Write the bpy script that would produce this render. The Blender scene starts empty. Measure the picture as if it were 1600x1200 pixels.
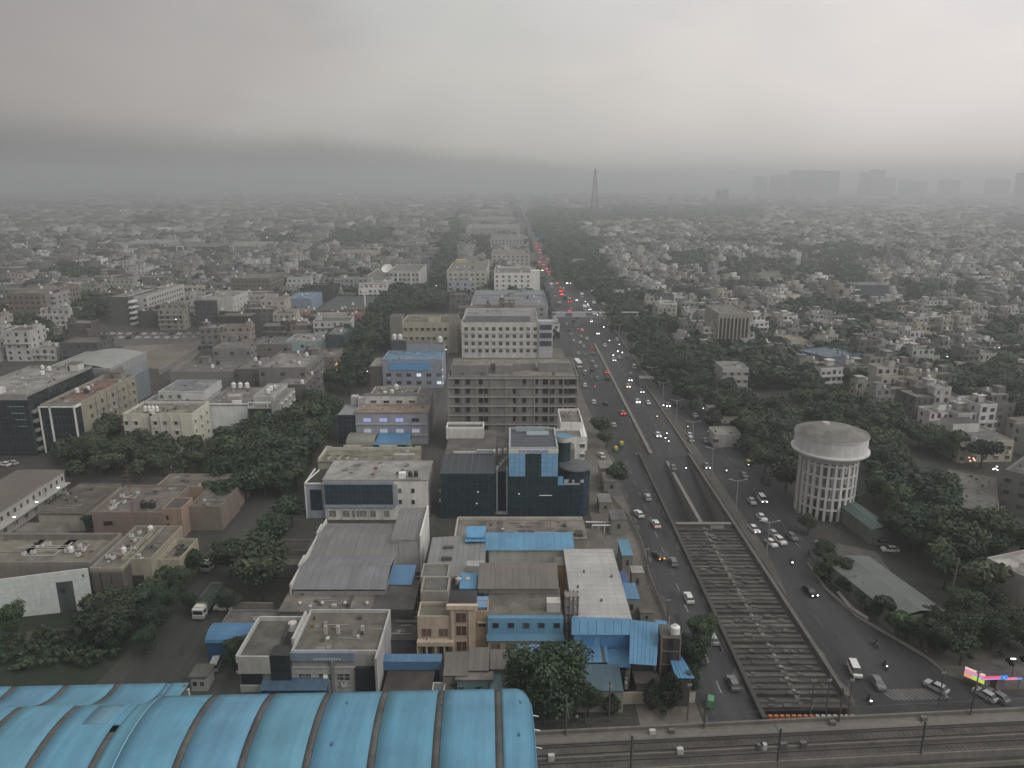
import bpy, math, random
import numpy as np
from mathutils import Matrix, Vector

SC = bpy.context.scene
COL = SC.collection
R = random.Random(7)
NR = np.random.default_rng(11)

# ------------------------------------------------------------------ camera
CAM_H = 90.0
FPX = 1190.0                       # focal length for a frame 1600 wide
PITCH = math.atan(314 / FPX)
CP, SP = math.cos(PITCH), math.sin(PITCH)
cam_d = bpy.data.cameras.new('camera')
cam_d.sensor_width = 36.0
cam_d.lens = FPX / 1600 * 36.0
cam_d.clip_start = 1.0
cam_d.clip_end = 60000.0
cam = bpy.data.objects.new('camera', cam_d)
COL.objects.link(cam)
cam.location = (0, 0, CAM_H)
cam.rotation_euler = (math.pi / 2 - PITCH, 0, 0)
SC.camera = cam

# ------------------------------------------------------------------ world
world = bpy.data.worlds.new('World')
SC.world = world
world.use_nodes = True
wn, wl = world.node_tree.nodes, world.node_tree.links
wn.clear()
w_out = wn.new('ShaderNodeOutputWorld')
SUN_EL, SUN_ROT = math.radians(42), math.radians(120)
sky = wn.new('ShaderNodeTexSky')
sky.sky_type = 'NISHITA'
sky.sun_disc = False
sky.sun_elevation = SUN_EL
sky.sun_rotation = SUN_ROT
sky.dust_density = 6.0
bg_sky = wn.new('ShaderNodeBackground')
bg_sky.inputs['Strength'].default_value = 0.05
wl.new(sky.outputs[0], bg_sky.inputs[0])
tc = wn.new('ShaderNodeTexCoord')
sep = wn.new('ShaderNodeSeparateXYZ')
wl.new(tc.outputs['Generated'], sep.inputs[0])


def wmath(op, a, b=None, clamp=False):
    n = wn.new('ShaderNodeMath')
    n.operation = op
    n.use_clamp = clamp
    for i, v in enumerate((a, b)):
        if v is None:
            continue
        if isinstance(v, (int, float)):
            n.inputs[i].default_value = v
        else:
            wl.new(v, n.inputs[i])
    return n.outputs[0]


def wnoise(scale, stretch, detail=3.0):
    mp = wn.new('ShaderNodeMapping')
    mp.inputs['Scale'].default_value = stretch
    wl.new(tc.outputs['Generated'], mp.inputs[0])
    n = wn.new('ShaderNodeTexNoise')
    n.inputs['Scale'].default_value = scale
    n.inputs['Detail'].default_value = detail
    n.inputs['Roughness'].default_value = 0.45
    wl.new(mp.outputs[0], n.inputs['Vector'])
    return n.outputs[0]


def wramp(fac, stops):
    r = wn.new('ShaderNodeValToRGB')
    r.color_ramp.interpolation = 'EASE'
    el = r.color_ramp.elements
    while len(el) < len(stops):
        el.new(0.5)
    for e, (p, c) in zip(el, stops):
        e.position = p
        e.color = (*c, 1)
    wl.new(fac, r.inputs[0])
    return r.outputs[0]


def wmix(f, a, b):
    m = wn.new('ShaderNodeMix')
    m.data_type = 'RGBA'
    wl.new(f, m.inputs[0])
    wl.new(a, m.inputs[6])
    wl.new(b, m.inputs[7])
    return m.outputs[2]


n1 = wnoise(2.6, (1, 1, 3.0))
n2 = wnoise(6.0, (1, 1, 2.2), 5.0)
azi = wmath('ADD', wmath('MULTIPLY', sep.outputs['X'], 0.80), 0.5)
azi = wmath('ADD', azi, wmath('MULTIPLY', wmath('SUBTRACT', n1, 0.5), 0.34), clamp=True)
cloud = wramp(azi, [(0.0, (0.36, 0.335, 0.33)), (0.25, (0.44, 0.42, 0.41)), (0.45, (0.60, 0.595, 0.565)),
                    (0.7, (0.74, 0.71, 0.685)), (0.9, (0.85, 0.80, 0.785))])
up = wramp(wmath('ADD', wmath('MULTIPLY', sep.outputs['Z'], 1.0), wmath('MULTIPLY', wmath('SUBTRACT', n2, 0.5), 0.26), clamp=True),
           [(0.0, (1.0, 0.97, 0.94)), (0.11, (1.05, 1.02, 1.0)), (0.24, (0.94, 0.95, 0.97)), (0.45, (1.12, 1.12, 1.14)), (1.0, (1.5, 1.5, 1.5))])
mul = wn.new('ShaderNodeMix')
mul.data_type = 'RGBA'
mul.blend_type = 'MULTIPLY'
mul.inputs[0].default_value = 1.0
wl.new(cloud, mul.inputs[6])
wl.new(up, mul.inputs[7])
dust_h = wmath('ADD', wmath('MULTIPLY', wmath('SUBTRACT', 0.70, azi), 0.112), wmath('MULTIPLY', wmath('SUBTRACT', n2, 0.5), 0.045))
dust_h = wmath('MAXIMUM', dust_h, 0.007)
d_n = wn.new('ShaderNodeMapRange')
d_n.interpolation_type = 'SMOOTHSTEP'
for i_, v_ in ((1, 0.3), (2, 1.5), (3, 1.0), (4, 0.0)):
    d_n.inputs[i_].default_value = v_
wl.new(wmath('DIVIDE', sep.outputs['Z'], dust_h), d_n.inputs[0])
d_f = d_n.outputs[0]
dust_col = wramp(azi, [(0.0, (0.142, 0.150, 0.142)), (0.3, (0.18, 0.187, 0.178)), (0.55, (0.27, 0.265, 0.25)), (0.8, (0.52, 0.51, 0.50)), (1.0, (0.60, 0.58, 0.58))])
overcast = wmix(d_f, mul.outputs[2], dust_col)
bg_c = wn.new('ShaderNodeBackground')
bg_c.inputs['Strength'].default_value = 1.27
wl.new(overcast, bg_c.inputs[0])
mixs = wn.new('ShaderNodeMixShader')
mixs.inputs[0].default_value = 0.93
wl.new(bg_sky.outputs[0], mixs.inputs[1])
wl.new(bg_c.outputs[0], mixs.inputs[2])
wl.new(mixs.outputs[0], w_out.inputs[0])

# ------------------------------------------------------------------ sun
sun_d = bpy.data.lights.new('sun', 'SUN')
sun_d.energy = 1.5
sun_d.angle = math.radians(40)
sun_d.color = (1.0, 0.985, 0.96)
sun = bpy.data.objects.new('sun', sun_d)
COL.objects.link(sun)
sdir = Vector((math.sin(SUN_ROT) * math.cos(SUN_EL), math.cos(SUN_ROT) * math.cos(SUN_EL), math.sin(SUN_EL)))
sun.rotation_euler = sdir.to_track_quat('Z', 'Y').to_euler()

# ------------------------------------------------------------------ exposure, sampling
SC.view_settings.view_transform = 'Standard'
SC.view_settings.look = 'None'
SC.view_settings.exposure = -0.22
SC.view_settings.gamma = 1.0
SC.view_settings.use_curve_mapping = False
SC.cycles.max_bounces = 4
SC.cycles.diffuse_bounces = 2
SC.cycles.glossy_bounces = 2
SC.cycles.transmission_bounces = 2
SC.cycles.volume_bounces = 2
SC.cycles.transparent_max_bounces = 6
SC.cycles.use_denoising = True
SC.cycles.sample_clamp_indirect = 4.0

# ------------------------------------------------------------------ materials
MATS = {}


def newmat(name):
    m = bpy.data.materials.new(name)
    m.use_nodes = True
    nt = m.node_tree
    b = nt.nodes['Principled BSDF']
    a = nt.nodes.new('ShaderNodeAttribute')
    a.attribute_name = 'Col'
    g = nt.nodes.new('ShaderNodeNewGeometry')
    MATS[name] = m
    return m, nt, b, a.outputs['Color'], g.outputs['Position']


def nnoise(nt, pos, scale, stretch=(1, 1, 1), detail=4.0, rough=0.6):
    mp = nt.nodes.new('ShaderNodeMapping')
    mp.inputs['Scale'].default_value = stretch
    nt.links.new(pos, mp.inputs[0])
    n = nt.nodes.new('ShaderNodeTexNoise')
    n.inputs['Scale'].default_value = scale
    n.inputs['Detail'].default_value = detail
    n.inputs['Roughness'].default_value = rough
    nt.links.new(mp.outputs[0], n.inputs['Vector'])
    return n.outputs[0]


def nrange(nt, v, a, b, c, d):
    n = nt.nodes.new('ShaderNodeMapRange')
    for i, x in enumerate((a, b, c, d)):
        n.inputs[i + 1].default_value = x
    nt.links.new(v, n.inputs[0])
    return n.outputs[0]


def nmul(nt, a, b):
    n = nt.nodes.new('ShaderNodeMath')
    n.operation = 'MULTIPLY'
    nt.links.new(a, n.inputs[0])
    nt.links.new(b, n.inputs[1])
    return n.outputs[0]


def ntint(nt, col, val, gamma=1.0):
    if gamma != 1.0:
        q = nt.nodes.new('ShaderNodeGamma')
        q.inputs[1].default_value = gamma
        nt.links.new(col, q.inputs[0])
        col = q.outputs[0]
    n = nt.nodes.new('ShaderNodeVectorMath')
    n.operation = 'SCALE'
    nt.links.new(col, n.inputs[0])
    nt.links.new(val, n.inputs['Scale'])
    return n.outputs[0]


def nbump(nt, b, h, strength, dist):
    n = nt.nodes.new('ShaderNodeBump')
    n.inputs['Strength'].default_value = strength
    n.inputs['Distance'].default_value = dist
    nt.links.new(h, n.inputs['Height'])
    nt.links.new(n.outputs[0], b.inputs['Normal'])


m, nt, b, c, p = newmat('plaster')          # painted or raw render with rain streaks
v = nmul(nt, nrange(nt, nnoise(nt, p, 0.9, (1, 1, .12)), .35, .7, 1.04, .80), nrange(nt, nnoise(nt, p, 0.25), .3, .7, .86, 1.08))
nt.links.new(ntint(nt, c, v, 1.2), b.inputs['Base Color'])
b.inputs['Roughness'].default_value = .9

m, nt, b, c, p = newmat('roof')             # weathered flat roofs: blotches and damp
v = nmul(nt, nrange(nt, nnoise(nt, p, 0.22, detail=6), .35, .65, .48, .95), nrange(nt, nnoise(nt, p, 1.6, detail=5), .3, .7, .8, 1.15))
nt.links.new(ntint(nt, c, v, 1.2), b.inputs['Base Color'])
b.inputs['Roughness'].default_value = .95

m, nt, b, c, p = newmat('sheet')            # corrugated sheet
w = nt.nodes.new('ShaderNodeTexWave')
w.inputs['Scale'].default_value = 1.1
w.inputs['Distortion'].default_value = 0.3
nt.links.new(p, w.inputs['Vector'])
v = nmul(nt, nrange(nt, nnoise(nt, p, 0.8, (1.6, .12, .12), 3), .3, .7, .90, 1.08), nrange(nt, nnoise(nt, p, 0.16, detail=5), .35, .7, .82, 1.08))
v = nmul(nt, v, nrange(nt, w.outputs[1], 0, 1, .72, .77))
nt.links.new(ntint(nt, c, v, 1.2), b.inputs['Base Color'])
b.inputs['Roughness'].default_value = .6
nbump(nt, b, w.outputs[1], .3, .03)

m, nt, b, c, p = newmat('glass')            # tinted curtain glass
v = nrange(nt, nnoise(nt, p, 0.5, detail=2), .3, .7, .7, 1.25)
nt.links.new(ntint(nt, c, v), b.inputs['Base Color'])
b.inputs['Roughness'].default_value = .12
b.inputs['IOR'].default_value = 1.5

m, nt, b, c, p = newmat('paint')            # smooth paint, vehicles and metalwork
v = nrange(nt, nnoise(nt, p, 1.4), .3, .7, .88, 1.06)
nt.links.new(ntint(nt, c, v), b.inputs['Base Color'])
b.inputs['Roughness'].default_value = .42

m, nt, b, c, p = newmat('asphalt')
v = nmul(nt, nmul(nt, nrange(nt, nnoise(nt, p, .06, (1, .2, 1), 6), .32, .68, .55, 1.45), nrange(nt, nnoise(nt, p, .5, (1, .04, 1), 2), .35, .65, .85, 1.12)), nrange(nt, nnoise(nt, p, 1.1, detail=6), .3, .7, .82, 1.18))
nt.links.new(ntint(nt, c, v), b.inputs['Base Color'])
b.inputs['Roughness'].default_value = .88

m, nt, b, c, p = newmat('earth')
v = nmul(nt, nrange(nt, nnoise(nt, p, .05, detail=6), .3, .7, .65, 1.3), nrange(nt, nnoise(nt, p, .6, detail=6), .3, .7, .7, 1.25))
nt.links.new(ntint(nt, c, v), b.inputs['Base Color'])
b.inputs['Roughness'].default_value = 1.0

m, nt, b, c, p = newmat('leaf')
oi = nt.nodes.new('ShaderNodeObjectInfo')
v = nmul(nt, nrange(nt, nnoise(nt, p, .12, detail=5), .3, .7, .55, 1.5), nrange(nt, oi.outputs['Random'], 0, 1, .65, 1.5))
hs = nt.nodes.new('ShaderNodeHueSaturation')
nt.links.new(nrange(nt, oi.outputs['Random'], 0, 1, .525, .47), hs.inputs['Hue'])
nt.links.new(ntint(nt, c, v), hs.inputs['Color'])
nt.links.new(hs.outputs[0], b.inputs['Base Color'])
b.inputs['Roughness'].default_value = .75

m = bpy.data.materials.new('light')
m.use_nodes = True
nt = m.node_tree
nt.nodes.clear()
o_ = nt.nodes.new('ShaderNodeOutputMaterial')
e_ = nt.nodes.new('ShaderNodeEmission')
a_ = nt.nodes.new('ShaderNodeAttribute')
a_.attribute_name = 'Col'
nt.links.new(a_.outputs['Color'], e_.inputs[0])
nt.links.new(e_.outputs[0], o_.inputs[0])
try:
    m.cycles.emission_sampling = 'NONE'
except Exception:
    pass
MATS['light'] = m

# ------------------------------------------------------------------ geometry helpers


def W(px, py, z=0.0):
    """World x, y of the point at height z that the photograph shows at pixel (px, py) of 1600 x 1200."""
    dx, dy = (px - 800) / FPX, (py - 600) / FPX
    t = (CAM_H - z) / (SP + dy * CP)
    return dx * t, (CP - dy * SP) * t


def TZ(base, top):
    """Height of a wall whose foot stands at row `base` and whose top shows at row `top`."""
    D = W(0, base)[1]
    dy = (top - 600) / FPX
    return CAM_H - (SP + dy * CP) / (CP - dy * SP) * D


def PX(x, y, z=0.0):
    """Pixel of a world point."""
    dep = y * CP + (CAM_H - z) * SP
    return 800 + FPX * x / dep, 600 + FPX * ((CAM_H - z) * CP - y * SP) / dep


def inpoly(x, y, poly):
    r = False
    j = len(poly) - 1
    for i in range(len(poly)):
        xi, yi = poly[i]
        xj, yj = poly[j]
        if (yi > y) != (yj > y) and x < (xj - xi) * (y - yi) / (yj - yi) + xi:
            r = not r
        j = i
    return r


class MB:
    """Collects faces; build() links them as one mesh object."""

    def __init__(s):
        s.v, s.f, s.m, s.c, s.mats = [], [], [], [], []

    def mi(s, mat):
        if mat not in s.mats:
            s.mats.append(mat)
        return s.mats.index(mat)

    def poly(s, pts, mat, col):
        i = len(s.v)
        s.v.extend(pts)
        s.f.append(tuple(range(i, i + len(pts))))
        s.m.append(s.mi(mat))
        s.c.append(col)

    def box(s, x0, x1, y0, y1, z0, z1, mat, col, bottom=False, top=True, topmat=None, topcol=None):
        i = len(s.v)
        s.v += [(x0, y0, z0), (x1, y0, z0), (x1, y1, z0), (x0, y1, z0), (x0, y0, z1), (x1, y0, z1), (x1, y1, z1), (x0, y1, z1)]
        fs = [(i, i + 1, i + 5, i + 4), (i + 1, i + 2, i + 6, i + 5), (i + 2, i + 3, i + 7, i + 6), (i + 3, i, i + 4, i + 7)]
        k = s.mi(mat)
        for f in fs:
            s.f.append(f); s.m.append(k); s.c.append(col)
        if top:
            s.f.append((i + 4, i + 5, i + 6, i + 7)); s.m.append(s.mi(topmat or mat)); s.c.append(topcol or col)
        if bottom:
            s.f.append((i + 3, i + 2, i + 1, i)); s.m.append(k); s.c.append(col)
        return s

    def bar(s, a, b_, r, mat, col):
        a, b_ = Vector(a), Vector(b_)
        d = (b_ - a).normalized()
        u = d.orthogonal().normalized() * r
        w_ = d.cross(u.normalized()) * r
        i = len(s.v)
        for q in (a, b_):
            for e in (u + w_, u - w_, -u - w_, -u + w_):
                s.v.append(tuple(q + e))
        k = s.mi(mat)
        for f in ((0, 1, 5, 4), (1, 2, 6, 5), (2, 3, 7, 6), (3, 0, 4, 7), (3, 2, 1, 0), (4, 5, 6, 7)):
            s.f.append(tuple(i + q for q in f)); s.m.append(k); s.c.append(col)
        return s

    def cyl(s, x, y, z0, z1, r0, r1, mat, col, n=12, top=True, topcol=None, topmat=None):
        i = len(s.v)
        for z, r in ((z0, r0), (z1, r1)):
            for k in range(n):
                a = 2 * math.pi * k / n
                s.v.append((x + r * math.cos(a), y + r * math.sin(a), z))
        q = s.mi(mat)
        for k in range(n):
            s.f.append((i + k, i + (k + 1) % n, i + n + (k + 1) % n, i + n + k)); s.m.append(q); s.c.append(col)
        if top:
            s.f.append(tuple(i + n + k for k in range(n))); s.m.append(s.mi(topmat or mat)); s.c.append(topcol or col)
        return s

    def mesh(s, name):
        me = bpy.data.meshes.new(name)
        me.from_pydata(s.v, [], s.f)
        for q in s.mats:
            me.materials.append(MATS[q])
        me.polygons.foreach_set('material_index', s.m)
        at = me.attributes.new('Col', 'FLOAT_COLOR', 'FACE')
        at.data.foreach_set('color', np.array([(*q[:3], 1.0) for q in s.c], dtype=np.float32).ravel())
        me.update()
        return me

    def build(s, name, parent=None, **kw):
        return link(name, s.mesh(name), parent, **kw)


def link(name, me, parent=None, loc=(0, 0, 0), rz=0.0, scale=None, rot=None, **props):
    o = bpy.data.objects.new(name, me)
    o.location = loc
    o.rotation_euler = rot or (0, 0, rz)
    if scale:
        o.scale = scale
    if parent is not None:
        o.parent = parent
    COL.objects.link(o)
    for k, v_ in props.items():
        if v_:
            o[k] = v_
    return o


def thing(name, label, cat, loc, rz=0.0, group=None):
    return link(name, None, None, (loc[0], loc[1], loc[2] if len(loc) > 2 else 0.0), rz, label=label, category=cat, group=group)


def struct(name, mb, **kw):
    return mb.build(name, None, kind='structure', **kw)


def copy_tree(root, loc, rz, label=None, group=None):
    r = root.copy()
    COL.objects.link(r)
    r.location, r.rotation_euler = loc, (0, 0, rz)
    if label:
        r['label'] = label
    if group:
        r['group'] = group
    for ch in root.children:
        c_ = ch.copy(); COL.objects.link(c_); c_.parent = r
        for g_ in ch.children:
            d_ = g_.copy(); COL.objects.link(d_); d_.parent = c_
    return r


ORD = ['first', 'second', 'third', 'fourth', 'fifth', 'sixth', 'seventh', 'eighth', 'ninth', 'tenth', 'eleventh', 'twelfth', 'thirteenth',
       'fourteenth', 'fifteenth', 'sixteenth', 'seventeenth', 'eighteenth', 'nineteenth', 'twentieth']
TENS = {20: 'twenty', 30: 'thirty', 40: 'forty', 50: 'fifty', 60: 'sixty', 70: 'seventy', 80: 'eighty', 90: 'ninety'}


def ordw(n):                       # 0-based
    if n < 20:
        return ORD[n]
    k = n + 1
    if k > 99:
        return 'hundred and ' + ordw(k - 101) if k > 100 else 'hundredth'
    t, u = k // 10 * 10, k % 10
    if u == 0:
        return TENS[t][:-1] + 'ieth'
    return TENS[t] + '-' + ORD[u - 1]


# colours (albedo)
WHITE = (.74, .74, .71)
OFFW = (.62, .61, .57)
CREAM = (.55, .50, .39)
PEACH = (.50, .43, .35)
CONC = (.26, .25, .23)
CONCD = (.17, .165, .155)
GREY = (.30, .30, .30)
ROOFC = (.24, .23, .205)
ROOFD = (.155, .15, .14)
BLUE = (.14, .33, .55)
BLUED = (.08, .20, .36)
SKYB = (.20, .42, .55)
DARK = (.03, .032, .034)
GLASS = (.018, .038, .046)
GLASSB = (.022, .036, .055)
SALMON = (.275, .225, .195)

# ------------------------------------------------------------------ shared small meshes
_cache = {}


def window_mesh(w, h, wall=WHITE, pane=DARK, chajja=True, lit=None):
    key = ('win', round(w, 2), round(h, 2), wall, pane, chajja, lit)
    if key in _cache:
        return _cache[key]
    mb = MB()
    fr = (wall[0] * .8, wall[1] * .8, wall[2] * .8)
    t = .09
    mb.box(0, w, -.10, 0, 0, t, 'plaster', fr, bottom=True)
    mb.box(0, w, -.10, 0, h - t, h, 'plaster', fr, bottom=True)
    mb.box(0, t, -.10, 0, t, h - t, 'plaster', fr)
    mb.box(w - t, w, -.10, 0, t, h - t, 'plaster', fr)
    if w > 1.3:
        mb.box(w / 2 - .04, w / 2 + .04, -.07, -.02, t, h - t, 'plaster', fr)
    pc = lit or pane
    mb.poly([(t, -.02, t), (w - t, -.02, t), (w - t, -.02, h - t), (t, -.02, h - t)], 'light' if lit else 'glass', pc)
    if chajja:
        mb.box(-.15, w + .15, -.5, 0, h + .05, h + .15, 'plaster', (wall[0] * .9, wall[1] * .9, wall[2] * .9), bottom=True)
    _cache[key] = mb.mesh('window')
    return _cache[key]


def place_windows(T, side, rect, us, zs, w, h, wall=WHITE, pane=DARK, chajja=True, lit=(), litcol=(1.1, 1.15, 1.3), stuff=False, name='window', skip=()):
    """Windows on one face of the box rect=(x0,x1,y0,y1): f front, r right, l left; us are 0..1 along it."""
    x0, x1, y0, y1 = rect
    k = 0
    big = MB() if stuff else None
    for z in zs:
        for u in us:
            k += 1
            if k in skip:
                continue
            pn = pane
            if pane is DARK:
                pn = R.choice((DARK, DARK, (.05, .052, .055), (.085, .085, .08), (.14, .13, .11), (.02, .02, .02)))
            me = window_mesh(w, h, wall, pn, chajja, litcol if k in lit else None)
            if side == 'f':
                loc, rz = (x0 + (x1 - x0) * u - w / 2, y0 - .004, z), 0
            elif side == 'r':
                loc, rz = (x1 + .004, y0 + (y1 - y0) * u - w / 2, z), math.pi / 2
            else:
                loc, rz = (x0 - .004, y0 + (y1 - y0) * u + w / 2, z), -math.pi / 2
            if not stuff:
                link(name, me, T, loc, rz)
                if R.random() < .13:
                    cs, sn = math.cos(rz), math.sin(rz)
                    link('air_conditioner', ac_mesh(), T, (loc[0] + cs * w * .5 + sn * .36, loc[1] + sn * w * .5 - cs * .36, z - 1.05), rz, scale=(.9, .9, .8))
            else:
                a = window_mb(w, h, wall, pane, chajja, litcol if k in lit else None)
                cs, sn = math.cos(rz), math.sin(rz)
                for pts, mt, cc in a:
                    big.poly([(loc[0] + cs * q[0] - sn * q[1], loc[1] + sn * q[0] + cs * q[1], loc[2] + q[2]) for q in pts], mt, cc)
    if stuff and big.f:
        big.build(name, T, kind='stuff')


def window_mb(w, h, wall, pane, chajja, lit):
    fr = (wall[0] * .85, wall[1] * .85, wall[2] * .85)
    out = [([(0, -.03, 0), (w, -.03, 0), (w, -.03, h), (0, -.03, h)], 'light' if lit else 'glass', lit or pane)]
    out.append(([(-.1, -.12, -.1), (w + .1, -.12, -.1), (w + .1, 0, -.1), (-.1, 0, -.1)][::1], 'plaster', fr))
    out.append(([(-.1, -.12, -.1), (w + .1, -.12, -.1), (w + .1, -.12, 0), (-.1, -.12, 0)], 'plaster', fr))
    if chajja:
        out.append(([(-.15, -.45, h + .05), (w + .15, -.45, h + .05), (w + .15, 0, h + .15), (-.15, 0, h + .15)], 'plaster', fr))
        out.append(([(-.15, -.45, h - .03), (w + .15, -.45, h - .03), (w + .15, -.45, h + .05), (-.15, -.45, h + .05)], 'plaster', fr))
    return out


def tank_mesh(col):
    key = ('tank', col)
    if key not in _cache:
        mb = MB()
        mb.cyl(0, 0, .25, 1.35, .62, .62, 'paint', col, 12, top=False)
        mb.cyl(0, 0, 1.35, 1.62, .62, .25, 'paint', col, 12)
        mb.cyl(0, 0, 1.62, 1.75, .25, .25, 'paint', (col[0] * .7, col[1] * .7, col[2] * .7), 8)
        mb.box(-.65, .65, -.65, .65, 0, .25, 'plaster', CONC)
        _cache[key] = mb.mesh('water_tank')
    return _cache[key]


def ac_mesh():
    if 'ac' not in _cache:
        mb = MB()
        mb.box(-.5, .5, -.3, .3, .12, .95, 'paint', (.5, .5, .48))
        mb.cyl(0, 0, .95, 1.0, .28, .28, 'paint', (.1, .1, .1), 10)
        mb.box(-.5, -.4, -.25, .25, 0, .12, 'paint', DARK)
        mb.box(.4, .5, -.25, .25, 0, .12, 'paint', DARK)
        _cache['ac'] = mb.mesh('air_conditioner')
    return _cache['ac']


def clutter(T, rect, z, tanks=2, acs=3, room=True, wall=WHITE, seed=0, pipes=2, tankcol=None):
    r = random.Random(seed + 17)
    x0, x1, y0, y1 = rect
    if room:
        w, d = min(4.5, (x1 - x0) * .35), min(4.0, (y1 - y0) * .4)
        rx, ry = x0 + (x1 - x0 - w) * r.random(), y1 - d - .8 - r.random()
        mb = MB()
        mb.box(rx, rx + w, ry, ry + d, z + .004, z + 2.6, 'plaster', wall, top=False)
        mb.box(rx - .2, rx + w + .2, ry - .2, ry + d + .2, z + 2.6, z + 2.8, 'roof', ROOFC, bottom=True)
        mb.box(rx + .4, rx + 1.3, ry - .05, ry, z + .1, z + 2.1, 'paint', (.06, .05, .045))
        mb.build('stair_room', T)
    for i in range(tanks):
        c_ = tankcol or r.choice([(.62, .62, .6), (.03, .03, .03), (.62, .62, .6)])
        s_ = .9 + .5 * r.random()
        link('water_tank', tank_mesh(c_), T, (x0 + 1.5 + (x1 - x0 - 3) * r.random(), y0 + 1.5 + (y1 - y0 - 3) * r.random(), z + .004), scale=(s_, s_, s_))
    for i in range(acs):
        link('air_conditioner', ac_mesh(), T, (x0 + 1 + (x1 - x0 - 2) * r.random(), y0 + 1 + (y1 - y0 - 2) * r.random(), z + .004), r.choice([0, 1.57]))
    if pipes:
        mb = MB()
        for i in range(pipes):
            yy = y0 + 1 + (y1 - y0 - 2) * r.random()
            xa = x0 + .6 + (x1 - x0) * .3 * r.random()
            xb = xa + (x1 - x0) * (.3 + .3 * r.random())
            mb.bar((xa, yy, z + .2), (xb, yy, z + .2), .07, 'paint', (.4, .4, .38))
            mb.bar((xb, yy, z + .2), (xb, min(y1 - .5, yy + 3), z + .2), .07, 'paint', (.4, .4, .38))
        mb.build('roof_pipe', T, kind='stuff')


def block(T, rect, z0, z1, wall=WHITE, roof=ROOFC, parapet=.9, roofmat='roof', wallmat='plaster', name='wall', pcol=None):
    x0, x1, y0, y1 = rect
    mb = MB()
    mb.box(x0, x1, y0, y1, z0, z1, wallmat, wall, top=False)
    if parapet:
        t = .25
        pc = pcol or wall
        mb.box(x0, x1, y0, y0 + t, z1, z1 + parapet, wallmat if not pcol else 'plaster', pc)
        mb.box(x0, x1, y1 - t, y1, z1, z1 + parapet, 'plaster', pc)
        mb.box(x0, x0 + t, y0 + t, y1 - t, z1, z1 + parapet, 'plaster', pc)
        mb.box(x1 - t, x1, y0 + t, y1 - t, z1, z1 + parapet, 'plaster', pc)
    mb.build(name, T)
    mb = MB()
    e = .25 if parapet else -.3
    if parapet:
        mb.poly([(x0 + e, y0 + e, z1 + .02), (x1 - e, y0 + e, z1 + .02), (x1 - e, y1 - e, z1 + .02), (x0 + e, y1 - e, z1 + .02)], roofmat, roof)
        mb.poly([(x0 + e, y1 - e, z1 - .2), (x1 - e, y1 - e, z1 - .2), (x1 - e, y0 + e, z1 - .2), (x0 + e, y0 + e, z1 - .2)], roofmat, roof)
    else:
        mb.box(x0 + e, x1 - e, y0 + e, y1 - e, z1, z1 + .22, roofmat, roof, bottom=True)
    mb.build('roof', T)
    if (x1 - x0) * (y1 - y0) > 50 and z1 < 26:
        mb = MB()
        zt = z1 + (.02 if parapet else .22)
        for k in range(int(min(26, (x1 - x0) * (y1 - y0) / 9))):
            a, c_ = R.uniform(x0 + .8, x1 - 1.8), R.uniform(y0 + .8, y1 - 1.8)
            t = R.random()
            if t < .35:
                mb.box(a, a + R.uniform(.3, 1.0), c_, c_ + R.uniform(.3, 1.0), zt, zt + R.uniform(.15, .8), 'plaster', R.choice([(.3, .29, .27), (.12, .11, .1), (.5, .5, .48), (.22, .15, .11)]))
            elif t < .6:
                e_ = R.uniform(1.5, 5)
                mb.bar((a, c_, zt + .12), (min(a + e_, x1 - .4), c_ + R.uniform(-.3, .3), zt + .12), .05, 'paint', R.choice([(.1, .1, .1), (.35, .35, .33)]))
            elif t < .8:
                q_, u2 = R.uniform(.6, 2.4), R.uniform(.6, 2.4)
                mb.box(a, min(a + q_, x1 - .3), c_, min(c_ + u2, y1 - .3), zt, zt + .03, 'roof', R.choice([(.13, .12, .105), (.3, .29, .26), (.2, .19, .17)]))
            else:
                mb.bar((a, c_, zt), (a, c_, zt + R.uniform(.8, 2.2)), .045, 'paint', (.2, .2, .19))
        mb.build('roof_debris', T, kind='stuff')


def grid_lines(T, rect, side, z0, z1, du, dz, col, r=.05, name='mullion'):
    """Glazing bars on a face, joined (panes too small to pick apart)."""
    x0, x1, y0, y1 = rect
    mb = MB()
    L = (x1 - x0) if side == 'f' else (y1 - y0)
    n = max(1, round(L / du))
    m_ = max(1, round((z1 - z0) / dz))
    for i in range(n + 1):
        u = L * i / n
        if side == 'f':
            mb.box(x0 + u - r, x0 + u + r, y0 - .07, y0, z0, z1, 'paint', col)
        elif side == 'r':
            mb.box(x1, x1 + .07, y0 + u - r, y0 + u + r, z0, z1, 'paint', col)
        else:
            mb.box(x0 - .07, x0, y0 + u - r, y0 + u + r, z0, z1, 'paint', col)
    for j in range(m_ + 1):
        z = z0 + (z1 - z0) * j / m_
        if side == 'f':
            mb.box(x0, x1, y0 - .09, y0, z - r, z + r, 'paint', col, bottom=True)
        elif side == 'r':
            mb.box(x1, x1 + .09, y0, y1, z - r, z + r, 'paint', col, bottom=True)
        else:
            mb.box(x0 - .09, x0, y0, y1, z - r, z + r, 'paint', col, bottom=True)
    mb.build(name, T, kind='stuff')


def place(xl, xr, top, back, base=None, h=None):
    """Footprint from the rows and columns of the front roof edge: returns origin, width, depth, height."""
    if h is None:
        h = TZ(base, top)
    ax, ay = W(xl, top, h)
    bx, _ = W(xr, top, h)
    by = W(xl, back, h)[1]
    return ax, ay, bx - ax, by - ay, h


def frac(n, a=.08, b=.92):
    return [a + (b - a) * i / max(1, n - 1) for i in range(n)] if n > 1 else [.5]


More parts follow.
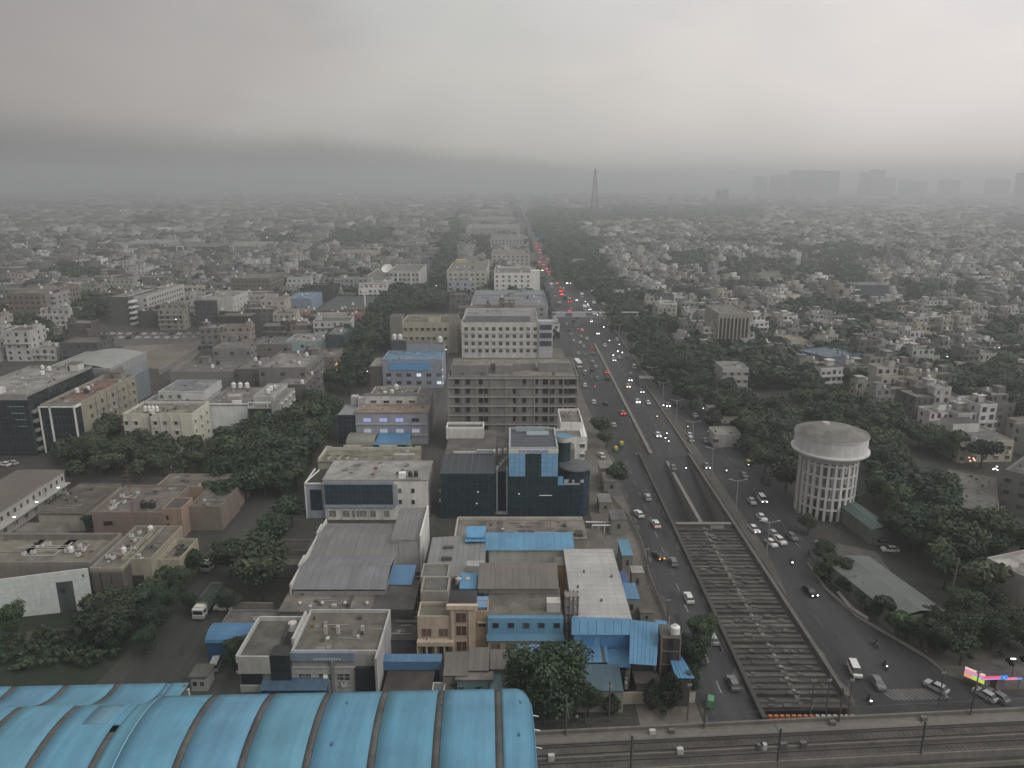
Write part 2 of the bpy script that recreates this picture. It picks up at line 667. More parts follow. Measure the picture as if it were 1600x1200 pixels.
# ================================================================== GROUND, ROADS
SLX0, SLX1, SLY0, SLY1 = 44.2, 59.2, 114.0, 245.0
g = MB()
E = 16000
EARTH = (.042, .041, .035)
for (a, b_, c_, d_) in ((-E, SLX0, -400, E), (SLX1, E, -400, E), (SLX0, SLX1, -400, SLY0), (SLX0, SLX1, SLY1, E)):
    g.poly([(a, c_, 0), (b_, c_, 0), (b_, d_, 0), (a, d_, 0)], 'earth', EARTH)
struct('ground', g)

ASPH = (.034, .035, .037)


def sheet(name, pts, z, mat, col):
    mb = MB()
    mb.poly([(x, y, z) for x, y in pts], mat, col)
    return struct(name, mb)


sheet('road', [(33, 108), (43, 108), (43, 245), (47, 300), (47, 4200), (28, 4200), (28, 420), (33.5, 240)], .02, 'asphalt', ASPH)
sheet('road', [(60.8, 108), (71.5, 108), (70.5, 128), (71.5, 145), (78, 175), (84, 200), (87, 260), (87, 345), (79, 450), (76, 4200), (66, 4200), (66, 340), (61.5, 245)], .02, 'asphalt', ASPH)
sheet('road', [(48, 245.2), (59.4, 245.2), (64, 345), (64, 4200), (49, 4200), (49, 345)], .02, 'asphalt', ASPH)
sheet('road', [(20, 101), (230, 112), (230, 128), (120, 118), (90, 119), (79, 124), (72, 129), (71.5, 108.2), (60.8, 108.2), (59.6, 113), (43.2, 113), (43, 108.2), (33, 108.2), (20, 107)], .012, 'asphalt', ASPH)
sheet('road', [(-120, 60), (230, 60), (230, 100), (-120, 88)], .01, 'asphalt', (.045, .045, .047))
sheet('side_road', [(-73, 118), (-62, 118), (-64.5, 150), (-66, 200), (-80, 300), (-92, 480), (-108, 1000), (-116, 1000), (-102, 480), (-91, 300), (-76.5, 200), (-75, 150)], .015, 'asphalt', (.046, .045, .042))
sheet('yard', [(-62.8, 112), (-30, 112), (-30, 150), (-62.8, 150)], .016, 'asphalt', (.05, .048, .043))
sheet('side_road', [(-27, 190), (-21.5, 190), (-24, 260), (-33, 430), (-52, 760), (-60, 760), (-41, 430), (-32.5, 260)], .017, 'asphalt', (.05, .048, .046))
sheet('side_road', [(-150, 222), (-66, 226), (-66, 234), (-150, 231)], .011, 'asphalt', (.06, .058, .054))
sheet('pavement', [(22, 110), (32.9, 110), (33.4, 240), (27.9, 420), (18, 420), (22, 240)], .03, 'earth', (.125, .115, .098))
sheet('forecourt', [(84, 180), (79.5, 175), (72, 143), (73, 130), (90, 121), (150, 124), (150, 128), (95, 131), (88, 145), (92, 175)], .018, 'earth', (.10, .095, .085))
sheet('lawn', [(-150, 112), (-78, 112), (-76, 140), (-98, 147), (-150, 140)], .03, 'earth', (.018, .026, .013))
sheet('path', [(-122, 112), (-117, 112), (-108, 132), (-97, 138), (-80, 139), (-80, 141.5), (-98, 140.5), (-112, 136), (-122, 122)], .036, 'earth', (.075, .07, .06))
sheet('playing_field', [W(1140, 418), W(1322, 420), W(1330, 447), W(1110, 444)], .05, 'earth', (.15, .155, .12))
sheet('open_ground', [W(215, 527), W(330, 533), W(285, 578), W(150, 572)], .03, 'earth', (.15, .135, .11))
sheet('car_park', [W(40, 520), W(330, 520), W(332, 535), W(90, 545)], .034, 'asphalt', (.085, .082, .078))

# dust and grit drifted along the road edges: nobody could count it
mb = MB()
for (xa, sg, ya, yb) in ((33.6, 1, 112, 420), (42.9, -1, 118, 245), (61.0, 1, 116, 300), (46.7, -1, 250, 420), (86.6, -1, 262, 345)):
    y = ya
    while y < yb:
        w_, l_ = R.uniform(.15, 1.3), R.uniform(2, 9)
        xx = xa + (R.uniform(-.3, .2) if sg > 0 else R.uniform(-.2, .3))
        mb.poly([(xx, y, .041), (xx + sg * w_ * .6, y + l_ * .2, .041), (xx + sg * w_, y + l_ * .6, .041), (xx, y + l_, .041)][::sg], 'earth', (.10, .094, .082))
        y += l_ * R.uniform(.6, 1.5)
for k in range(60):            # tar patches
    xx, y = R.choice((R.uniform(34.5, 42), R.uniform(63, 76))), R.uniform(125, 420)
    a, b_ = R.uniform(.5, 1.6), R.uniform(1.5, 8)
    mb.poly([(xx, y, .0405), (xx + a, y + .2, .0405), (xx + a * .9, y + b_, .0405), (xx + .1, y + b_ * .9, .0405)], 'asphalt', R.choice([(.018, .018, .019), (.06, .06, .058), (.024, .024, .025)]))
mb.build('road_grit', kind='stuff')

# kerbs, median strips
for (x0, x1, ya, yb, h, cc) in ((59.9, 60.7, 118, 245, 1.0, (.16, .155, .14)), (43.1, 43.9, 112, 245, 1.1, (.09, .088, .08)), (61.2, 61.5, 245, 345, .7, CONC)):
    struct('parapet_kerb', MB().box(x0, x1, ya, yb, 0, h, 'plaster', cc))
mb = MB()
mb.poly([(61.6, 150, .14), (64.5, 175, .14), (65.5, 345, .14), (61.8, 345, .14)], 'earth', (.08, .074, .064))
mb.poly([(61.6, 150, .0), (64.5, 175, .0), (64.5, 175, .14), (61.6, 150, .14)], 'plaster', CONC)
mb.poly([(64.5, 175, .0), (65.5, 345, .0), (65.5, 345, .14), (64.5, 175, .14)], 'plaster', CONC)
struct('road_median', mb)
struct('road_median', MB().box(46.9, 48.1, 245.4, 430, .0, .85, 'plaster', (.23, .22, .20)))
struct('road_median', MB().box(64.4, 65.4, 347, 2600, 0, .5, 'plaster', (.22, .21, .19)))
# zebra crossing and lane marks (paint)
sheet('road', [W(1255, 880), W(1290, 920), W(1340, 965), W(1400, 1000), W(1450, 1030), W(1478, 1052), W(1530, 1092), W(1640, 1108), (79, 103.5), (62, 103), (62, 125)], .037, 'asphalt', ASPH)
zc = thing('zebra_crossing', 'worn white zebra crossing on the dark road beside the elevated railway', 'zebra crossing', (*W(1386, 1086), .045))
for i in range(13):
    link('stripe', MB().box(-.24, .24, -1.7, 1.7, 0, .006, 'asphalt', (.13, .13, .125)).mesh('stripe') if i == 0 else zc.children[0].data, zc, (i * .85, i * .03, 0), .5)
mk = MB()
for x in (38.2, 55.2, 73.5):
    y = 120 if x < 50 else (250 if x < 60 else 150)
    while y < 900:
        mk.box(x - .08, x + .08, y, y + 3.5, .024, .030, 'asphalt', (.22, .22, .21))
        y += 9
mk.build('lane_marking', kind='stuff')

# underpass: recessed slot, ramp and beams
u = thing('underpass', 'road underpass roofed by a long ladder of weathered concrete beams', 'underpass', (0, 0, 0))
mb = MB()
Z0 = -6.5
mb.poly([(SLX0, SLY0, Z0), (SLX1, SLY0, Z0), (SLX1, 190, Z0), (SLX0, 190, Z0)], 'asphalt', ASPH)
mb.poly([(SLX0, 190, Z0), (SLX1, 190, Z0), (SLX1, SLY1, 0), (SLX0, SLY1, 0)], 'asphalt', ASPH)
mb.build('carriageway', u)
mb = MB()
for x in (SLX0, SLX1):
    mb.poly([(x, SLY0, Z0), (x, SLY1, Z0), (x, SLY1, 0), (x, SLY0, 0)], 'plaster', CONC)
mb.poly([(SLX0, SLY0, Z0), (SLX1, SLY0, Z0), (SLX1, SLY0, 0), (SLX0, SLY0, 0)], 'plaster', CONC)
mb.build('retaining_wall', u)
u_beam = None
N = 40
for i in range(N):
    y = 116.2 + i * (187.5 - 116.2) / (N - 1) + R.uniform(-.22, .22)
    mb = MB()
    jx = R.uniform(-.1, .1)
    cc = R.choice([(.165, .16, .147), (.19, .186, .17), (.14, .136, .125), (.12, .117, .108)])
    mb.box(SLX0 - .2, SLX1 + .2, -R.uniform(.28, .46), R.uniform(.28, .48), -.75, .06 + R.uniform(-.12, .08), 'roof', cc, bottom=True)
    # a little loose rubble and repair plinths on the beam
    for k in range(R.randint(2, 5)):
        q = R.uniform(SLX0 + .5, SLX1 - 1.5)
        mb.box(q, q + R.uniform(.4, 1.6), R.uniform(-.6, 0), R.uniform(.1, .7), .13, .13 + R.uniform(.05, .22), 'roof', (.17, .165, .15))
    mb.build('beam', u, loc=(0, y, 0))
    for q_ in (.75, 1.1):
        MB().box(SLX0, SLX1, -.06, .06, -.4, -.25, 'plaster', (.17, .165, .15), bottom=True).build('tie_bar', u, loc=(0, y + q_, 0))
mb = MB()
mb.box(51.3, 52.1, 116, 187, -.5, -.12, 'roof', (.22, .21, .19), bottom=True)
mb.build('spine_beam', u)
mb = MB()
mb.box(SLX0, SLX1, 189.5, 190.5, -1.8, 1.0, 'plaster', (.21, .20, .18), bottom=True)
mb.box(SLX0, SLX1, 188.9, 189.3, 1.0, 1.25, 'plaster', (.33, .32, .29), bottom=True)
mb.build('portal_beam', u)
MB().box(53.6, 57.2, 189.2, 189.46, -1.2, .9, 'plaster', (.42, .41, .38), bottom=True).build('portal_panel', u)
MB().box(51.4, 52.4, 190.8, 240, Z0, 0, 'plaster', CONC).build('divider_wall', u)
for i in range(20):           # lamp brackets and cable trays down the middle
    y = 118 + i * 3.5
    mb = MB()
    mb.bar((51.7, y, -.1), (51.7 + R.uniform(-.3, .3), y + .3, 1.6), .07, 'paint', (.2, .2, .19))
    mb.bar((51.7, y, 1.5), (50.8, y + .4, 1.8), .06, 'paint', (.2, .2, .19))
    mb.bar((51.7, y, 1.5), (52.6, y - .3, 1.7), .06, 'paint', (.2, .2, .19))
    mb.box(50.5, 51.0, y + .3, y + .6, 1.7, 1.85, 'paint', (.3, .3, .29), bottom=True)
    mb.build('lamp_bracket', u)

# ================================================================== FOREGROUND: station roof and viaduct
st = thing('station_roof', 'bright blue vaulted metro station roof with grey translucent strips', 'station roof', (0, 88.6, 0), math.radians(1.9))
SBLUE = (.175, .405, .535)


def vault(y, crown=24.3):
    # local y: 1.2 far edge; crown near -6.5; falls towards the camera
    t = (y + 6.0) / 17.0
    return crown - 5.8 * t * t - 5.0 * t ** 4


def panel(x0, x1, ys, zf, mat, col, parent, name, lift=0.0, nx=3, endround=False):
    mb = MB()
    i = 0
    cols_ = [x0 + (x1 - x0) * k / nx for k in range(nx + 1)]
    rows = []
    for y in ys:
        row = []
        for x in cols_:
            z = zf(x, y) + lift
            row.append((x, y, z))
        rows.append(row)
    n = len(cols_)
    mb.v = [q for r_ in rows for q in r_]
    k = mb.mi(mat)
    for a in range(len(rows) - 1):
        for q in range(n - 1):
            mb.f.append((a * n + q, a * n + q + 1, (a + 1) * n + q + 1, (a + 1) * n + q)); mb.m.append(k); mb.c.append(col)
    # fascia so the sheet has an edge
    o = mb.build(name, parent)
    for pl in o.data.polygons:
        pl.use_smooth = True
    s_ = o.modifiers.new('thickness', 'SOLIDIFY')
    s_.thickness = .12
    s_.offset = -1
    return o


YS = [1.6 - 34 * k / 26 for k in range(27)]
XEND = 2.6


def zmain(x, y):
    z = vault(y)
    d = XEND - x
    if d < 2.6:
        q = 1 - d / 2.6
        z -= 2.4 * q ** 3
    return z


strips = [-1.9 - 7.62 * k for k in range(6)]          # local x of the strips of the main roof, right to left
edges = [XEND] + strips
for k in range(6):
    a = strips[k] + .48
    b_ = XEND if k == 0 else strips[k - 1] - .48
    panel(a, b_, YS, zmain, 'sheet', (SBLUE[0] * R.uniform(.95, 1.06), SBLUE[1] * R.uniform(.97, 1.04), SBLUE[2]), st, 'roof_panel', nx=10 if k == 0 else 4)
    panel(strips[k] - .48, strips[k] + .48, YS, lambda x, y: zmain(x, y) - .08, 'roof', (.16, .16, .152), st, 'skylight_strip', nx=1)
XL = strips[-1] - 7.3                                   # step to the lower, older part
panel(XL, strips[-1] - .48, YS, zmain, 'sheet', SBLUE, st, 'roof_panel', nx=4)
# verge trim at the step and at the right-hand end
for xx, nm, cc in ((XL, 'step_flashing', (.26, .50, .64)), (XEND, 'end_flashing', (.16, .42, .58))):
    mb = MB()
    for a in range(len(YS) - 1):
        y0_, y1_ = YS[a], YS[a + 1]
        z0_, z1_ = zmain(xx, y0_), zmain(xx, y1_)
        w_ = .12
        mb.poly([(xx - w_, y0_, z0_ + .1), (xx + w_, y0_, z0_ + .1), (xx + w_, y1_, z1_ + .1), (xx - w_, y1_, z1_ + .1)], 'paint', cc)
        mb.poly([(xx - w_, y0_, z0_ - 1.2), (xx - w_, y0_, z0_ + .1), (xx - w_, y1_, z1_ + .1), (xx - w_, y1_, z1_ - 1.2)], 'paint', cc)
        mb.poly([(xx + w_, y0_, z0_ - (1.2 if xx < 0 else 6)), (xx + w_, y0_, z0_ + .1), (xx + w_, y1_, z1_ + .1), (xx + w_, y1_, z1_ - (1.2 if xx < 0 else 6))], 'paint', cc)
    mb.build(nm, st)
for i in range(9):
    yy = -1.5 - i * 3.2
    MB().bar((XEND + .1, yy, zmain(XEND, yy) - .3), (XEND + .9, yy, zmain(XEND, yy) - .5), .06, 'paint', (.5, .5, .48)).build('end_bracket', st)

# lower left part: far wing that sweeps up into the crown
YL = [10.2 - 42.6 * k / 34 for k in range(35)]


def zleft(x, y):
    base = vault(y, 23.7)
    if y > .2:
        s = (y - .2) / 10.0
        return vault(.2, 23.7) - 4.1 * (1 - (1 - min(1, s)) ** 2.2)
    return base


def panel_left(x0, x1, col, name='roof_panel', mat='sheet', lift=0.0, yfrom=None, yto=None):
    ys = [y for y in YL if (yfrom is None or y <= yfrom) and (yto is None or y >= yto)]
    return panel(x0, x1, ys, zleft, mat, col, st, name, lift, nx=4 if mat == 'sheet' else 1)


lx = [XL - 2.9 - 7.4 * k for k in range(5)]
prev = XL
for k, s_ in enumerate(lx):
    panel_left(s_ + .48, prev - (0 if k == 0 else .42), (SBLUE[0] * R.uniform(.95, 1.1), SBLUE[1] * R.uniform(.96, 1.04), SBLUE[2]))
    panel_left(s_ - .48, s_ + .48, (.16, .16, .152) if k else (.16, .33, .44), 'skylight_strip', 'roof', -.08, yto=.6 if k == 0 else None)
    if k == 0:
        panel_left(s_ - .48, s_ + .48, (.16, .16, .152), 'skylight_strip', 'roof', -.08, yfrom=-5)
        panel_left(s_ - .48, s_ + .48, SBLUE, 'roof_panel', 'sheet', -.01, yfrom=1.9, yto=-6)
    prev = s_
mb = MB()
mb.box(XL - .5, XL - .1, .5, 9.8, 8, 18.9, 'plaster', CONCD)
mb.bar((XL + .6, 8.5, 9), (XL + .6, 8.5, 19), .15, 'paint', (.4, .4, .38))
mb.build('gable_frame', st)
# faded patched sheet, blown-out pane holes, small roof vents
panel(-54.6, -51.4, [-.2 - .55 * k for k in range(9)], lambda x, y: zleft(x, y) + .05, 'sheet', (.20, .36, .46), st, 'patch_sheet', nx=2)
mb = MB()
for (yy, ln) in ((-1.2, .6), (-2.7, 1.2), (-4.3, .5)):
    mb.box(strips[1] - .36, strips[1] + .36, yy - ln, yy, zmain(0, yy) - .5, zmain(0, yy - ln / 2) + .03, 'paint', (.02, .03, .05))
mb.build('missing_pane', st)
for (x_, y_) in ((-21.7, -2.0), (-22.2, -9.6), (.6, -8.8), (1.0, -2.5)):
    MB().box(x_ - .12, x_ + .12, y_ - .3, y_ + .2, zmain(x_, y_), zmain(x_, y_) + .28, 'paint', (.05, .12, .2)).build('roof_vent', st)
# body of the station under the roof
mb = MB()
mb.box(-98, 1.0, -29, -.5, 0, 17.5, 'plaster', CONCD)
mb.build('station_hall', st)
mb = MB()
mb.box(-98, XL - .6, .2, 9.4, 0, 15.5, 'plaster', CONCD)
mb.build('concourse_wall', st)

# viaduct
vd = thing('railway_viaduct', 'grey concrete elevated metro railway with two tracks and parapets', 'viaduct', (2.0, 96.6, 0), math.radians(4.0))
VL = 190
MB().box(-4, VL, -8.8, 0.0, 8.9, 10.0, 'roof', (.17, .165, .15), bottom=True).build('deck', vd)
MB().box(-4, VL, -.35, 0.0, 10.0, 11.0, 'plaster', (.19, .18, .16)).build('parapet', vd)
MB().box(-4, VL, -2.2, -.352, 10.004, 10.45, 'plaster', (.20, .19, .17)).build('walkway', vd)
MB().box(-4, VL, -8.8, -8.5, 10.0, 11.1, 'plaster', (.21, .20, .175)).build('parapet', vd)
MB().box(-4, VL, -9.15, -8.802, 8.6, 9.3, 'plaster', (.23, .22, .19), bottom=True).build('edge_beam', vd)
mb = MB()
for k in range(120):
    x_ = -3 + k * 1.6
    mb.box(x_, x_ + .08, -8.496, -8.42, 10.0, 11.3, 'paint', (.12, .12, .11))
mb.box(-4, VL, -8.49, -8.44, 11.28, 11.32, 'paint', (.13, .13, .12))
mb.build('railing', vd, kind='stuff')
for c0 in (-3.6, -6.8):
    MB().box(-4, VL, c0 - 1.25, c0 + 1.25, 10.004, 10.2, 'roof', (.14, .132, .118)).build('track_bed', vd)
    for s_ in (-.75, .75):
        MB().box(-4, VL, c0 + s_ - .06, c0 + s_ + .06, 10.2, 10.36, 'paint', (.055, .045, .04)).build('rail', vd)
    mb = MB()
    for k in range(240):
        mb.box(-3.5 + k * .8, -3.3 + k * .8, c0 - 1.1, c0 + 1.1, 10.2, 10.24, 'roof', (.13, .125, .115))
    mb.build('sleeper', vd, kind='stuff')
MB().box(-4, VL, -5.3, -5.08, 10.004, 10.5, 'plaster', (.2, .19, .17)).build('cable_trough', vd)
MB().bar((-4, -2.5, 10.6), (VL, -2.5, 10.6), .06, 'paint', (.08, .08, .075)).build('cable_run', vd)
for k in range(9):
    x_ = 6 + k * 21
    mb = MB()
    mb.bar((x_, -.6, 10.4), (x_, -.6, 16.5), .10, 'paint', (.08, .08, .078))
    mb.bar((x_, -.6, 15.8), (x_, -3.6, 15.5), .05, 'paint', (.08, .08, .078))
    mb.bar((x_, -.6, 14.8), (x_, -3.0, 15.5), .04, 'paint', (.08, .08, .078))
    mb.bar((x_, -.6, 16.4), (x_ + 1.6, -.6, 10.9), .03, 'paint', (.08, .08, .078))
    mb.build('catenary_mast', vd)
    mb = MB()
    mb.bar((x_ + 8, -8.65, 10.2), (x_ + 8, -8.65, 16.5), .13, 'paint', (.08, .08, .078))
    mb.bar((x_ + 8, -8.65, 15.6), (x_ + 8, -6.6, 15.4), .05, 'paint', (.08, .08, .078))
    mb.build('catenary_mast', vd)
    if k % 2 == 0:
        MB().cyl(x_ + 6, -5.3, 0, 8.9, 1.1, 1.1, 'plaster', (.2, .19, .17), 14, top=False).build('pier', vd)
for c0 in (-3.6, -6.8):
    MB().bar((-4, c0, 15.4), (VL, c0, 15.4), .012, 'paint', (.05, .05, .05)).build('contact_wire', vd)
for k in range(10):
    x_ = R.uniform(2, 70)
    y_ = R.choice([-1.2, -5.2])
    MB().box(x_, x_ + .9, y_ - .3, y_ + .3, 10.46 if y_ == -1.2 else 10.1, 11.1, 'paint', R.choice([(.4, .4, .38), (.09, .09, .09)])).build('trackside_cabinet', vd)
# ================================================================== BUILDINGS, CENTRE
HAND = []                     # footprints kept free of generated houses


def keep(x0, x1, y0, y1):
    HAND.append((x0, x1, y0, y1))


def building(name, label, cat, xl, xr, top, back, base=None, h=None, group=None, rz=0.0):
    ox, oy, w, d, h = place(xl, xr, top, back, base, h)
    keep(ox, ox + w, oy, oy + d)
    return thing(name, label, cat, (ox, oy, 0), rz, group), w, d, h


# --- blue and dark glass headquarters
h1 = TZ(810, 738)
ox, oy, w, d, _ = place(688, 773, 738, 700, h=h1)
T = thing('office_building', 'dark glass office block with light blue tower panels and a name board', 'office building', (ox, oy, 0))
lx_ = lambda px, row, h: W(px, row, h)[0] - ox
keep(ox, ox + 46, oy, oy + 38)
wL = w
DP = 36.0
mb = MB(); mb.box(0, wL, 0, DP, 0, h1, 'glass', GLASS, top=False)
mb.build('glass_wall', T, label='dark left wing')
mb = MB()
mb.poly([(-.1, -.1, h1 + .1), (wL + .1, -.1, h1 + .1), (wL + .1, 12.5, h1 + .9), (-.1, 12.5, h1 + .9)], 'sheet', (.075, .085, .10))
mb.poly([(-.1, -.1, h1 - .2), (wL + .1, -.1, h1 - .2), (wL + .1, -.1, h1 + .1), (-.1, -.1, h1 + .1)], 'paint', (.12, .14, .15))
mb.build('roof', T, label='dark grey panelled roof')
for k in range(8):
    MB().bar((wL * (k + .5) / 8, 0, h1 + .17), (wL * (k + .5) / 8, 12.4, h1 + .97), .05, 'paint', (.13, .14, .15)).build('roof_rib', T)
MB().box(0, wL, 12.6, DP, h1 - .1, h1 + .3, 'roof', (.19, .175, .16)).build('roof', T)
mb = MB()
mb.box(2.6, 9.5, 12.6, 12.9, h1 + .3, h1 + 1.5, 'plaster', OFFW)
mb.box(9.5, 13.8, 12.4, 13.4, h1 + .3, h1 + 1.9, 'plaster', (.42, .44, .47))
mb.build('roof_screen', T)
grid_lines(T, (0, wL, 0, DP), 'f', .6, h1, 1.6, 3.25, (.028, .05, .055), r=.05)
MB().box(-.12, wL, -.25, 0, h1 - .35, h1 + .0, 'paint', (.11, .13, .14), bottom=True).build('cornice', T)
# recessed slot with two ribs
x2 = lx_(795, 738, h1)
MB().box(wL + .05, x2 - .05, 2.2, 36, 0, h1 - .6, 'glass', (.012, .02, .024), topmat='roof', topcol=CONCD).build('recess', T)
for xx in (wL + .35, x2 - .75):
    MB().box(xx, xx + .45, -.35, 2.2, 1.6, h1 + .9, 'paint', (.16, .19, .20)).build('rib', T)
MB().box(wL + .1, x2 - .1, -.3, 1.0, 1.3, 1.8, 'paint', (.2, .22, .23), bottom=True).build('sill', T)
for q in range(5):
    link('air_conditioner', ac_mesh(), T, (wL + .8 + q * .7, 4 + q * 2.3, h1 - .59), 1.57)
for q in range(3):
    link('water_tank', tank_mesh((.6, .6, .58)), T, (wL - .5 + q * 1.7, 13.2 + q * .4, h1 + .32))
# tower with name board
h2 = TZ(810, 702)
x3 = lx_(795, 702, h2); x4 = lx_(872, 702, h2)
DT = 17.0
MB().box(x3, x4, -.5, DT, 0, h2 - .1, 'glass', GLASS, top=False).build('tower_wall', T)
grid_lines(T, (x3, x4, -.5, DT), 'f', .6, h2 - 1.2, 1.6, 3.25, (.028, .05, .055), r=.05)
wt = x4 - x3
za = h2 - 7.6
for (a, b_) in ((0, wt * .335), (wt * .66, wt)):
    pm = MB()
    nx_, nz_ = 3, 5
    for i in range(nx_):
        for j in range(nz_):
            q0, q1 = x3 + a + (b_ - a) * i / nx_, x3 + a + (b_ - a) * (i + 1) / nx_
            r0, r1 = za + (h2 - 1.0 - za) * j / nz_, za + (h2 - 1.0 - za) * (j + 1) / nz_
            s_ = R.uniform(.93, 1.05)
            MB().box(q0 + .03, q1 - .03, -.68, -.5, r0 + .03, r1 - .03, 'paint', (.185 * s_, .37 * s_, .57 * s_), bottom=True).build('cladding_panel', T)
MB().box(x3 - .05, x4 + .05, -.75, -.45, h2 - .95, h2 + .25, 'paint', (.56, .57, .50), bottom=True).build('name_board', T)
fc = bpy.data.curves.new('sign_text', 'FONT')
fc.body = 'TW TELEGOLINE'
fc.size = 1.05
fc.extrude = .03
fc.align_x = 'CENTER'
fo = bpy.data.objects.new('sign_text', fc)
fo = link('sign_text', bpy.data.meshes.new_from_object(fo), T, kind='stuff')
fo.location = ((x3 + x4) / 2, -.80, h2 - .72)
fo.rotation_euler = (math.pi / 2, 0, 0)
fm = bpy.data.materials.new('sign_letters')
fm.use_nodes = True
fm.node_tree.nodes['Principled BSDF'].inputs['Base Color'].default_value = (.05, .09, .22, 1)
fo.data.materials.clear()
fo.data.materials.append(fm)
MB().box((x3 + x4) / 2 - 3.9, (x3 + x4) / 2 + 3.9, -.77, -.755, h2 - .88, h2 + .18, 'paint', (.50, .52, .62)).build('sign_plate', T)
mb = MB()
for (a, b_, c_, d_) in ((x3, x4, -.45, -.2), (x3, x4, DT - .3, DT), (x3, x3 + .5, -.2, DT - .3), (x4 - .4, x4, -.2, DT - .3)):
    mb.box(a, b_, c_, d_, h2 - .1, h2 + .7, 'plaster', (.42, .44, .45))
mb.build('parapet', T)
MB().box(x3 + .5, x4 - .4, -.2, DT - .3, h2 - .1, h2 + .1, 'sheet', (.10, .115, .145)).build('roof', T)
for k in range(5):
    MB().box(x3 + .6, x4 - .6, 1.2 + k * 2.4, 1.35 + k * 2.4, h2 + .1, h2 + .22, 'paint', (.17, .19, .23)).build('roof_rib', T)
MB().box(x3 + 5, x4 - 2, 11, 14.5, h2 + .1, h2 + .5, 'paint', (.24, .29, .31)).build('skylight', T)
MB().box(x3 + 2, x4 - 3, 15, 15.3, h2 + .1, h2 + 1.5, 'paint', (.33, .38, .40)).build('roof_screen', T)
MB().box(x3, x4 + 6, DT + .05, 35, 0, h1 + .6, 'plaster', (.30, .29, .27), topmat='roof', topcol=(.24, .225, .205)).build('rear_wing', T)
MB().box(x3 + 2, x4 - 1, DT + 6, 30, h1 + .6, h1 + 3.4, 'plaster', (.5, .49, .46), topmat='roof', topcol=(.3, .29, .27)).build('rear_room', T)
# blue-capped round stair
cx = lx_(883, 690, h2 + 1)
MB().cyl(cx, 8.5, 0, h2 - .4, 2.0, 2.0, 'glass', GLASS, 20, top=False).build('round_stair', T)
MB().cyl(cx, 8.5, h2 - .4, h2 + .9, 2.2, 2.2, 'plaster', (.55, .53, .47), 20, top=False).build('stair_band', T)
MB().cyl(cx, 8.5, h2 + .9, h2 + 1.05, 2.25, 2.15, 'sheet', (.16, .36, .50), 20).build('stair_cap', T)
# lower right wing and round corner with disc roof
h3 = TZ(810, 757)
x5 = lx_(906, 757, h3)
MB().box(x4 + .02, x5, .1, 15, 0, h3, 'glass', GLASS, topmat='roof', topcol=(.19, .175, .165)).build('glass_wall', T)
grid_lines(T, (x4, x5, .1, 15), 'f', .6, h3, 1.6, 3.25, (.028, .05, .055), r=.05)
MB().box(x4, x5, -.05, .12, h3 - .1, h3 + .35, 'paint', (.33, .36, .37), bottom=True).build('terrace_kerb', T)
MB().box(x4 + .1, x4 + 1.5, -.1, .1, h3 - .2, h3 + 2.3, 'paint', (.14, .36, .60)).build('blue_fin', T)
for q in range(5):
    link('air_conditioner', ac_mesh(), T, (x4 + 2.4 + q * 1.1, 1.2 + (q % 2) * .7, h3 + .004))
MB().box(x5 - 3.6, x5 - 1.2, 3.5, 6.5, h3, h3 + 2.9, 'glass', (.02, .025, .03)).build('roof_cabin', T)
cx2 = lx_(903, 735, 15)
hr = h3 + 3.6
MB().cyl(cx2 + .2, 4.6, 0, hr, 3.8, 3.8, 'glass', GLASSB, 28, top=False).build('round_corner', T)
mb = MB()
for j in range(7):
    for i in range(28):
        a0, a1 = 2 * math.pi * i / 28, 2 * math.pi * (i + 1) / 28
        z = .8 + j * (hr - 1) / 6
        mb.poly([(cx2 + .2 + 3.87 * math.cos(a), 4.6 + 3.87 * math.sin(a), zz) for a, zz in ((a0, z), (a1, z), (a1, z + .12), (a0, z + .12))], 'paint', (.05, .075, .09))
mb.build('mullion', T, kind='stuff')
MB().cyl(cx2, 4.8, hr, hr + .35, 4.7, 4.7, 'paint', (.17, .19, .20), 32, top=False).build('disc_edge', T)
MB().cyl(cx2, 4.8, hr + .35, hr + 1.0, 4.6, .1, 'sheet', (.15, .165, .175), 32).build('disc_roof', T)
# rear white blocks
for (a, b_, r0, r1, z_) in ((697, 755, 671, 655, h1 + 3.2),):
    xa, ya = W(a, r0, z_); xb = W(b_, r0, z_)[0]; yb = W(a, r1, z_)[1]
    MB().box(xa - ox, xa - ox + 11.5, ya - oy, ya - oy + 5, h1, z_, 'plaster', OFFW, topmat='roof', topcol=ROOFD).build('rear_block', T)
    mb = MB()
    for q in ((xa - ox, xa - ox + 11.5, ya - oy, ya - oy + .3), (xa - ox, xa - ox + .3, ya - oy + .3, ya - oy + 5), (xa - ox + 11.2, xa - ox + 11.5, ya - oy + .3, ya - oy + 5), (xa - ox, xa - ox + 11.5, ya - oy + 5, ya - oy + 5.3)):
        mb.box(*q, z_, z_ + .7, 'plaster', WHITE)
    mb.build('rear_parapet', T)
for q in range(6):
    link('air_conditioner', ac_mesh(), T, (-.4, 2 + q * 2.0, 4 + (q * 37 % 7)), 1.57, rot=None)
for (px_, row_) in ((747, 768), (745, 786), (811, 771)):
    q = W(px_, row_, TZ(810, row_))[0] - ox
    MB().box(q - .2, q + .2, -.66, -.6, TZ(810, row_), TZ(810, row_) + .28, 'light', (.75, .8, .75), bottom=True).build('lit_window', T)
q = W(843, 773, TZ(810, 773))[0] - ox
MB().box(q, q + 3.4, -.66, -.6, TZ(810, 773), TZ(810, 773) + .14, 'light', (.6, .66, .66), bottom=True).build('lit_window', T)

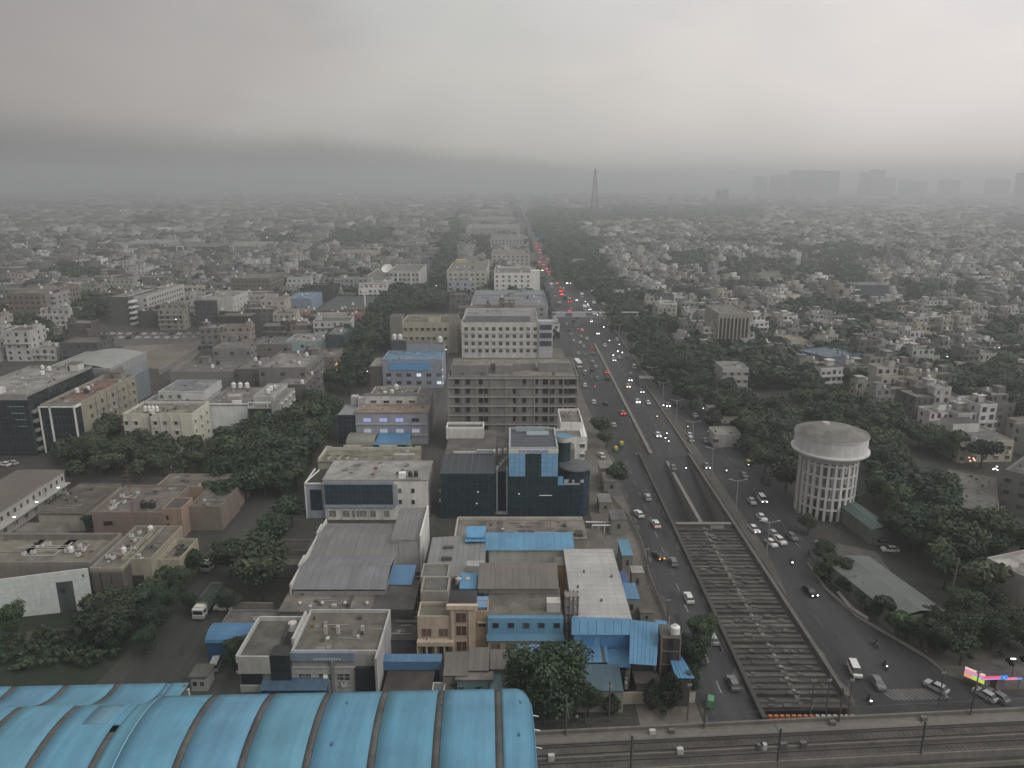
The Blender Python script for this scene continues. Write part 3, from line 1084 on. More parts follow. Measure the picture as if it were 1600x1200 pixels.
# --- white terraced block right behind
T, w, d, h = building('white_building', 'white terraced block behind the round corner of the blue and glass office', 'building', 868, 914, 686, 655, h=15.5)
block(T, (0, w, 0, 8), 0, h, WHITE, ROOFC, .6)
block(T, (2, w, 8.05, d + 3), 0, h + 2, WHITE, ROOFC, .7)
place_windows(T, 'f', (0, w, 0, 8), frac(3), (h - 2.8, h - 6), 1.5, 1.3, WHITE)
MB().box(w - 1, w + .8, 1, d + 3, h - 4, h + .4, 'plaster', WHITE).build('side_fin', T)

# --- unfinished concrete block
T, w, d, h = building('unfinished_building', 'grey unfinished concrete block with rows of empty window openings', 'building', 700, 903, 590, 567, base=704)
CB = (.27, .265, .25)
block(T, (0, w, 0, d + 6), 0, h, CB, (.30, .285, .25), .6)
fl = 8
fh = h / fl
for k in range(1, fl + 1):
    MB().box(-.15, w + .15, -.45, 0, k * fh - .45, k * fh - .1, 'plaster', (.36, .352, .33), bottom=True).build('floor_slab', T)
for k in range(10):
    xx = w * k / 9
    MB().box(xx - .22, xx + .22, -.32, -.005, 0, h, 'plaster', (.33, .322, .30)).build('column', T)
    MB().box(w, w + .3, k * (d + 6) / 10, k * (d + 6) / 10 + .5, 0, h, 'plaster', (.33, .322, .30)).build('column', T)
opn = [(.05, 1.6), (.135, 1.5), (.235, 1.4), (.275, 1.4), (.50, 1.0), (.575, 1.2), (.665, 1.3), (.73, 3.0), (.79, 1.4), (.855, 3.1), (.92, 2.8)]
for k in range(fl):
    for (uu, ow) in opn:
        if (k == fl - 1 and uu in (.275, .5)) or R.random() < .06:
            continue
        oh = fh * .58
        mb = MB()
        mb.box(0, ow, -.02, .02, 0, oh, 'plaster', (.022, .021, .02), bottom=True)
        mb.box(-.12, 0, -.1, 0, -.1, oh, 'plaster', CB)
        mb.box(ow, ow + .12, -.1, 0, -.1, oh, 'plaster', CB)
        mb.box(-.12, ow + .12, -.14, 0, -.2, 0, 'plaster', (.3, .285, .26), bottom=True)
        mb.build('window_opening', T, loc=(w * uu, -.01, k * fh + .8))
for (a, b_, c_, e_, hh) in ((.02, .30, 3, 10, 3.6), (.36, .50, 5, 12, 3.0), (.32, .68, 11, 17, 2.2), (.70, .96, 8, 14, 3.2)):
    MB().box(w * a, w * b_, c_, e_, h + .02, h + hh, 'plaster', CB, topmat='roof', topcol=(.27, .255, .225)).build('roof_room', T)
for q in (.1, .25, .8):
    MB().box(w * q, w * q + 1.2, .8, 1.6, h, h + 1.9, 'plaster', (.2, .19, .17)).build('roof_pier', T)
MB().bar((w + .2, -.2, h + .5), (w + 1.6, 10, h - 4), .2, 'plaster', CONC).build('ramp_rail', T)

# --- white block with many square windows
T, w, d, h = building('white_building', 'long white block with four rows of small square windows and a blank side billboard', 'building', 721, 841, 506, 488, base=562)
block(T, (0, w, 0, d + 10), 0, h, (.62, .61, .57), (.33, .325, .33), .7)
place_windows(T, 'f', (0, w, 0, d), frac(11, .06, .96), [h - 3.6 - k * 3.9 for k in range(4)], 1.9, 1.9, OFFW, chajja=False)
for k in range(3):
    MB().box(-.1, w + .1, -.3, 0, h - 5 - k * 3.9, h - 4.75 - k * 3.9, 'plaster', OFFW, bottom=True).build('string_course', T)
MB().box(2, w - 4, 4, 12, h + .02, h + 3.4, 'sheet', (.30, .30, .32)).build('roof_shed', T)
x_ = w + .2
MB().box(x_, x_ + 7.4, -1, 3, 0, h + 1.5, 'plaster', (.50, .50, .52)).build('billboard_tower', T)
for k in range(3):
    MB().box(x_ + .6, x_ + 6.8, -1.15, -1.0, h - 3.0 - k * 4.3, h - .3 - k * 4.3, 'glass', (.05, .055, .075), bottom=True).build('tower_window', T)

# --- receding row beside the main road
rowspec = [(735, 856, 478, 462, 505, (.36, .36, .37), (.27, .28, .31), 'long grey block with a lavender roof behind the white many-windowed block'),
           (740, 852, 466, 455, 486, (.42, .43, .45), (.30, .34, .36), 'pale blue roofed block behind the lavender roofed one'),
           (772, 830, 428, 418, 468, WHITE, ROOFC, 'white four-storey block with a tall stair tower beside the main road'),
           (698, 760, 425, 410, 466, (.50, .49, .42), ROOFC, 'cream block with a yellow roof room across the lane from a white four-storey block'),
           (700, 742, 440, 430, 470, (.40, .43, .45), ROOFC, 'bluish white block with round tanks at the lane corner'),
           (768, 828, 398, 391, 424, (.48, .47, .45), ROOFC, 'white stepped block, fifth of the row back from the many-windowed block'),
           (766, 818, 374, 367, 398, (.44, .44, .43), ROOFC, 'pale block with strip windows, sixth of the row back from the many-windowed block'),
           (728, 812, 357, 351, 374, (.46, .46, .45), (.30, .30, .29), 'wide pale block, seventh of the row back from the many-windowed block'),
           (735, 805, 344, 339, 356, (.42, .42, .41), ROOFC, 'low pale block, eighth of the row back from the many-windowed block'),
           (750, 800, 331, 327, 342, (.40, .40, .39), ROOFC, 'hazy pale block, ninth of the row back from the many-windowed block')]
for i, (xl, xr, tp, bk, bs, wc, rc, lab) in enumerate(rowspec):
    T, w, d, h = building('commercial_building', lab, 'building', xl, xr, tp, bk, base=bs, group='blocks receding beside the main road')
    block(T, (0, w, 0, d), 0, h, wc, rc, .9)
    nf = max(2, int(h / 3.6))
    place_windows(T, 'f', (0, w, 0, d), frac(max(3, int(w / 4.5))), [h - 3 - 3.6 * k for k in range(nf - 1)], 1.8, 1.7, wc, chajja=i < 5, stuff=i > 3)
    clutter(T, (0, w, 0, d), h, 3, 2, True, wc, seed=i * 7)
    if i == 2:
        MB().box(w, w + 7, 2, 9, 0, h + 2.4, 'plaster', WHITE).build('stair_tower', T)
    if i == 3:
        MB().box(2, 12, d - 7, d - 1, h, h + 3, 'plaster', (.52, .46, .30)).build('roof_room', T)

# ================================================================== MIDDLE COLUMN
# white office with glass band
T, w, d, h = building('white_office', 'white office with a dark ribbon of glass and four small windows on its blank end', 'office building', 505, 667, 750, 725, base=812)
o_ = T.location.x
L = lambda px, row, z: W(px, row, z)[0] - T.location.x
block(T, (0, w, 0, d + 2), 0, h, (.72, .71, .66), (.40, .395, .37), 0, name='wall')
xg = L(612, 770, 9)
MB().box(.3, xg, -.5, -.002, h - 7.0, h - 1.1, 'glass', (.030, .052, .072), bottom=True).build('glass_band', T)
grid_lines(T, (.3, xg, -.5, 0), 'f', h - 7.0, h - 1.1, 1.25, 1.45, (.05, .075, .095), r=.04)
mb = MB()
mb.box(0, xg + .3, -.62, 0, h - 1.1, h - .1, 'plaster', (.36, .40, .44), bottom=True)
mb.box(0, xg + .3, -.62, 0, h - 7.9, h - 7.0, 'plaster', (.36, .40, .44), bottom=True)
mb.box(xg, xg + 1.2, -.6, 0, h - 7.0, h - 1.1, 'plaster', (.36, .40, .44))
mb.build('band_surround', T)
place_windows(T, 'f', (0, xg, 0, d), [.10, .30, .44, .55, .68, .88], [.8], 2.1, 2.0, OFFW, pane=(.22, .23, .22), chajja=False)
for k in range(5):
    MB().box(xg * k / 5 + .6, xg * k / 5 + .95, -.2, 0, 0, h - 8, 'plaster', OFFW).build('pilaster', T)
place_windows(T, 'f', (xg, w, 0, d), [.20, .58], [h - 3.9, h - 7.2], 1.05, 1.5, WHITE, chajja=False)
MB().box(xg + 1.6, xg + 3.4, .5, 2.2, h + .22, h + 1.7, 'paint', WHITE).build('roof_cabinet', T)
link('water_tank', tank_mesh((.03, .03, .03)), T, (xg + 4.6, 1.8, h + .22))
link('water_tank', tank_mesh((.03, .03, .03)), T, (xg + 6.2, 1.8, h + .22))
MB().box(-5.2, -.02, 1.0, d, 0, h - 1.6, 'plaster', (.36, .40, .44), topmat='roof', topcol=(.06, .07, .05)).build('side_wing', T)
MB().box(-4.2, -.9, .96, 1.0, 2.4, h - 3.2, 'glass', (.022, .036, .05), bottom=True).build('wing_glass', T)
mb = MB()
mb.box(-5.5, -.02, .7, 1.0, h - 1.6, h - 1.2, 'plaster', WHITE, bottom=True)
mb.box(-5.5, -5.2, .7, d, 0, h - 1.3, 'plaster', WHITE)
mb.bar((-5.3, 1, h - 1.2), (-2.5, 6, h + .6), .14, 'plaster', WHITE)
mb.build('wing_frame', T)

# cream house with wavy parapet
T, w, d, h = building('cream_building', 'low cream building with a wavy ornamental parapet behind the glass-banded white office', 'building', 497, 652, 722, 704, h=10.5)
block(T, (0, w, 0, d), 0, h, (.45, .43, .36), (.30, .285, .23), 0)
mb = MB()
for k in range(16):
    x0_, x1_ = w * k / 16, w * (k + 1) / 16
    hh = .9 + (.7 if k in (3, 4, 5, 9, 10, 11) else 0) + (.4 if k in (0, 15) else 0)
    mb.box(x0_, x1_, d - .35, d, h + .22, h + hh + .2, 'plaster', (.52, .50, .43))
mb.box(0, .35, 0, d - .35, h + .22, h + 1.2, 'plaster', (.52, .50, .43))
mb.build('wavy_parapet', T)
for q in (2.5, 5.5, 8):
    MB().cyl(q, 2, h + .2, h + 1.2, .7, .7, 'plaster', (.5, .48, .42), 12, topcol=(.05, .06, .04)).build('planter', T)
MB().box(w - 7, w - 1, .5, 2.2, h + .2, h + 2.0, 'plaster', (.42, .40, .36)).build('roof_room', T)

# small cream hall and blue lean-to
T, w, d, h = building('cream_hall', 'low cream hall with a curved grey roof and a bright blue lean-to roof', 'building', 540, 640, 687, 673, base=706)
MB().box(0, w, 0, d, 0, h - 1, 'plaster', (.40, .39, .33), top=False).build('wall', T)
mb = MB()
for k in range(6):
    a0, a1 = math.pi * k / 6, math.pi * (k + 1) / 6
    q0, q1 = d / 2 - d / 2 * math.cos(a0), d / 2 - d / 2 * math.cos(a1)
    mb.poly([(0, q0, h - 1 + 1.3 * math.sin(a0)), (w * .45, q0, h - 1 + 1.3 * math.sin(a0)), (w * .45, q1, h - 1 + 1.3 * math.sin(a1)), (0, q1, h - 1 + 1.3 * math.sin(a1))], 'sheet', (.34, .34, .30))
mb.build('roof', T, label='curved grey roof')
mb = MB()
mb.poly([(w * .44, -1, h - 1.5), (w, -1, h - 1.5), (w - .5, d, h + .2), (w * .47, d, h + .2)], 'sheet', (.15, .34, .54))
mb.build('lean_to_roof', T, label='bright blue sheet roof')
MB().box(w * .44, w * .78, -.7, -.3, h - 4, h - 1.6, 'sheet', (.07, .19, .36)).build('blue_wall', T)
place_windows(T, 'f', (0, w, 0, d), [.22, .9], [h - 3.4], 1.6, 1.3, CREAM, chajja=False)

# block with blue-lit windows
T, w, d, h = building('office_building', 'lavender office with blue-lit windows below a beige terrace', 'office building', 555, 668, 645, 632, base=694)
block(T, (0, w, 0, d), 0, h, (.40, .41, .46), (.36, .30, .24), 0)
place_windows(T, 'f', (0, w, 0, d), frac(4, .16, .83), [h - 3.4], 2.8, 1.5, OFFW, chajja=False, lit=(1, 2, 3), litcol=(.42, .45, .85))
place_windows(T, 'f', (0, w, 0, d), frac(4, .16, .83), [h - 7.4], 2.8, 1.5, OFFW, chajja=False, lit=(1, 2, 3, 4), litcol=(.40, .42, .50))
for k in range(2):
    MB().box(-.1, w + .1, -.4, 0, h - 4.3 - k * 4, h - 4.05 - k * 4, 'plaster', (.5, .5, .54), bottom=True).build('string_course', T)
block(T, (1.5, w - 3, d, d + 1.2), 0, h + 3.6, (.63, .63, .615), ROOFC, 0)
block(T, (3, w - 5, d + 1.3, d + 14), 0, h + 2.4, (.46, .45, .43), (.24, .22, .19), .8)
place_windows(T, 'f', (3, w - 5, d, d + 1), frac(4, .1, .9), [h + .5], 2.2, 1.1, OFFW, chajja=True)
MB().box(w - 4.8, w + .2, d - 1, d + 12, 0, h + 3.0, 'plaster', (.36, .355, .35), topmat='roof', topcol=CONCD).build('stair_core', T)
MB().box(-6.4, -.05, .5, d + 3, 0, h - 1, 'glass', (.022, .03, .042), topmat='roof', topcol=(.33, .35, .35)).build('glass_wing', T)
grid_lines(T, (-6.4, 0, .5, d), 'f', 1, h - 1, 1.6, 1.8, (.06, .075, .09))
for (q, y_) in ((-4, 5), (-1, 3), (1, 5)):
    MB().box(q, q + 2.4, y_ + d - 3, y_ + d, h - 1, h + 2.4, 'plaster', (.50, .50, .49)).build('roof_room', T)
clutter(T, (4, w - 6, d + 1.5, d + 13), h + 2.42, 3, 4, False, seed=4)

# blue-banded block
T, w, d, h = building('blue_banded_building', 'grey block with a wide blue band and blue roof sheets beside the narrow lane', 'building', 597, 690, 563, 552, base=606)
block(T, (0, w, 0, d + 4), 0, h, (.33, .36, .42), (.20, .33, .45), .5)
MB().box(w * .12, w * .80, -.25, 0, h - 4.6, h - .8, 'paint', (.13, .33, .58), bottom=True).build('blue_band', T)
place_windows(T, 'f', (0, w, 0, d), frac(6, .1, .95), [h - 7.6, h - 11.2], 2.2, 1.6, GREY, chajja=False, lit=(4, 12), litcol=(.9, 1.0, 1.1))
MB().box(-6, -.05, 1, d + 4, 0, h - 3, 'plaster', (.15, .14, .13), topmat='roof', topcol=(.36, .35, .33)).build('side_block', T)
MB().box(w * .04, w * .30, d + 4.1, d + 9, 0, h + 5.2, 'glass', (.06, .065, .075), topmat='roof', topcol=CONC).build('glass_tower', T)
MB().box(w * .32, w * .98, d + 4.1, d + 12, 0, h + 3.4, 'plaster', (.33, .36, .38), topmat='roof', topcol=CONCD).build('rear_block', T)
for q in (w * .1, w * .2):
    link('water_tank', tank_mesh((.62, .62, .6)), T, (q, d + 6, h + 5.21), scale=(1.7, 1.7, 1.7))
link('water_tank', tank_mesh((.62, .62, .6)), T, (w * .9, d + 8, h + 3.41), scale=(1.9, 1.9, 1.9))
for k in range(3):
    MB().box(w + .01, w + .3, 1 + k, 1.5 + k, h - 5 - k * 3.4, h - 4.4 - k * 3.4, 'light', (1.0, 1.1, 1.3)).build('wall_lamp', T)

# old cream block beyond
T, w, d, h = building('old_apartment_block', 'old cream block between two plain grey towers, its paint streaked with damp', 'building', 628, 701, 506, 497, base=552)
block(T, (0, w, 0, d + 6), 0, h, (.46, .43, .34), (.21, .20, .17), .9)
place_windows(T, 'f', (0, w, 0, d), frac(8, .07, .93), [h - 4, h - 9, h - 14], 1.7, 1.9, CREAM, chajja=True)
MB().box(-6.4, -.02, -.5, 9, 0, h + 4, 'plaster', (.25, .24, .22), topmat='roof', topcol=CONCD).build('grey_tower', T)
MB().box(w + .02, w + 5, 0, 9, 0, h + 4, 'plaster', (.34, .32, .28), topmat='roof', topcol=CONCD).build('grey_tower', T)
MB().box(w * .55, w * .8, 4, 9, h, h + 3.2, 'plaster', CREAM, topmat='roof', topcol=CONC).build('roof_room', T)

# white winged building and the dish
T, w, d, h = building('white_winged_building', 'white building with slanted white fins left of the dark street', 'building', 607, 656, 424, 414, base=455)
block(T, (0, w, 0, d), 0, h, (.50, .50, .48), ROOFC, .8)
place_windows(T, 'f', (0, w, 0, d), frac(7), [h - 4 - 4.2 * k for k in range(3)], 2.4, 2.2, WHITE, chajja=False)
for q in (.3, .72, .98):
    MB().box(w * q - .6, w * q + .6, -1, 0, 0, h - 1, 'plaster', WHITE).build('fin', T)
T, w, d, h = building('white_stepped_building', 'white stepped building with sloping canopies below the big dish', 'building', 560, 608, 440, 422, base=462)
block(T, (0, w, 0, d), 0, h, (.50, .50, .48), ROOFC, .8)
mb = MB()
mb.box(4, w, -5, 0, h * .5, h * .6, 'plaster', WHITE, bottom=True)
mb.box(8, w + 2, -9, -5.05, h * .25, h * .35, 'plaster', WHITE, bottom=True)
mb.build('canopy', T)
dx_, dy_ = W(605, 414, 20)
T2 = thing('satellite_dish', 'huge white satellite dish tilted skywards on the white stepped building', 'dish', (dx_, dy_, h))
mb = MB()
for i in range(4):
    for k in range(20):
        a0, a1 = 2 * math.pi * k / 20, 2 * math.pi * (k + 1) / 20
        r0, r1 = 5.0 * i / 4, 5.0 * (i + 1) / 4
        mb.poly([(r0 * math.cos(a0), r0 * math.sin(a0), .06 * r0 * r0), (r1 * math.cos(a0), r1 * math.sin(a0), .06 * r1 * r1),
                 (r1 * math.cos(a1), r1 * math.sin(a1), .06 * r1 * r1), (r0 * math.cos(a1), r0 * math.sin(a1), .06 * r0 * r0)], 'paint', (.66, .66, .62))
link('reflector', mb.mesh('reflector'), T2, (0, 0, 4.6), rot=(math.radians(42), math.radians(-12), 0))
mb = MB().bar((0, 0, 0), (0, 0, 4.7), .5, 'paint', GREY)
mb.build('mount', T2)

# ================================================================== INDUSTRIAL YARD BELOW THE GLASS OFFICE
# big twin-span warehouse
hh = 7.5
ox, oy = W(457, 918, hh); x1_ = W(601, 918, hh)[0]; y1_ = W(0, 815, hh)[1]; ym = W(0, 866, hh)[1]
T = thing('warehouse', 'wide grey sheet-roofed warehouse of two shallow spans with a stepped white parapet', 'warehouse', (ox, oy, 0))
w, d = x1_ - ox, y1_ - oy
keep(ox, ox + w, oy, oy + d)
dm = ym - oy
MB().box(0, w, 0, d, 0, hh - .8, 'plaster', (.33, .32, .31), top=False).build('wall', T)
for (a, b_, cc) in ((0, dm, (.29, .295, .31)), (dm, d, (.275, .27, .265))):
    mid = (a + b_) / 2
    for (p0, p1, z0_, z1_) in ((a, mid, hh - .5, hh + .9), (mid, b_, hh + .9, hh - .5)):
        nsh = 12
        for k in range(nsh):
            xa, xb = -.2 + (w + .4) * k / nsh, -.2 + (w + .4) * (k + 1) / nsh
            s_ = R.uniform(.94, 1.05)
            mb = MB()
            e_ = R.uniform(0, .03)
            mb.poly([(xa, p0, z0_ + e_), (xb - .04, p0, z0_ + e_), (xb - .04, p1, z1_ + e_), (xa, p1, z1_ + e_)], 'sheet', (cc[0] * s_, cc[1] * s_, cc[2] * s_))
            mb.build('roof_sheet', T)
mb = MB()
for k in range(14):
    y0_, y1b = d * k / 14, d * (k + 1) / 14
    mb.box(-.6, -.25, y0_, y1b, hh - 2, hh + .7 + (.9 if k % 7 in (3, 4) else 0), 'plaster', (.55, .54, .51))
mb.build('stepped_parapet', T)
# low vented roof in front
hh = 5.5
T, w, d, _ = building('low_shed', 'low brown flat-roofed shed dotted with small round vents', 'shed', 437, 600, 956, 920, h=hh)
block(T, (0, w - 3, 0, d), 0, hh, (.24, .23, .21), (.25, .23, .205), 0)
MB().box(w - 2.7, w + 6, .3, d + 3, 0, hh + .3, 'roof', (.13, .125, .12)).build('dark_roof', T)
for r_ in (.28, .72):
    for k in range(4):
        q = (k + .75) / 4.6 * w
        MB().cyl(q, d * r_, hh + .22, hh + .6, .28, .28, 'paint', (.42, .40, .36), 10).cyl(q, d * r_, hh + .6, hh + .95, .42, .1, 'paint', (.45, .43, .38), 10).build('roof_vent', T)
MB().box(w * .62, w * .66, d * .1, d * .62, hh + .22, hh + .3, 'roof', (.12, .115, .11)).build('roof_hatch', T)
# tank yard left of the warehouse
for i, (xl, xr, tp, bk, h_, c1, lab) in enumerate(((430, 480, 862, 845, 3, (.12, .11, .10), 'dark flat-roofed outhouse beside the trees left of the warehouse, the rear one'),
                                                  (425, 470, 884, 872, 3, (.17, .155, .14), 'brown flat-roofed outhouse left of the warehouse, the front one'),
                                                  (340, 430, 985, 955, 4, (.20, .19, .17), 'flat-roofed outhouse behind the blue arched shed'))):
    T, w, d, h = building('outhouse', lab, 'outhouse', xl, xr, tp, bk, h=h_)
    block(T, (0, w, 0, d), 0, h, (.22, .21, .19), c1, .35)
for (a, b_) in (((418, 925), (448, 925)), ((418, 862), (432, 862))):
    pass
T = thing('compound_wall', 'low pale wall behind the blue arched shed, at the trees', 'wall', (*W(345, 955), 0))
e_ = W(430, 951)
MB().box(0, e_[0] - T.location.x, 0, .3, 0, 2, 'plaster', (.27, .26, .23)).build('wall_panel', T)

# grey metal shed with white front, right of warehouse
T, w, d, h = building('metal_shed', 'grey sheet-roofed shed with a plain white front, right of the warehouse', 'shed', 610, 656, 843, 797, h=8.5)
MB().box(0, w, 0, d, 0, h, 'plaster', (.47, .47, .46), top=False).build('wall', T)
for k in range(6):
    mb = MB()
    s_ = R.uniform(.93, 1.05)
    mb.poly([(w * k / 6, -.3, h + .05), (w * (k + 1) / 6 - .03, -.3, h + .05), (w * (k + 1) / 6 - .03, d, h + .7), (w * k / 6, d, h + .7)], 'sheet', (.29 * s_, .285 * s_, .28 * s_))
    mb.build('roof_sheet', T)
MB().box(w, w + .35, -.5, d, 0, h + 1.3, 'plaster', WHITE).build('side_parapet', T)
T, w, d, h = building('blue_shed', 'small blue sheet roof beside the warehouse front corner', 'shed', 606, 642, 913, 885, h=6)
MB().box(0, w, 0, d, 0, h - .4, 'plaster', (.2, .22, .25), top=False).build('wall', T)
mb = MB(); mb.poly([(-.2, -.2, h), (w + .2, -.2, h), (w + .2, d, h + .4), (-.2, d, h + .4)], 'sheet', (.15, .31, .49)); mb.build('roof', T)
# scrap yard frames
T = thing('steel_frame', 'rusty open steel frame and stairs between the warehouse and the cream houses', 'frame', (*W(640, 1000), 0))
for i in range(7):
    MB().box(-2.6, 2.4, i * 3.0, i * 3.0 + .25, 4.0 + (i % 3) * .3, 4.3 + (i % 3) * .3, 'paint', (.15, .14, .13), bottom=True).build('beam', T)
for (a, b_) in ((-2.6, 0), (2.4, 0), (-2.6, 9), (2.4, 9), (-2.6, 18), (2.4, 18)):
    MB().bar((a, b_, 0), (a, b_, 4.4), .15, 'paint', (.13, .12, .11)).build('post', T)
T, w, d, h = building('dark_shed', 'dark flat shed between the low vented roof and the cream houses', 'shed', 598, 650, 1000, 930, h=3.5)
block(T, (0, w, 0, d), 0, h, (.12, .115, .11), (.105, .10, .095), 0)

# tan flat roof at the foot of the glass office
T, w, d, h = building('flat_roofed_hall', 'long tan flat-roofed hall at the foot of the dark glass office', 'hall', 712, 916, 842, 813, h=6)
block(T, (0, w, 0, d), 0, h, (.34, .32, .28), (.285, .26, .225), 0)
MB().box(-.2, w, d - .35, d, h, h + 1.0, 'plaster', (.48, .46, .41)).build('parapet', T)
MB().box(-.35, 0, 0, d, h - 2, h + .8, 'plaster', (.48, .46, .41)).build('parapet', T)
for (q, e_) in ((.17, 1.9), (.31, 1.6)):
    MB().box(w * q, w * q + e_, 1, d - 1, h + .22, h + .27, 'roof', (.17, .155, .14)).build('roof_strip', T)
for q in (.48, .55, .80, .92):
    MB().box(w * q, w * q + 1.8, .6, 2.8, h + .22, h + 1.0, 'roof', (.15, .14, .13)).build('roof_hatch', T)
mb = MB().bar((w * .45, 2.4, h + .5), (w - 1, 2.4, h + .5), .12, 'paint', (.34, .40, .40)); mb.build('pipe', T)

T, w, d, h = building('blue_cabin', 'small bright blue cabin standing on the tan flat-roofed hall', 'cabin', 728, 757, 838, 822, h=9.6)
MB().box(0, w, 0, d, 6.3, h - .3, 'sheet', (.12, .31, .50), top=False).build('wall', T)
mb = MB(); mb.poly([(-.2, -.9, h - .9), (w + .2, -.9, h - .9), (w + .2, d, h), (-.2, d, h)], 'sheet', (.17, .42, .64)); mb.build('roof', T)

T, w, d, h = building('blue_roofed_shed', 'long shed with light blue roof and white wall in front of the tan hall', 'shed', 758, 898, 860, 839, h=8)
MB().box(.3, w, .6, d, 0, h - .2, 'plaster', (.50, .51, .47), top=False).build('wall', T)
for k in range(14):
    s_ = R.uniform(.95, 1.04)
    mb = MB(); mb.poly([(w * k / 14, 0, h), (w * (k + 1) / 14 - .02, 0, h), (w * (k + 1) / 14 - .02, d, h + 1.2), (w * k / 14, d, h + 1.2)], 'sheet', (.17 * s_, .385 * s_, .56 * s_)); mb.build('roof_sheet', T)
MB().box(0, .8, .3, .6, 0, h - .2, 'paint', (.04, .045, .05)).build('doorway', T)

# skewed grey metal roof
T, w, d, h = building('grey_roofed_shed', 'pale grey metal-roofed shed with two dark roof openings', 'shed', 663, 757, 900, 843, h=7)
MB().box(0, w, 0, d, 0, h - .4, 'plaster', (.33, .33, .31), top=False).build('wall', T)
for k in range(10):
    s_ = R.uniform(.93, 1.05)
    a, b_ = w * k / 10, w * (k + 1) / 10 - .03
    q = .9 * k / 10
    mb = MB(); mb.poly([(a, -.4, h - .3 + q), (b_, -.4, h - .3 + q), (b_, d * (1.0 - .0 * k), h + .6 + q), (a, d, h + .6 + q)], 'sheet', (.33 * s_, .335 * s_, .335 * s_)); mb.build('roof_sheet', T)
for q in (.36, .66):
    MB().box(w * .24, w * .42, d * q, d * q + .8, h + .3, h + 1.15, 'paint', (.08, .08, .08)).build('roof_opening', T)
MB().box(w * .70, w, 1, 3.4, h + .5, h + 1.9, 'plaster', (.40, .40, .38)).build('roof_box', T)

# machinery yard
T = thing('machinery_yard', 'row of small machines with round fans behind the long brown roof', 'machinery', (*W(768, 893, 3), 0))
for k in range(5):
    q = k * 3.3
    MB().box(q, q + 2.2, 0, 1.8, 0, 3.4 + .3 * (k % 2), 'paint', (.17, .16, .14)).build('machine', T)
    MB().cyl(q + 1.1, .9, 3.8, 4.1, .55, .45, 'paint', (.52, .51, .47), 12).build('fan', T)
MB().bar((0, 2.4, 4.4), (19, 2.4, 4.4), .1, 'paint', (.3, .3, .27)).build('pipe', T)
T, w, d, h = building('orange_hut', 'tiny orange hut with a flat grey roof beside the big white roof', 'hut', 869, 889, 884, 872, h=7.5)
block(T, (0, w, 0, d), 0, h, (.52, .36, .20), (.22, .21, .19), 0)

# brown sheet roof and facades below
hz = 10.5
T, w, d, h = building('brown_roofed_factory', 'factory with a brown sheet roof, a blue upper front and cream balconies', 'factory', 763, 879, 960, 895, h=9.2)
xo = T.location.x
MB().box(0, w, .0, d, 0, h, 'plaster', (.24, .23, .20), topmat='roof', topcol=(.22, .205, .18)).build('wall', T)
ys_, ye_ = d * .46, d
for k in range(14):
    s_ = R.uniform(.93, 1.05)
    a, b_ = -2.4 + (w + 2.2) * k / 14, -2.4 + (w + 2.2) * (k + 1) / 14 - .03
    mb = MB(); mb.poly([(a, ys_, h + 1.2), (b_, ys_, h + 1.2), (b_, ye_, h + 2.4), (a, ye_, h + 2.4)], 'sheet', (.245 * s_, .225 * s_, .20 * s_)); mb.build('roof_sheet', T)
MB().box(-2.2, w, ys_ + .4, d - .2, h, h + 1.15, 'plaster', (.28, .26, .23), top=False).build('roof_wall', T)
MB().box(w - 3.0, w - .4, .8, 3, h, h + 2.0, 'plaster', (.52, .50, .47)).build('white_box', T)
MB().box(-.1, w + .1, -1.2, 0, 5.7, h - .1, 'paint', (.15, .33, .47), topmat='sheet', topcol=(.17, .36, .50)).build('blue_front', T)
place_windows(T, 'f', (0, w, -1.2, 0), frac(5, .1, .92), [6.9], 1.3, 1.3, (.2, .35, .5), chajja=False)
mb = MB(); mb.poly([(-.3, -2.4, 4.9), (w + .3, -2.4, 4.9), (w + .3, -1.2, 5.7), (-.3, -1.2, 5.7)], 'sheet', (.13, .30, .42)); mb.build('canopy', T)
MB().box(0, w, -1.9, -.002, 0, 4.7, 'plaster', PEACH).build('lower_front', T)
place_windows(T, 'f', (0, w, -1.9, 0), frac(5, .1, .92), [2.5], 1.9, 1.7, PEACH, pane=(.16, .13, .10), chajja=False)
mb = MB()
for k in range(5):
    q = w * (.02 + .2 * k)
    mb.box(q, q + w * .17, -2.7, -1.9, 1.2, 2.1, 'plaster', (.50, .43, .33), bottom=True)
mb.build('balcony', T)
mb = MB()
for k in range(24):
    mb.box(w * k / 24, w * k / 24 + .25, -2.8, -2.6, .1, 1.0, 'plaster', (.50, .45, .36))
mb.build('baluster', T, kind='stuff')
MB().box(-2.7, -.1, d * .1, d * .35, 6.3, 9.8, 'paint', (.13, .25, .42)).build('blue_tank', T)

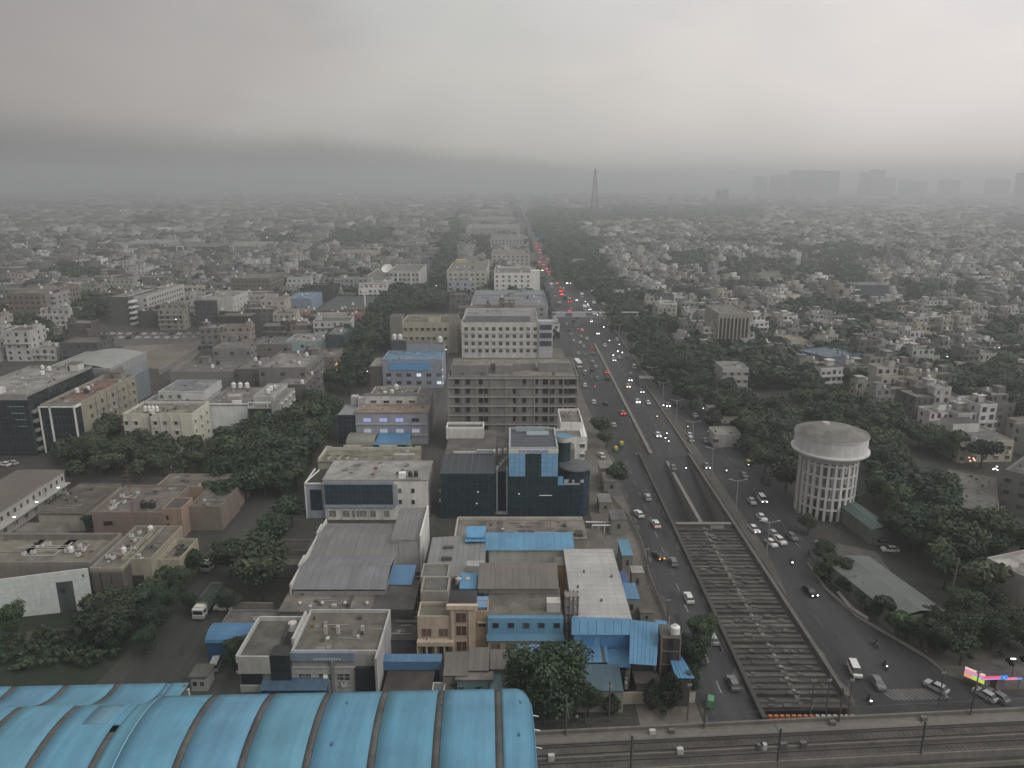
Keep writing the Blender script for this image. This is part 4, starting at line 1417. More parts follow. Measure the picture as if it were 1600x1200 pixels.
# cream houses with stair tower
T, w, d, h = building('cream_house', 'cream balconied house with grey terraces, left of the stair tower', 'house', 652, 708, 968, 945, h=9)
block(T, (0, w, 0, d), 0, h, PEACH, (.25, .24, .20), .7)
place_windows(T, 'f', (0, w, 0, d), [.25, .72], [5.2], 1.9, 1.9, PEACH, pane=(.14, .10, .08), chajja=False)
place_windows(T, 'f', (0, w, 0, d), [.25, .72], [1.2], 1.9, 2.0, PEACH, pane=(.06, .05, .05), chajja=False)
mb = MB()
mb.box(-.1, w + .1, -1.2, -.002, 3.9, 4.8, 'plaster', (.53, .45, .35), bottom=True)
mb.build('balcony', T)
for k in range(5):
    MB().box(w * k / 4 - .15, w * k / 4 + .15, -1.1, -.002, 0, 3.9, 'plaster', (.53, .45, .35)).build('column', T)
for (tp, bk, z_) in ((928, 905, 10), (905, 884, 9)):
    xa, ya = W(657, tp, z_); xb = W(700, tp, z_)[0]; yb = W(657, bk, z_)[1]
    block(T, (xa - T.location.x, xb - T.location.x, ya - T.location.y, yb - T.location.y), 0, z_, (.36, .35, .31), (.24, .235, .21), .6)
T, w, d, h = building('stair_tower', 'cream stair tower with a column of three brown windows', 'tower', 702, 742, 947, 925, h=12)
block(T, (0, w, 0, d), 0, h, PEACH, (.08, .08, .085), 0)
MB().box(-.5, w + .5, -.5, .3, h - .5, h + .35, 'plaster', (.56, .49, .38), bottom=True).build('cornice', T)
place_windows(T, 'f', (0, w, 0, d), [.45], [h - 3.6, h - 6.4, h - 9.8], 2.1, 2.2, PEACH, pane=(.10, .05, .04), chajja=False)
for q in (.06, .74):
    MB().box(w * q, w * q + .5, -.25, 0, 0, h - .6, 'plaster', (.54, .46, .36)).build('pilaster', T)
T, w, d, h = building('peach_house', 'narrow peach house squeezed between the stair tower and the blue factory front', 'house', 743, 763, 958, 940, h=9.5)
block(T, (0, w, 0, d), 0, h, (.42, .32, .24), ROOFD, .4)
place_windows(T, 'f', (0, w, 0, d), [.5], [6.4], 1.5, 1.1, PEACH, pane=(.10, .05, .04), chajja=True)
T, w, d, h = building('blue_shed', 'little blue sheet box above the stair tower roof', 'shed', 720, 742, 920, 898, h=9)
block(T, (0, w, 0, d), 0, h, (.10, .23, .36), (.17, .40, .60), 0, roofmat='sheet')
T, w, d, h = building('black_terrace_house', 'house with a black terrace behind the stair tower', 'house', 698, 745, 944, 905, h=8)
block(T, (0, w, 0, d), 0, h, (.2, .19, .18), (.045, .045, .05), .5)
for q in (.3, .62):
    link('water_tank', tank_mesh((.42, .42, .40)), T, (w * q, d * .8, h + .02))
# scaffold-like service tower
T = thing('service_tower', 'tall dark lattice of vertical pipes beside the factory front', 'tower', (*W(892, 1020), 0))
for k in range(4):
    for q in range(2):
        MB().bar((-1.2 + k * .8, q * 2, 0), (-1.2 + k * .8, q * 2, 12.6), .13, 'paint', (.20, .185, .17)).build('pipe', T)
for k in range(7):
    MB().box(-1.4, 1.4, -.1, 2.1, 1.4 + k * 1.8, 1.55 + k * 1.8, 'paint', (.17, .16, .15), bottom=True).build('platform', T)

# big white roof
T, w, d, h = building('white_roofed_hall', 'big hall under a pale white sheet roof sloping beside the road', 'hall', 898, 985, 967, 857, h=8.3)
MB().box(0, w, 0, d, 0, h - .3, 'plaster', (.33, .32, .30), top=False).build('wall', T)
for k in range(16):
    s_ = R.uniform(.94, 1.04)
    a, b_ = -.2 + d * k / 16, -.2 + d * (k + 1) / 16 - .03
    mb = MB(); mb.poly([(-.3, a, h), (w + .3, a, h + .0), (w + .3, b_, h), (-.3, b_, h)][::1], 'sheet', (.54 * s_, .535 * s_, .525 * s_))
    mb.v = [(q[0], q[1], q[2] + R.uniform(0, .02)) for q in mb.v]
    mb.build('roof_sheet', T)
for (q, e_) in ((.32, .62), (.15, .40), (.55, .22), (.85, .55)):
    MB().cyl(w * q, d * e_, h, h + .6, .3, .2, 'paint', (.15, .14, .13), 8).build('roof_vent', T)

# blue roof complex
T, w, d, h = building('blue_factory', 'L-shaped factory roofed in bright blue sheets beside the dark tower', 'factory', 898, 1045, 990, 965, h=8.6)
bx = lambda px, row, z: (W(px, row, z)[0] - T.location.x, W(px, row, z)[1] - T.location.y)
MB().box(0, 11.5, .6, d, 0, h - .3, 'plaster', (.2, .25, .30), top=False).build('wall', T)
for (pts, z_, cc) in ((((893, 992), (985, 992), (985, 968), (893, 965)), 8.6, (.155, .35, .53)),
                      (((983, 1037), (1026, 1040), (1031, 975), (985, 970)), 8.6, (.15, .345, .53)),
                      (((1024, 985), (1046, 985), (1041, 972), (1024, 970)), 8.75, (.17, .375, .56))):
    P4 = [bx(a, b_, z_) for a, b_ in pts]
    n_ = 7
    for k in range(n_):
        t0, t1 = k / n_, (k + 1) / n_ - .006
        lo = lambda t: (P4[0][0] + (P4[1][0] - P4[0][0]) * t, P4[0][1] + (P4[1][1] - P4[0][1]) * t, z_)
        hi = lambda t: (P4[3][0] + (P4[2][0] - P4[3][0]) * t, P4[3][1] + (P4[2][1] - P4[3][1]) * t, z_ + .25)
        s_ = R.uniform(.95, 1.05)
        mb = MB(); mb.poly([lo(t0), lo(t1), hi(t1), hi(t0)], 'sheet', (cc[0] * s_, cc[1] * s_, cc[2] * s_)); mb.build('roof_sheet', T)
a_, b_ = bx(905, 1000, 7)[0], bx(985, 1000, 7)[0]
MB().box(a_ - 1, b_, .2, .6, 4.6, h - .35, 'paint', (.13, .31, .50)).build('blue_front', T)
for k in range(3):
    q = a_ + .6 + k * 3.4
    MB().box(q, q + (2.2 if k == 0 else 3.0), .05, .2, 5.6, h - .9, 'paint', (.075, .21, .42)).build('shutter', T)
MB().box(a_ - 1, b_ + .4, -.7, .2, 4.2, 4.6, 'roof', (.30, .34, .34), bottom=True).build('ledge', T)
MB().box(b_ - 3, b_ - .2, -1.2, 2, 0, 4.2, 'plaster', (.40, .36, .29)).build('gate_room', T)
MB().box(b_ - 2.2, b_ - .9, -1.28, -1.2, 1.6, 3.4, 'glass', DARK).build('window', T)
x0_, y0_ = bx(990, 1036, 5); x1_, _ = bx(1024, 1036, 5)
MB().box(x0_, x1_, y0_ + 1, d - 1, 0, 8.3, 'plaster', (.10, .09, .085), top=False).build('wall', T)

T, w, d, h = building('blue_roofed_shed', 'low shed with light blue roof strips in front of the cream balconies', 'shed', 803, 952, 1035, 1013, h=5.2)
MB().box(.3, w, .4, d, 0, h - .4, 'plaster', (.17, .16, .15), top=False).build('wall', T)
cuts = [(0, .11, 1), (.11, .16, 0), (.16, .42, 1), (.42, .47, 0), (.47, .63, 1), (.63, .68, 0), (.68, .93, 1), (.93, .965, 0), (.965, 1, 1)]
for (a, b_, k) in cuts:
    mb = MB(); mb.poly([(w * a + .02, 0, h), (w * b_ - .02, 0, h), (w * b_ - .02, d, h + .8), (w * a + .02, d, h + .8)], 'sheet', (.165, .355, .54) if k else (.13, .15, .16)); mb.build('roof_sheet', T)
for k in range(3):
    MB().box(w * .54 + k * .7, w * .54 + k * .7 + .25, .1, .3, h - .9, h - .6, 'light', (.9, .85, .6), bottom=True).build('lamp', T)
T, w, d, h = building('teal_roofed_shed', 'wide dull teal sheet-roofed shed behind the compound wall', 'shed', 878, 975, 1080, 1043, h=4.6)
MB().box(.3, w, .4, d, 0, h - .4, 'plaster', (.30, .29, .26), top=False).build('wall', T)
for k in range(9):
    s_ = R.uniform(.92, 1.05)
    mb = MB(); mb.poly([(w * k / 9, 0, h), (w * (k + 1) / 9 - .02, 0, h), (w * (k + 1) / 9 - .02, d, h + .7), (w * k / 9, d, h + .7)], 'sheet', (.115 * s_, .195 * s_, .235 * s_)); mb.build('roof_sheet', T)
T, w, d, h = building('blue_canopy', 'small blue sheet canopy linking two blue roofs in front of the gate room', 'canopy', 950, 986, 1043, 1018, h=5.0)
mb = MB(); mb.poly([(0, 0, h), (w, 0, h), (w, d, h + .5), (0, d, h + .5)], 'sheet', (.12, .30, .47)); mb.build('roof', T)
for q in (.05, .95):
    MB().bar((w * q, .2, 0), (w * q, .2, h), .08, 'paint', GREY).build('post', T)
T = thing('laundry_rack', 'white sheets hung on a line between the teal roof and the dark tower', 'laundry', (*W(976, 1085), 0))
for k in range(5):
    MB().box(k * .25, k * .25 + .5, k * 1.2, k * 1.2 + .9, 1.0, 2.2, 'plaster', (.5, .5, .48)).build('cloth', T)

# dark tower with dish
ax, ay = W(1044, 1078)
T = thing('brick_tower', 'tall dark brown square tower with pale corner ribs and white tank on top', 'tower', (ax, ay, 0), math.radians(-4))
ht = TZ(1078, 996)
MB().box(-1.8, 1.8, 0, 4.2, 0, ht, 'plaster', (.10, .075, .06), topmat='roof', topcol=CONCD).build('shaft', T)
for q in (-1.8, 1.55):
    MB().box(q, q + .28, -.15, 0, 0, ht, 'plaster', (.25, .21, .18)).build('rib', T)
for k in range(9):
    MB().box(-.5, .5, -.07, 0, 1 + k * (ht - 1) / 9, 2.1 + k * (ht - 1) / 9, 'glass', (.03, .03, .03), bottom=True).build('slit_window', T)
for k in range(4):
    MB().box(-1.8, 1.8, -.1, 0, (k + 1) * ht / 4 - .2, (k + 1) * ht / 4, 'plaster', (.22, .19, .16), bottom=True).build('band', T)
link('water_tank', tank_mesh((.66, .66, .63)), T, (.8, 1.2, ht), scale=(1.4, 1.4, 1.1))
MB().bar((-.4, 1.2, ht), (-.4, 1.2, ht + 3.6), .05, 'paint', GREY).build('mast', T)
T, w, d, h = building('tower_side_roof', 'bright blue tapering sheet roof right of the dark tower', 'shed', 1056, 1086, 1060, 1018, h=6)
MB().box(.2, w * .8, .3, d, 0, h - .4, 'plaster', (.09, .085, .08), top=False).build('wall', T)
for k in range(4):
    mb = MB()
    f0, f1 = k / 4, (k + 1) / 4 - .015
    mb.poly([(w * f0, 0, h), (w * f1, 0, h), (w * f1 * .62, d, h + .4), (w * f0 * .62, d, h + .4)], 'sheet', (.16, .37, .58))
    mb.build('roof_sheet', T)
# compound wall
ax, ay = W(905, 1102); bx_, by_ = W(1086, 1098)
T = thing('compound_wall', 'long cream compound wall facing the elevated railway', 'wall', (ax, ay, 0), math.atan2(by_ - ay, bx_ - ax))
Lw = math.hypot(bx_ - ax, by_ - ay)
for k in range(8):
    MB().box(Lw * k / 8 + .02, Lw * (k + 1) / 8 - .02, 0, .25, 0, 2.3 + .1 * (k % 2), 'plaster', (.40, .37, .31) if k < 7 else (.52, .50, .43)).build('wall_panel', T)
T, w, d, h = building('guard_room', 'flat grey guard room behind the compound wall, below the dark tower', 'hut', 995, 1030, 1068, 1052, h=3)
block(T, (0, w, 0, d), 0, h, (.24, .22, .19), (.16, .15, .135), 0)

# grey-brown shed roofs by the tree
for i, (xl, xr, tp, bk, h_, cc, lab) in enumerate(((692, 732, 1056, 1022, 5.0, (.235, .22, .195), 'brown flat shed below the cream balconied house'),
                                                  (731, 764, 1048, 1015, 5.2, (.25, .24, .215), 'grey-brown sheet-roofed shed, middle of three below the factory'),
                                                  (765, 806, 1046, 1018, 5.0, (.235, .22, .195), 'brown sheet-roofed shed beside the large dark tree'))):
    T, w, d, h = building('brown_roofed_shed', lab, 'shed', xl, xr, tp, bk, h=h_)
    MB().box(0, w, .2, d, 0, h - .3, 'plaster', (.25, .24, .21), top=False).build('wall', T)
    for k in range(4):
        s_ = R.uniform(.93, 1.05)
        mb = MB(); mb.poly([(w * k / 4, 0, h), (w * (k + 1) / 4 - .02, 0, h), (w * (k + 1) / 4 - .02, d, h + .5), (w * k / 4, d, h + .5)], 'sheet', (cc[0] * s_, cc[1] * s_, cc[2] * s_)); mb.build('roof_sheet', T)
T, w, d, h = building('aqua_building', 'low aqua-walled building behind the blue station roof', 'building', 714, 768, 1062, 1052, h=4.6)
block(T, (0, w, 0, d), 0, h, (.22, .31, .32), (.27, .25, .22), 0)
place_windows(T, 'f', (0, w, 0, d), [.12, .6], [1.8], 1.1, 1.4, (.25, .33, .33), chajja=False)
T, w, d, h = building('aqua_roofed_shed', 'dull aqua sheet roof beside the large dark tree', 'shed', 768, 790, 1090, 1050, h=4)
block(T, (0, w, 0, d), 0, h, (.13, .2, .22), (.14, .22, .235), 0, roofmat='sheet')
T, w, d, h = building('small_white_hut', 'small white hut with rounded corner behind the station roof', 'hut', 674, 694, 1085, 1068, h=3)
block(T, (0, w, 0, d), 0, h, (.45, .43, .38), (.22, .25, .26), .3)
T, w, d, h = building('blue_awning', 'long narrow blue awning running beside the office building', 'awning', 594, 690, 1034, 1026, h=5)
for k in range(8):
    mb = MB(); mb.poly([(w * k / 8, 0, h), (w * (k + 1) / 8 - .02, 0, h), (w * (k + 1) / 8 - .02, d, h + .6), (w * k / 8, d, h + .6)], 'sheet', (.14, .27, .42)); mb.build('roof_sheet', T)
MB().box(0, w, .05, .2, 3.2, h - .1, 'paint', (.08, .17, .30)).build('fascia', T)
MB().box(.5, w - .5, .3, .5, 0, 3.2, 'plaster', (.07, .065, .06)).build('wall', T)
T, w, d, h = building('brown_shed', 'brown shed roof between the office building and the station roof', 'shed', 600, 672, 1082, 1050, h=2.8)
block(T, (0, w, 0, d), 0, h, (.14, .12, .11), (.12, .105, .095), 0)

# ------------------------------------------------- white panelled office in front
zz = 9.0
T, w, d, h = building('panelled_office', 'low white panelled office with flat grey roofs and a dark column', 'office building', 455, 592, 1022, 957, h=zz)
block(T, (0, w, 0, d), 0, h, (.40, .40, .39), (.215, .205, .175), .7, pcol=(.50, .50, .48))
xA = W(592, 1022, zz)[0] - T.location.x
MB().box(-.1, w - 4.2, -.4, -.002, h - 1.2, h + .5, 'plaster', (.27, .33, .40), bottom=True).build('printed_fascia', T)
mb = MB()
for k in range(11):
    mb.box(4 + k * .45, 4.3 + k * .45, -.46, -.4, h - 1.0, h - .6, 'paint', (.5, .52, .54))
mb.build('fascia_letters', T, kind='stuff')
MB().box(0, w - 4.4, -.3, -.002, .8, h - 2.5, 'plaster', (.47, .47, .45), bottom=True).build('white_front', T)
grid_lines(T, (0, w - 4.4, -.3, 0), 'f', .8, h - 2.5, .9, .9, (.40, .40, .39), r=.025, name='panel_joint')
place_windows(T, 'f', (0, w - 4.4, -.3, 0), [.20, .52, .82], [h - 5.2], 2.4, 1.5, OFFW, chajja=False, pane=(.05, .055, .055))
MB().box((w - 4.4) * .52 - .3, (w - 4.4) * .52 + .5, -.42, -.405, h - 5.0, h - 3.9, 'light', (.42, .45, .38)).build('lit_window', T)
MB().box(w - 4.2, w - .6, -.8, -.002, 0, h - 2.4, 'glass', (.025, .028, .03)).build('dark_front', T)
MB().box(w - .4, w, -2.2, -.002, 0, h + .6, 'plaster', (.45, .45, .43)).build('end_wall', T)
MB().box((w - 4.4) * .63, (w - 4.4) * .68, -.6, -.31, 0, h - 1.2, 'plaster', (.3, .3, .29)).build('column', T)
for (q, e_) in ((.30, .45), (.45, .45), (.74, .45)):
    MB().box(w * q - .3, w * q + .3, d * e_, d * e_ + .4, h + .02, h + 1.7, 'plaster', (.5, .49, .45)).build('roof_pedestal', T)
MB().box(-3.6, -.05, -.9, 2.2, 0, h + .3, 'glass', (.028, .035, .038), topmat='roof', topcol=(.08, .08, .08)).build('dark_column', T)
MB().box(-9.3, -3.65, -.6, 11.5, 0, h - .6, 'plaster', (.27, .26, .24), topmat='roof', topcol=(.17, .165, .145)).build('left_wing', T)
MB().box(-9.3, -3.65, -.9, -.602, h - 3.4, h + .1, 'plaster', (.47, .47, .45), bottom=True).build('white_front', T)
MB().box(-9.1, -5.2, -.72, -.604, h - 5.7, h - 3.5, 'glass', (.02, .022, .024), bottom=True).build('window_strip', T)
MB().box(-9.3, -4.0, -.9, -.602, h - 7.2, h - 5.8, 'plaster', (.45, .45, .43), bottom=True).build('white_front', T)
mb = MB()
mb.box(-9.6, -9.3, -.9, 11.5, h - 1.2, h + .3, 'plaster', (.5, .5, .47))
mb.box(-9.3, -.3, 11.5, 11.8, h - 1.2, h + .3, 'plaster', (.5, .5, .47))
mb.box(-.5, -.02, 2.3, 11.4, h - .8, h + 1.6, 'plaster', (.48, .48, .45))
mb.build('roof_parapet', T)
MB().cyl(-2.2, 8.8, h - .6, h + .8, 1.0, .8, 'plaster', (.60, .59, .55), 14).build('roof_dome', T)
mb = MB(); mb.poly([(-3.5, 6, h - .5), (-2.6, 6, h - .5), (-2.2, 8, h + 1.5)], 'paint', (.04, .04, .04)); mb.build('roof_fin', T)
# blue arched shed
ax, ay = W(320, 1003, 4.2)
bx_ = W(400, 1003, 4.2)[0]
T = thing('arched_shed', 'blue barrel-roofed shed beside the panelled office', 'shed', (ax, ay, 0))
w = bx_ - ax
keep(ax, ax + w, ay, ay + 6)
MB().box(.2, w, .2, 6, 0, 4.1, 'sheet', (.075, .19, .33), top=False).build('wall', T)
for k in range(6):
    mb = MB()
    for q in range(8):
        a0, a1 = math.pi * q / 8, math.pi * (q + 1) / 8
        P_ = lambda a, x: (x, 3 - 3.1 * math.cos(a), 4.0 + 1.6 * math.sin(a))
        mb.poly([P_(a0, w * k / 6), P_(a0, w * (k + 1) / 6 - .02), P_(a1, w * (k + 1) / 6 - .02), P_(a1, w * k / 6)], 'sheet', (.13, .30, .48))
    mb.build('roof_sheet', T)
# blue gabled shed in front
T, w, d, h = building('blue_gabled_shed', 'dull blue sheet shed in front of the panelled office', 'shed', 404, 510, 1079, 1054, h=3.8)
MB().box(.4, w - .4, .3, d, 0, h - .1, 'sheet', (.06, .13, .22), top=False).build('wall', T)
for k in range(8):
    s_ = R.uniform(.94, 1.05)
    mb = MB(); mb.poly([(w * k / 8, 0, h), (w * (k + 1) / 8 - .02, 0, h), (w * (k + 1) / 8 - .02, d, h + .9), (w * k / 8, d, h + .9)], 'sheet', (.125 * s_, .21 * s_, .30 * s_)); mb.build('roof_sheet', T)
# gate kiosk
T, w, d, h = building('gate_kiosk', 'small white gate kiosk by the yard, left of the parked van', 'kiosk', 297, 322, 1058, 1040, h=3)
block(T, (0, w, 0, d), 0, h, (.42, .42, .39), (.16, .17, .14), 0)
place_windows(T, 'f', (0, w, 0, d), [.25, .7], [1.0], 1.0, 1.2, OFFW, chajja=False)

# ================================================================== BUILDINGS, LEFT
# big hall with curved pale roof
h = TZ(648, 577)
ax, ay = W(70, 577, h); bx_ = W(172, 577, h)[0]; by_ = W(240, 551, h)[1]
w, d = bx_ - ax, by_ - ay
T = thing('auditorium', 'large hall with a pale curved roof and dark vertical fins on its front corner', 'auditorium', (ax, ay, 0))
keep(ax, ax + w, ay, ay + d)
MB().box(0, w, 0, d, 0, h - 3, 'plaster', (.30, .33, .35), top=False).build('wall', T)
MB().box(-.1, w + .1, -.1, d + .1, h - 3, h, 'plaster', (.36, .37, .36), top=False).build('upper_band', T)
for k in range(10):
    mb = MB()
    x0_, x1_ = w * k / 10, w * (k + 1) / 10 - .03
    zf = lambda x: h - .2 + 2.2 * math.sin(math.pi * min(1, max(0, x / w)))
    mb.poly([(x0_, .4, zf(x0_)), (x1_, .4, zf(x1_)), (x1_, d - .4, zf(x1_)), (x0_, d - .4, zf(x0_))], 'sheet', (.40, .41, .39))
    mb.build('roof_sheet', T)
mb = MB()
for (a, b_, c_, e_) in ((0, w, 0, .4), (0, w, d - .4, d), (w - .4, w, .4, d - .4), (0, .4, .4, d - .4)):
    mb.box(a, b_, c_, e_, h, h + .5, 'plaster', (.40, .41, .40))
mb.build('parapet', T)
for k in range(10):
    MB().box(w - 6 + k * .62, w - 5.75 + k * .62, -.7, -.12, 1, h - .6, 'plaster', (.34, .34, .33)).build('fin', T)
MB().box(w - 6.2, w + .1, -.11, -.101, 1, h - .5, 'plaster', (.04, .04, .042)).build('dark_front', T)
for k in range(8):
    MB().box(w + .11, w + .55, 1 + k * 1.1, 1.3 + k * 1.1, 1, h - .6, 'plaster', (.34, .34, .33)).build('fin', T)
grid_lines(T, (0, w + .1, 10, d), 'r', .5, h * .62, 2.2, 1.6, (.22, .25, .27), r=.06, name='cladding_joint')
MB().box(w + .101, w + .12, 10, d, .5, h * .62, 'paint', (.16, .19, .21)).build('side_cladding', T)

# brown and cream block with framed glass front
h = TZ(703, 633)
ax, ay = W(62, 636, h); bx_ = W(117, 636, h)[0]; by_ = W(176, 588, h)[1]
w, d = bx_ - ax, by_ - ay
T = thing('office_building', 'cream office with a dark glass front framed in white and a stained side wall', 'office building', (ax, ay, 0))
keep(ax, ax + w, ay, ay + d)
block(T, (0, w, .2, d), 0, h, (.36, .335, .28), (.22, .20, .18), .8)
MB().box(.1, w - .1, -.25, .19, .5, h - .3, 'glass', (.022, .03, .034)).build('glass_front', T)
grid_lines(T, (0, w, -.25, 0), 'f', .5, h - .3, 1.3, 3.3, (.06, .075, .08))
for (a, b_) in ((-.2, .25), (w * .28, w * .28 + .5), (w - .3, w + .15)):
    MB().box(a, b_, -.75, -.36, 0, h + .4, 'plaster', WHITE).build('frame_post', T)
MB().box(.26, w - .31, -.75, -.36, h, h + .4, 'plaster', WHITE, bottom=True).build('frame_beam', T)
MB().box(w - .5, w + .6, -.3, 3, h - .2, h + .4, 'plaster', WHITE, bottom=True).build('frame_beam', T)
MB().box(w + .01, w + .06, .3, 3.5, 1, h - .4, 'glass', (.022, .03, .034)).build('side_glass', T)
place_windows(T, 'r', (0, w, 0, d), frac(9, .22, .95), [h - 3.4 - 3.3 * k for k in range(4)], 1.4, 1.5, (.36, .335, .28))
for k in range(4):
    MB().box(w, w + .35, d * (.30 + .18 * k), d * (.30 + .18 * k) + .5, 0, h + .3, 'plaster', (.40, .375, .32)).build('pilaster', T)
MB().box(w * .25, w * .95, 8, d - 8, h + .03, h + .12, 'roof', (.27, .18, .14)).build('roof_patch', T)
clutter(T, (0, w, 4, d), h + .02, 3, 3, True, (.3, .28, .24), seed=21, pipes=2)
# dark glass cube at the left edge
h = TZ(712, 620)
ax, ay = W(-70, 620, h); bx_ = W(42, 620, h)[0]; by_ = W(90, 575, h)[1]
w, d = bx_ - ax, by_ - ay
T = thing('office_building', 'dark glass office cube with a pale flat roof at the edge of the framed-front office', 'office building', (ax, ay, 0))
keep(ax, ax + w, ay, ay + d)
block(T, (0, w, 0, d), 0, h, (.025, .034, .038), (.36, .355, .33), .9, wallmat='glass', pcol=(.33, .33, .31))
MB().box(-.05, w + .05, -.06, 0, h - 1.2, h, 'plaster', (.34, .34, .32)).build('fascia', T)
grid_lines(T, (0, w, 0, d), 'f', 1, h - 1.2, 1.5, 3.3, (.05, .06, .065))
for k in range(5):
    MB().box(w, w + 1.0, 1, d - 2, 1.5 + k * 3.3, 2.4 + k * 3.3, 'plaster', (.30, .30, .285)).build('side_balcony', T)
for k in range(4):
    MB().box(w - 7 + k * .9, w - 1.5, -.16, -.1, h - 3.5 - k * 2.3, h - 3.3 - k * 2.3, 'light', (.16, .19, .19)).build('lit_strip', T)
MB().box(w * .45, w * .55, 3, 6, h + .02, h + 2, 'plaster', OFFW).build('roof_cabinet', T)
clutter(T, (4, w - 2, 2, d), h + .02, 3, 6, True, OFFW, seed=5)

# cream stained block
T, w, d, h = building('cream_apartment_block', 'cream damp-stained block with small windows and four white tanks on the roof', 'building', 192, 300, 650, 634, base=707)
CC = (.60, .58, .51)
block(T, (0, w, 0, d + 3), 0, h, CC, (.28, .27, .22), .9)
place_windows(T, 'f', (0, w, 0, d), [.04, .18, .46, .60, .76], [h - 3.2, h - 6.6, h - 10], 1.2, 1.4, CC)
place_windows(T, 'r', (0, w, 0, d + 3), frac(3, .15, .8), [h - 3.2, h - 6.6, h - 10], 1.1, 1.3, CC)
for q in (.30, .40, .53, .68, .83):
    MB().box(w * q, w * q + .4, -.35, 0, 0, h, 'plaster', CC).build('pilaster', T)
for k in range(4):
    link('water_tank', tank_mesh((.66, .66, .63)), T, (w * .27 + k * 1.35, 3.2, h + .4), scale=(.95, .95, 1.4))
MB().box(w * .38, w * .42, 0, 3, h, h + 1.8, 'plaster', CC).build('roof_pier', T)
MB().bar((w * .38, -.4, 2), (w * .38, -.4, h), .12, 'paint', (.2, .19, .17)).build('drain_pipe', T)
# white stepped block behind
T, w, d, h = building('white_office', 'white stepped office with ribbon windows behind the cream stained block', 'office building', 207, 312, 640, 618, base=690)
block(T, (0, w * .60, 0, d), 0, h, (.50, .51, .50), (.33, .34, .35), .5)
block(T, (w * .60 + .02, w, 0, d + 2), 0, h + 1.2, (.36, .355, .34), (.33, .34, .35), .4)
block(T, (w * .26, w * .96, d * .4, d + 6), h + 1.25, h + 4.4, (.50, .51, .50), (.28, .29, .31), .2)
place_windows(T, 'f', (0, w * .60, 0, d), frac(6, .1, .94), [h - 2.6, h - 5.8], 1.5, 1.4, WHITE, chajja=False)
place_windows(T, 'f', (w * .26, w * .9, d * .4, d), frac(5, .08, .9), [h + 2.0], 1.4, 1.5, WHITE, chajja=False)
place_windows(T, 'f', (w * .60, w, 0, d), frac(3, .2, .9), [h - 2.2, h - 6.5], 1.3, 1.3, (.36, .355, .34), chajja=False)
place_windows(T, 'r', (0, w, 0, d), frac(2, .3, .7), [h - 2.2, h - 5.4, h - 8.6], 1.1, 1.2, (.36, .355, .34), chajja=False)
MB().box(w * .62, w * .95, d * .38, d * .4, h + 1.5, h + 3.6, 'plaster', (.58, .58, .56)).build('white_screen', T)
# blank white wall block with glass half
T, w, d, h = building('blank_walled_building', 'building with one huge blank white wall and round tanks on top', 'building', 319, 386, 633, 606, base=683)
block(T, (0, w, 0, d), 0, h, (.70, .72, .70), (.26, .25, .23), 0)
MB().box(-.1, w + .1, -.2, .2, h, h + .7, 'plaster', (.72, .73, .70), bottom=True).build('parapet', T)
for k in range(3):
    link('water_tank', tank_mesh((.62, .62, .60)), T, (3.0 + k * 2.6, d - 2, h + .3), scale=(1.5, 1.5, 1.5))
for k in range(9):
    MB().box(1 + k * 1.2, 1.5 + k * 1.2, 1.0, 1.5, h + .2, h + 1.3, 'plaster', (.30, .29, .27)).build('roof_pier', T)
MB().box(w * .48, w * .78, 2.5, 6, h + .2, h + 2.6, 'plaster', (.42, .40, .37)).build('roof_room', T)
MB().box(w * .64, w * .86, .4, 1, h + .2, h + 1.6, 'plaster', WHITE).build('white_box', T)
T, w, d, h = building('glass_fronted_office', 'dark glass office beside the blank white wall, with a white pergola frame', 'office building', 387, 437, 628, 606, base=690)
block(T, (0, w - 3, 0, d), 0, h - 2.5, (.025, .038, .045), (.36, .36, .34), 0, wallmat='glass')
grid_lines(T, (0, w - 3, 0, d), 'f', 1, h - 2.6, 1.5, 1.7, (.07, .085, .09))
MB().box(w - 3, w, -.4, d, 0, h, 'plaster', (.42, .42, .40), topmat='roof', topcol=CONC).build('side_frame', T)
place_windows(T, 'r', (0, w, 0, d), frac(4, .1, .9), [h - 3, h - 6.2, h - 9.4, h - 12.6], 1.7, 1.8, WHITE)
mb = MB()
mb.box(0, w - 3.05, -.3, 0, h - .4, h, 'plaster', WHITE, bottom=True)
mb.box(0, .4, -.3, 0, h - 2.4, h - .4, 'plaster', WHITE)
mb.box(w * .6, w * .6 + .3, -.3, 0, h - 2.4, h - .4, 'plaster', WHITE)
mb.build('pergola', T)
block(T, (1, w - 3.2, 3, d + 2), h - 2.2, h + .8, (.45, .45, .43), (.42, .42, .40), .4)
clutter(T, (2, w - 4, 4, d), h + .82, 3, 2, False, seed=9)

# long brown building with cream windows at the left edge, aligned with the street
h = 7.5
bx_, ay = W(-60, 872, h)
bx_ = W(88, 742, h)[0]
by_ = W(88, 735, h)[1]
w, d = 13.5, by_ - 168
T = thing('long_office', 'long cream office with a brown hipped roof, its side lined with small windows', 'building', (bx_ - w, 168, 0))
keep(bx_ - w, bx_, 168, by_)
MB().box(0, w, 0, d, 0, h, 'plaster', (.47, .46, .42), top=False).build('wall', T)
mb = MB()
mb.poly([(w + .5, -.5, h), (w + .5, d + .4, h), (w / 2, d - 4, h + 1.9), (w / 2, 0, h + 1.9)], 'sheet', (.20, .175, .15))
mb.build('roof', T)
mb = MB(); mb.poly([(-.5, d + .4, h), (-.5, -.5, h), (w / 2, 0, h + 1.9), (w / 2, d - 4, h + 1.9)], 'sheet', (.25, .235, .215)); mb.build('roof', T)
mb = MB(); mb.poly([(w + .5, d + .4, h), (-.5, d + .4, h), (w / 2, d - 4, h + 1.9)], 'sheet', (.22, .19, .17)); mb.build('roof', T)
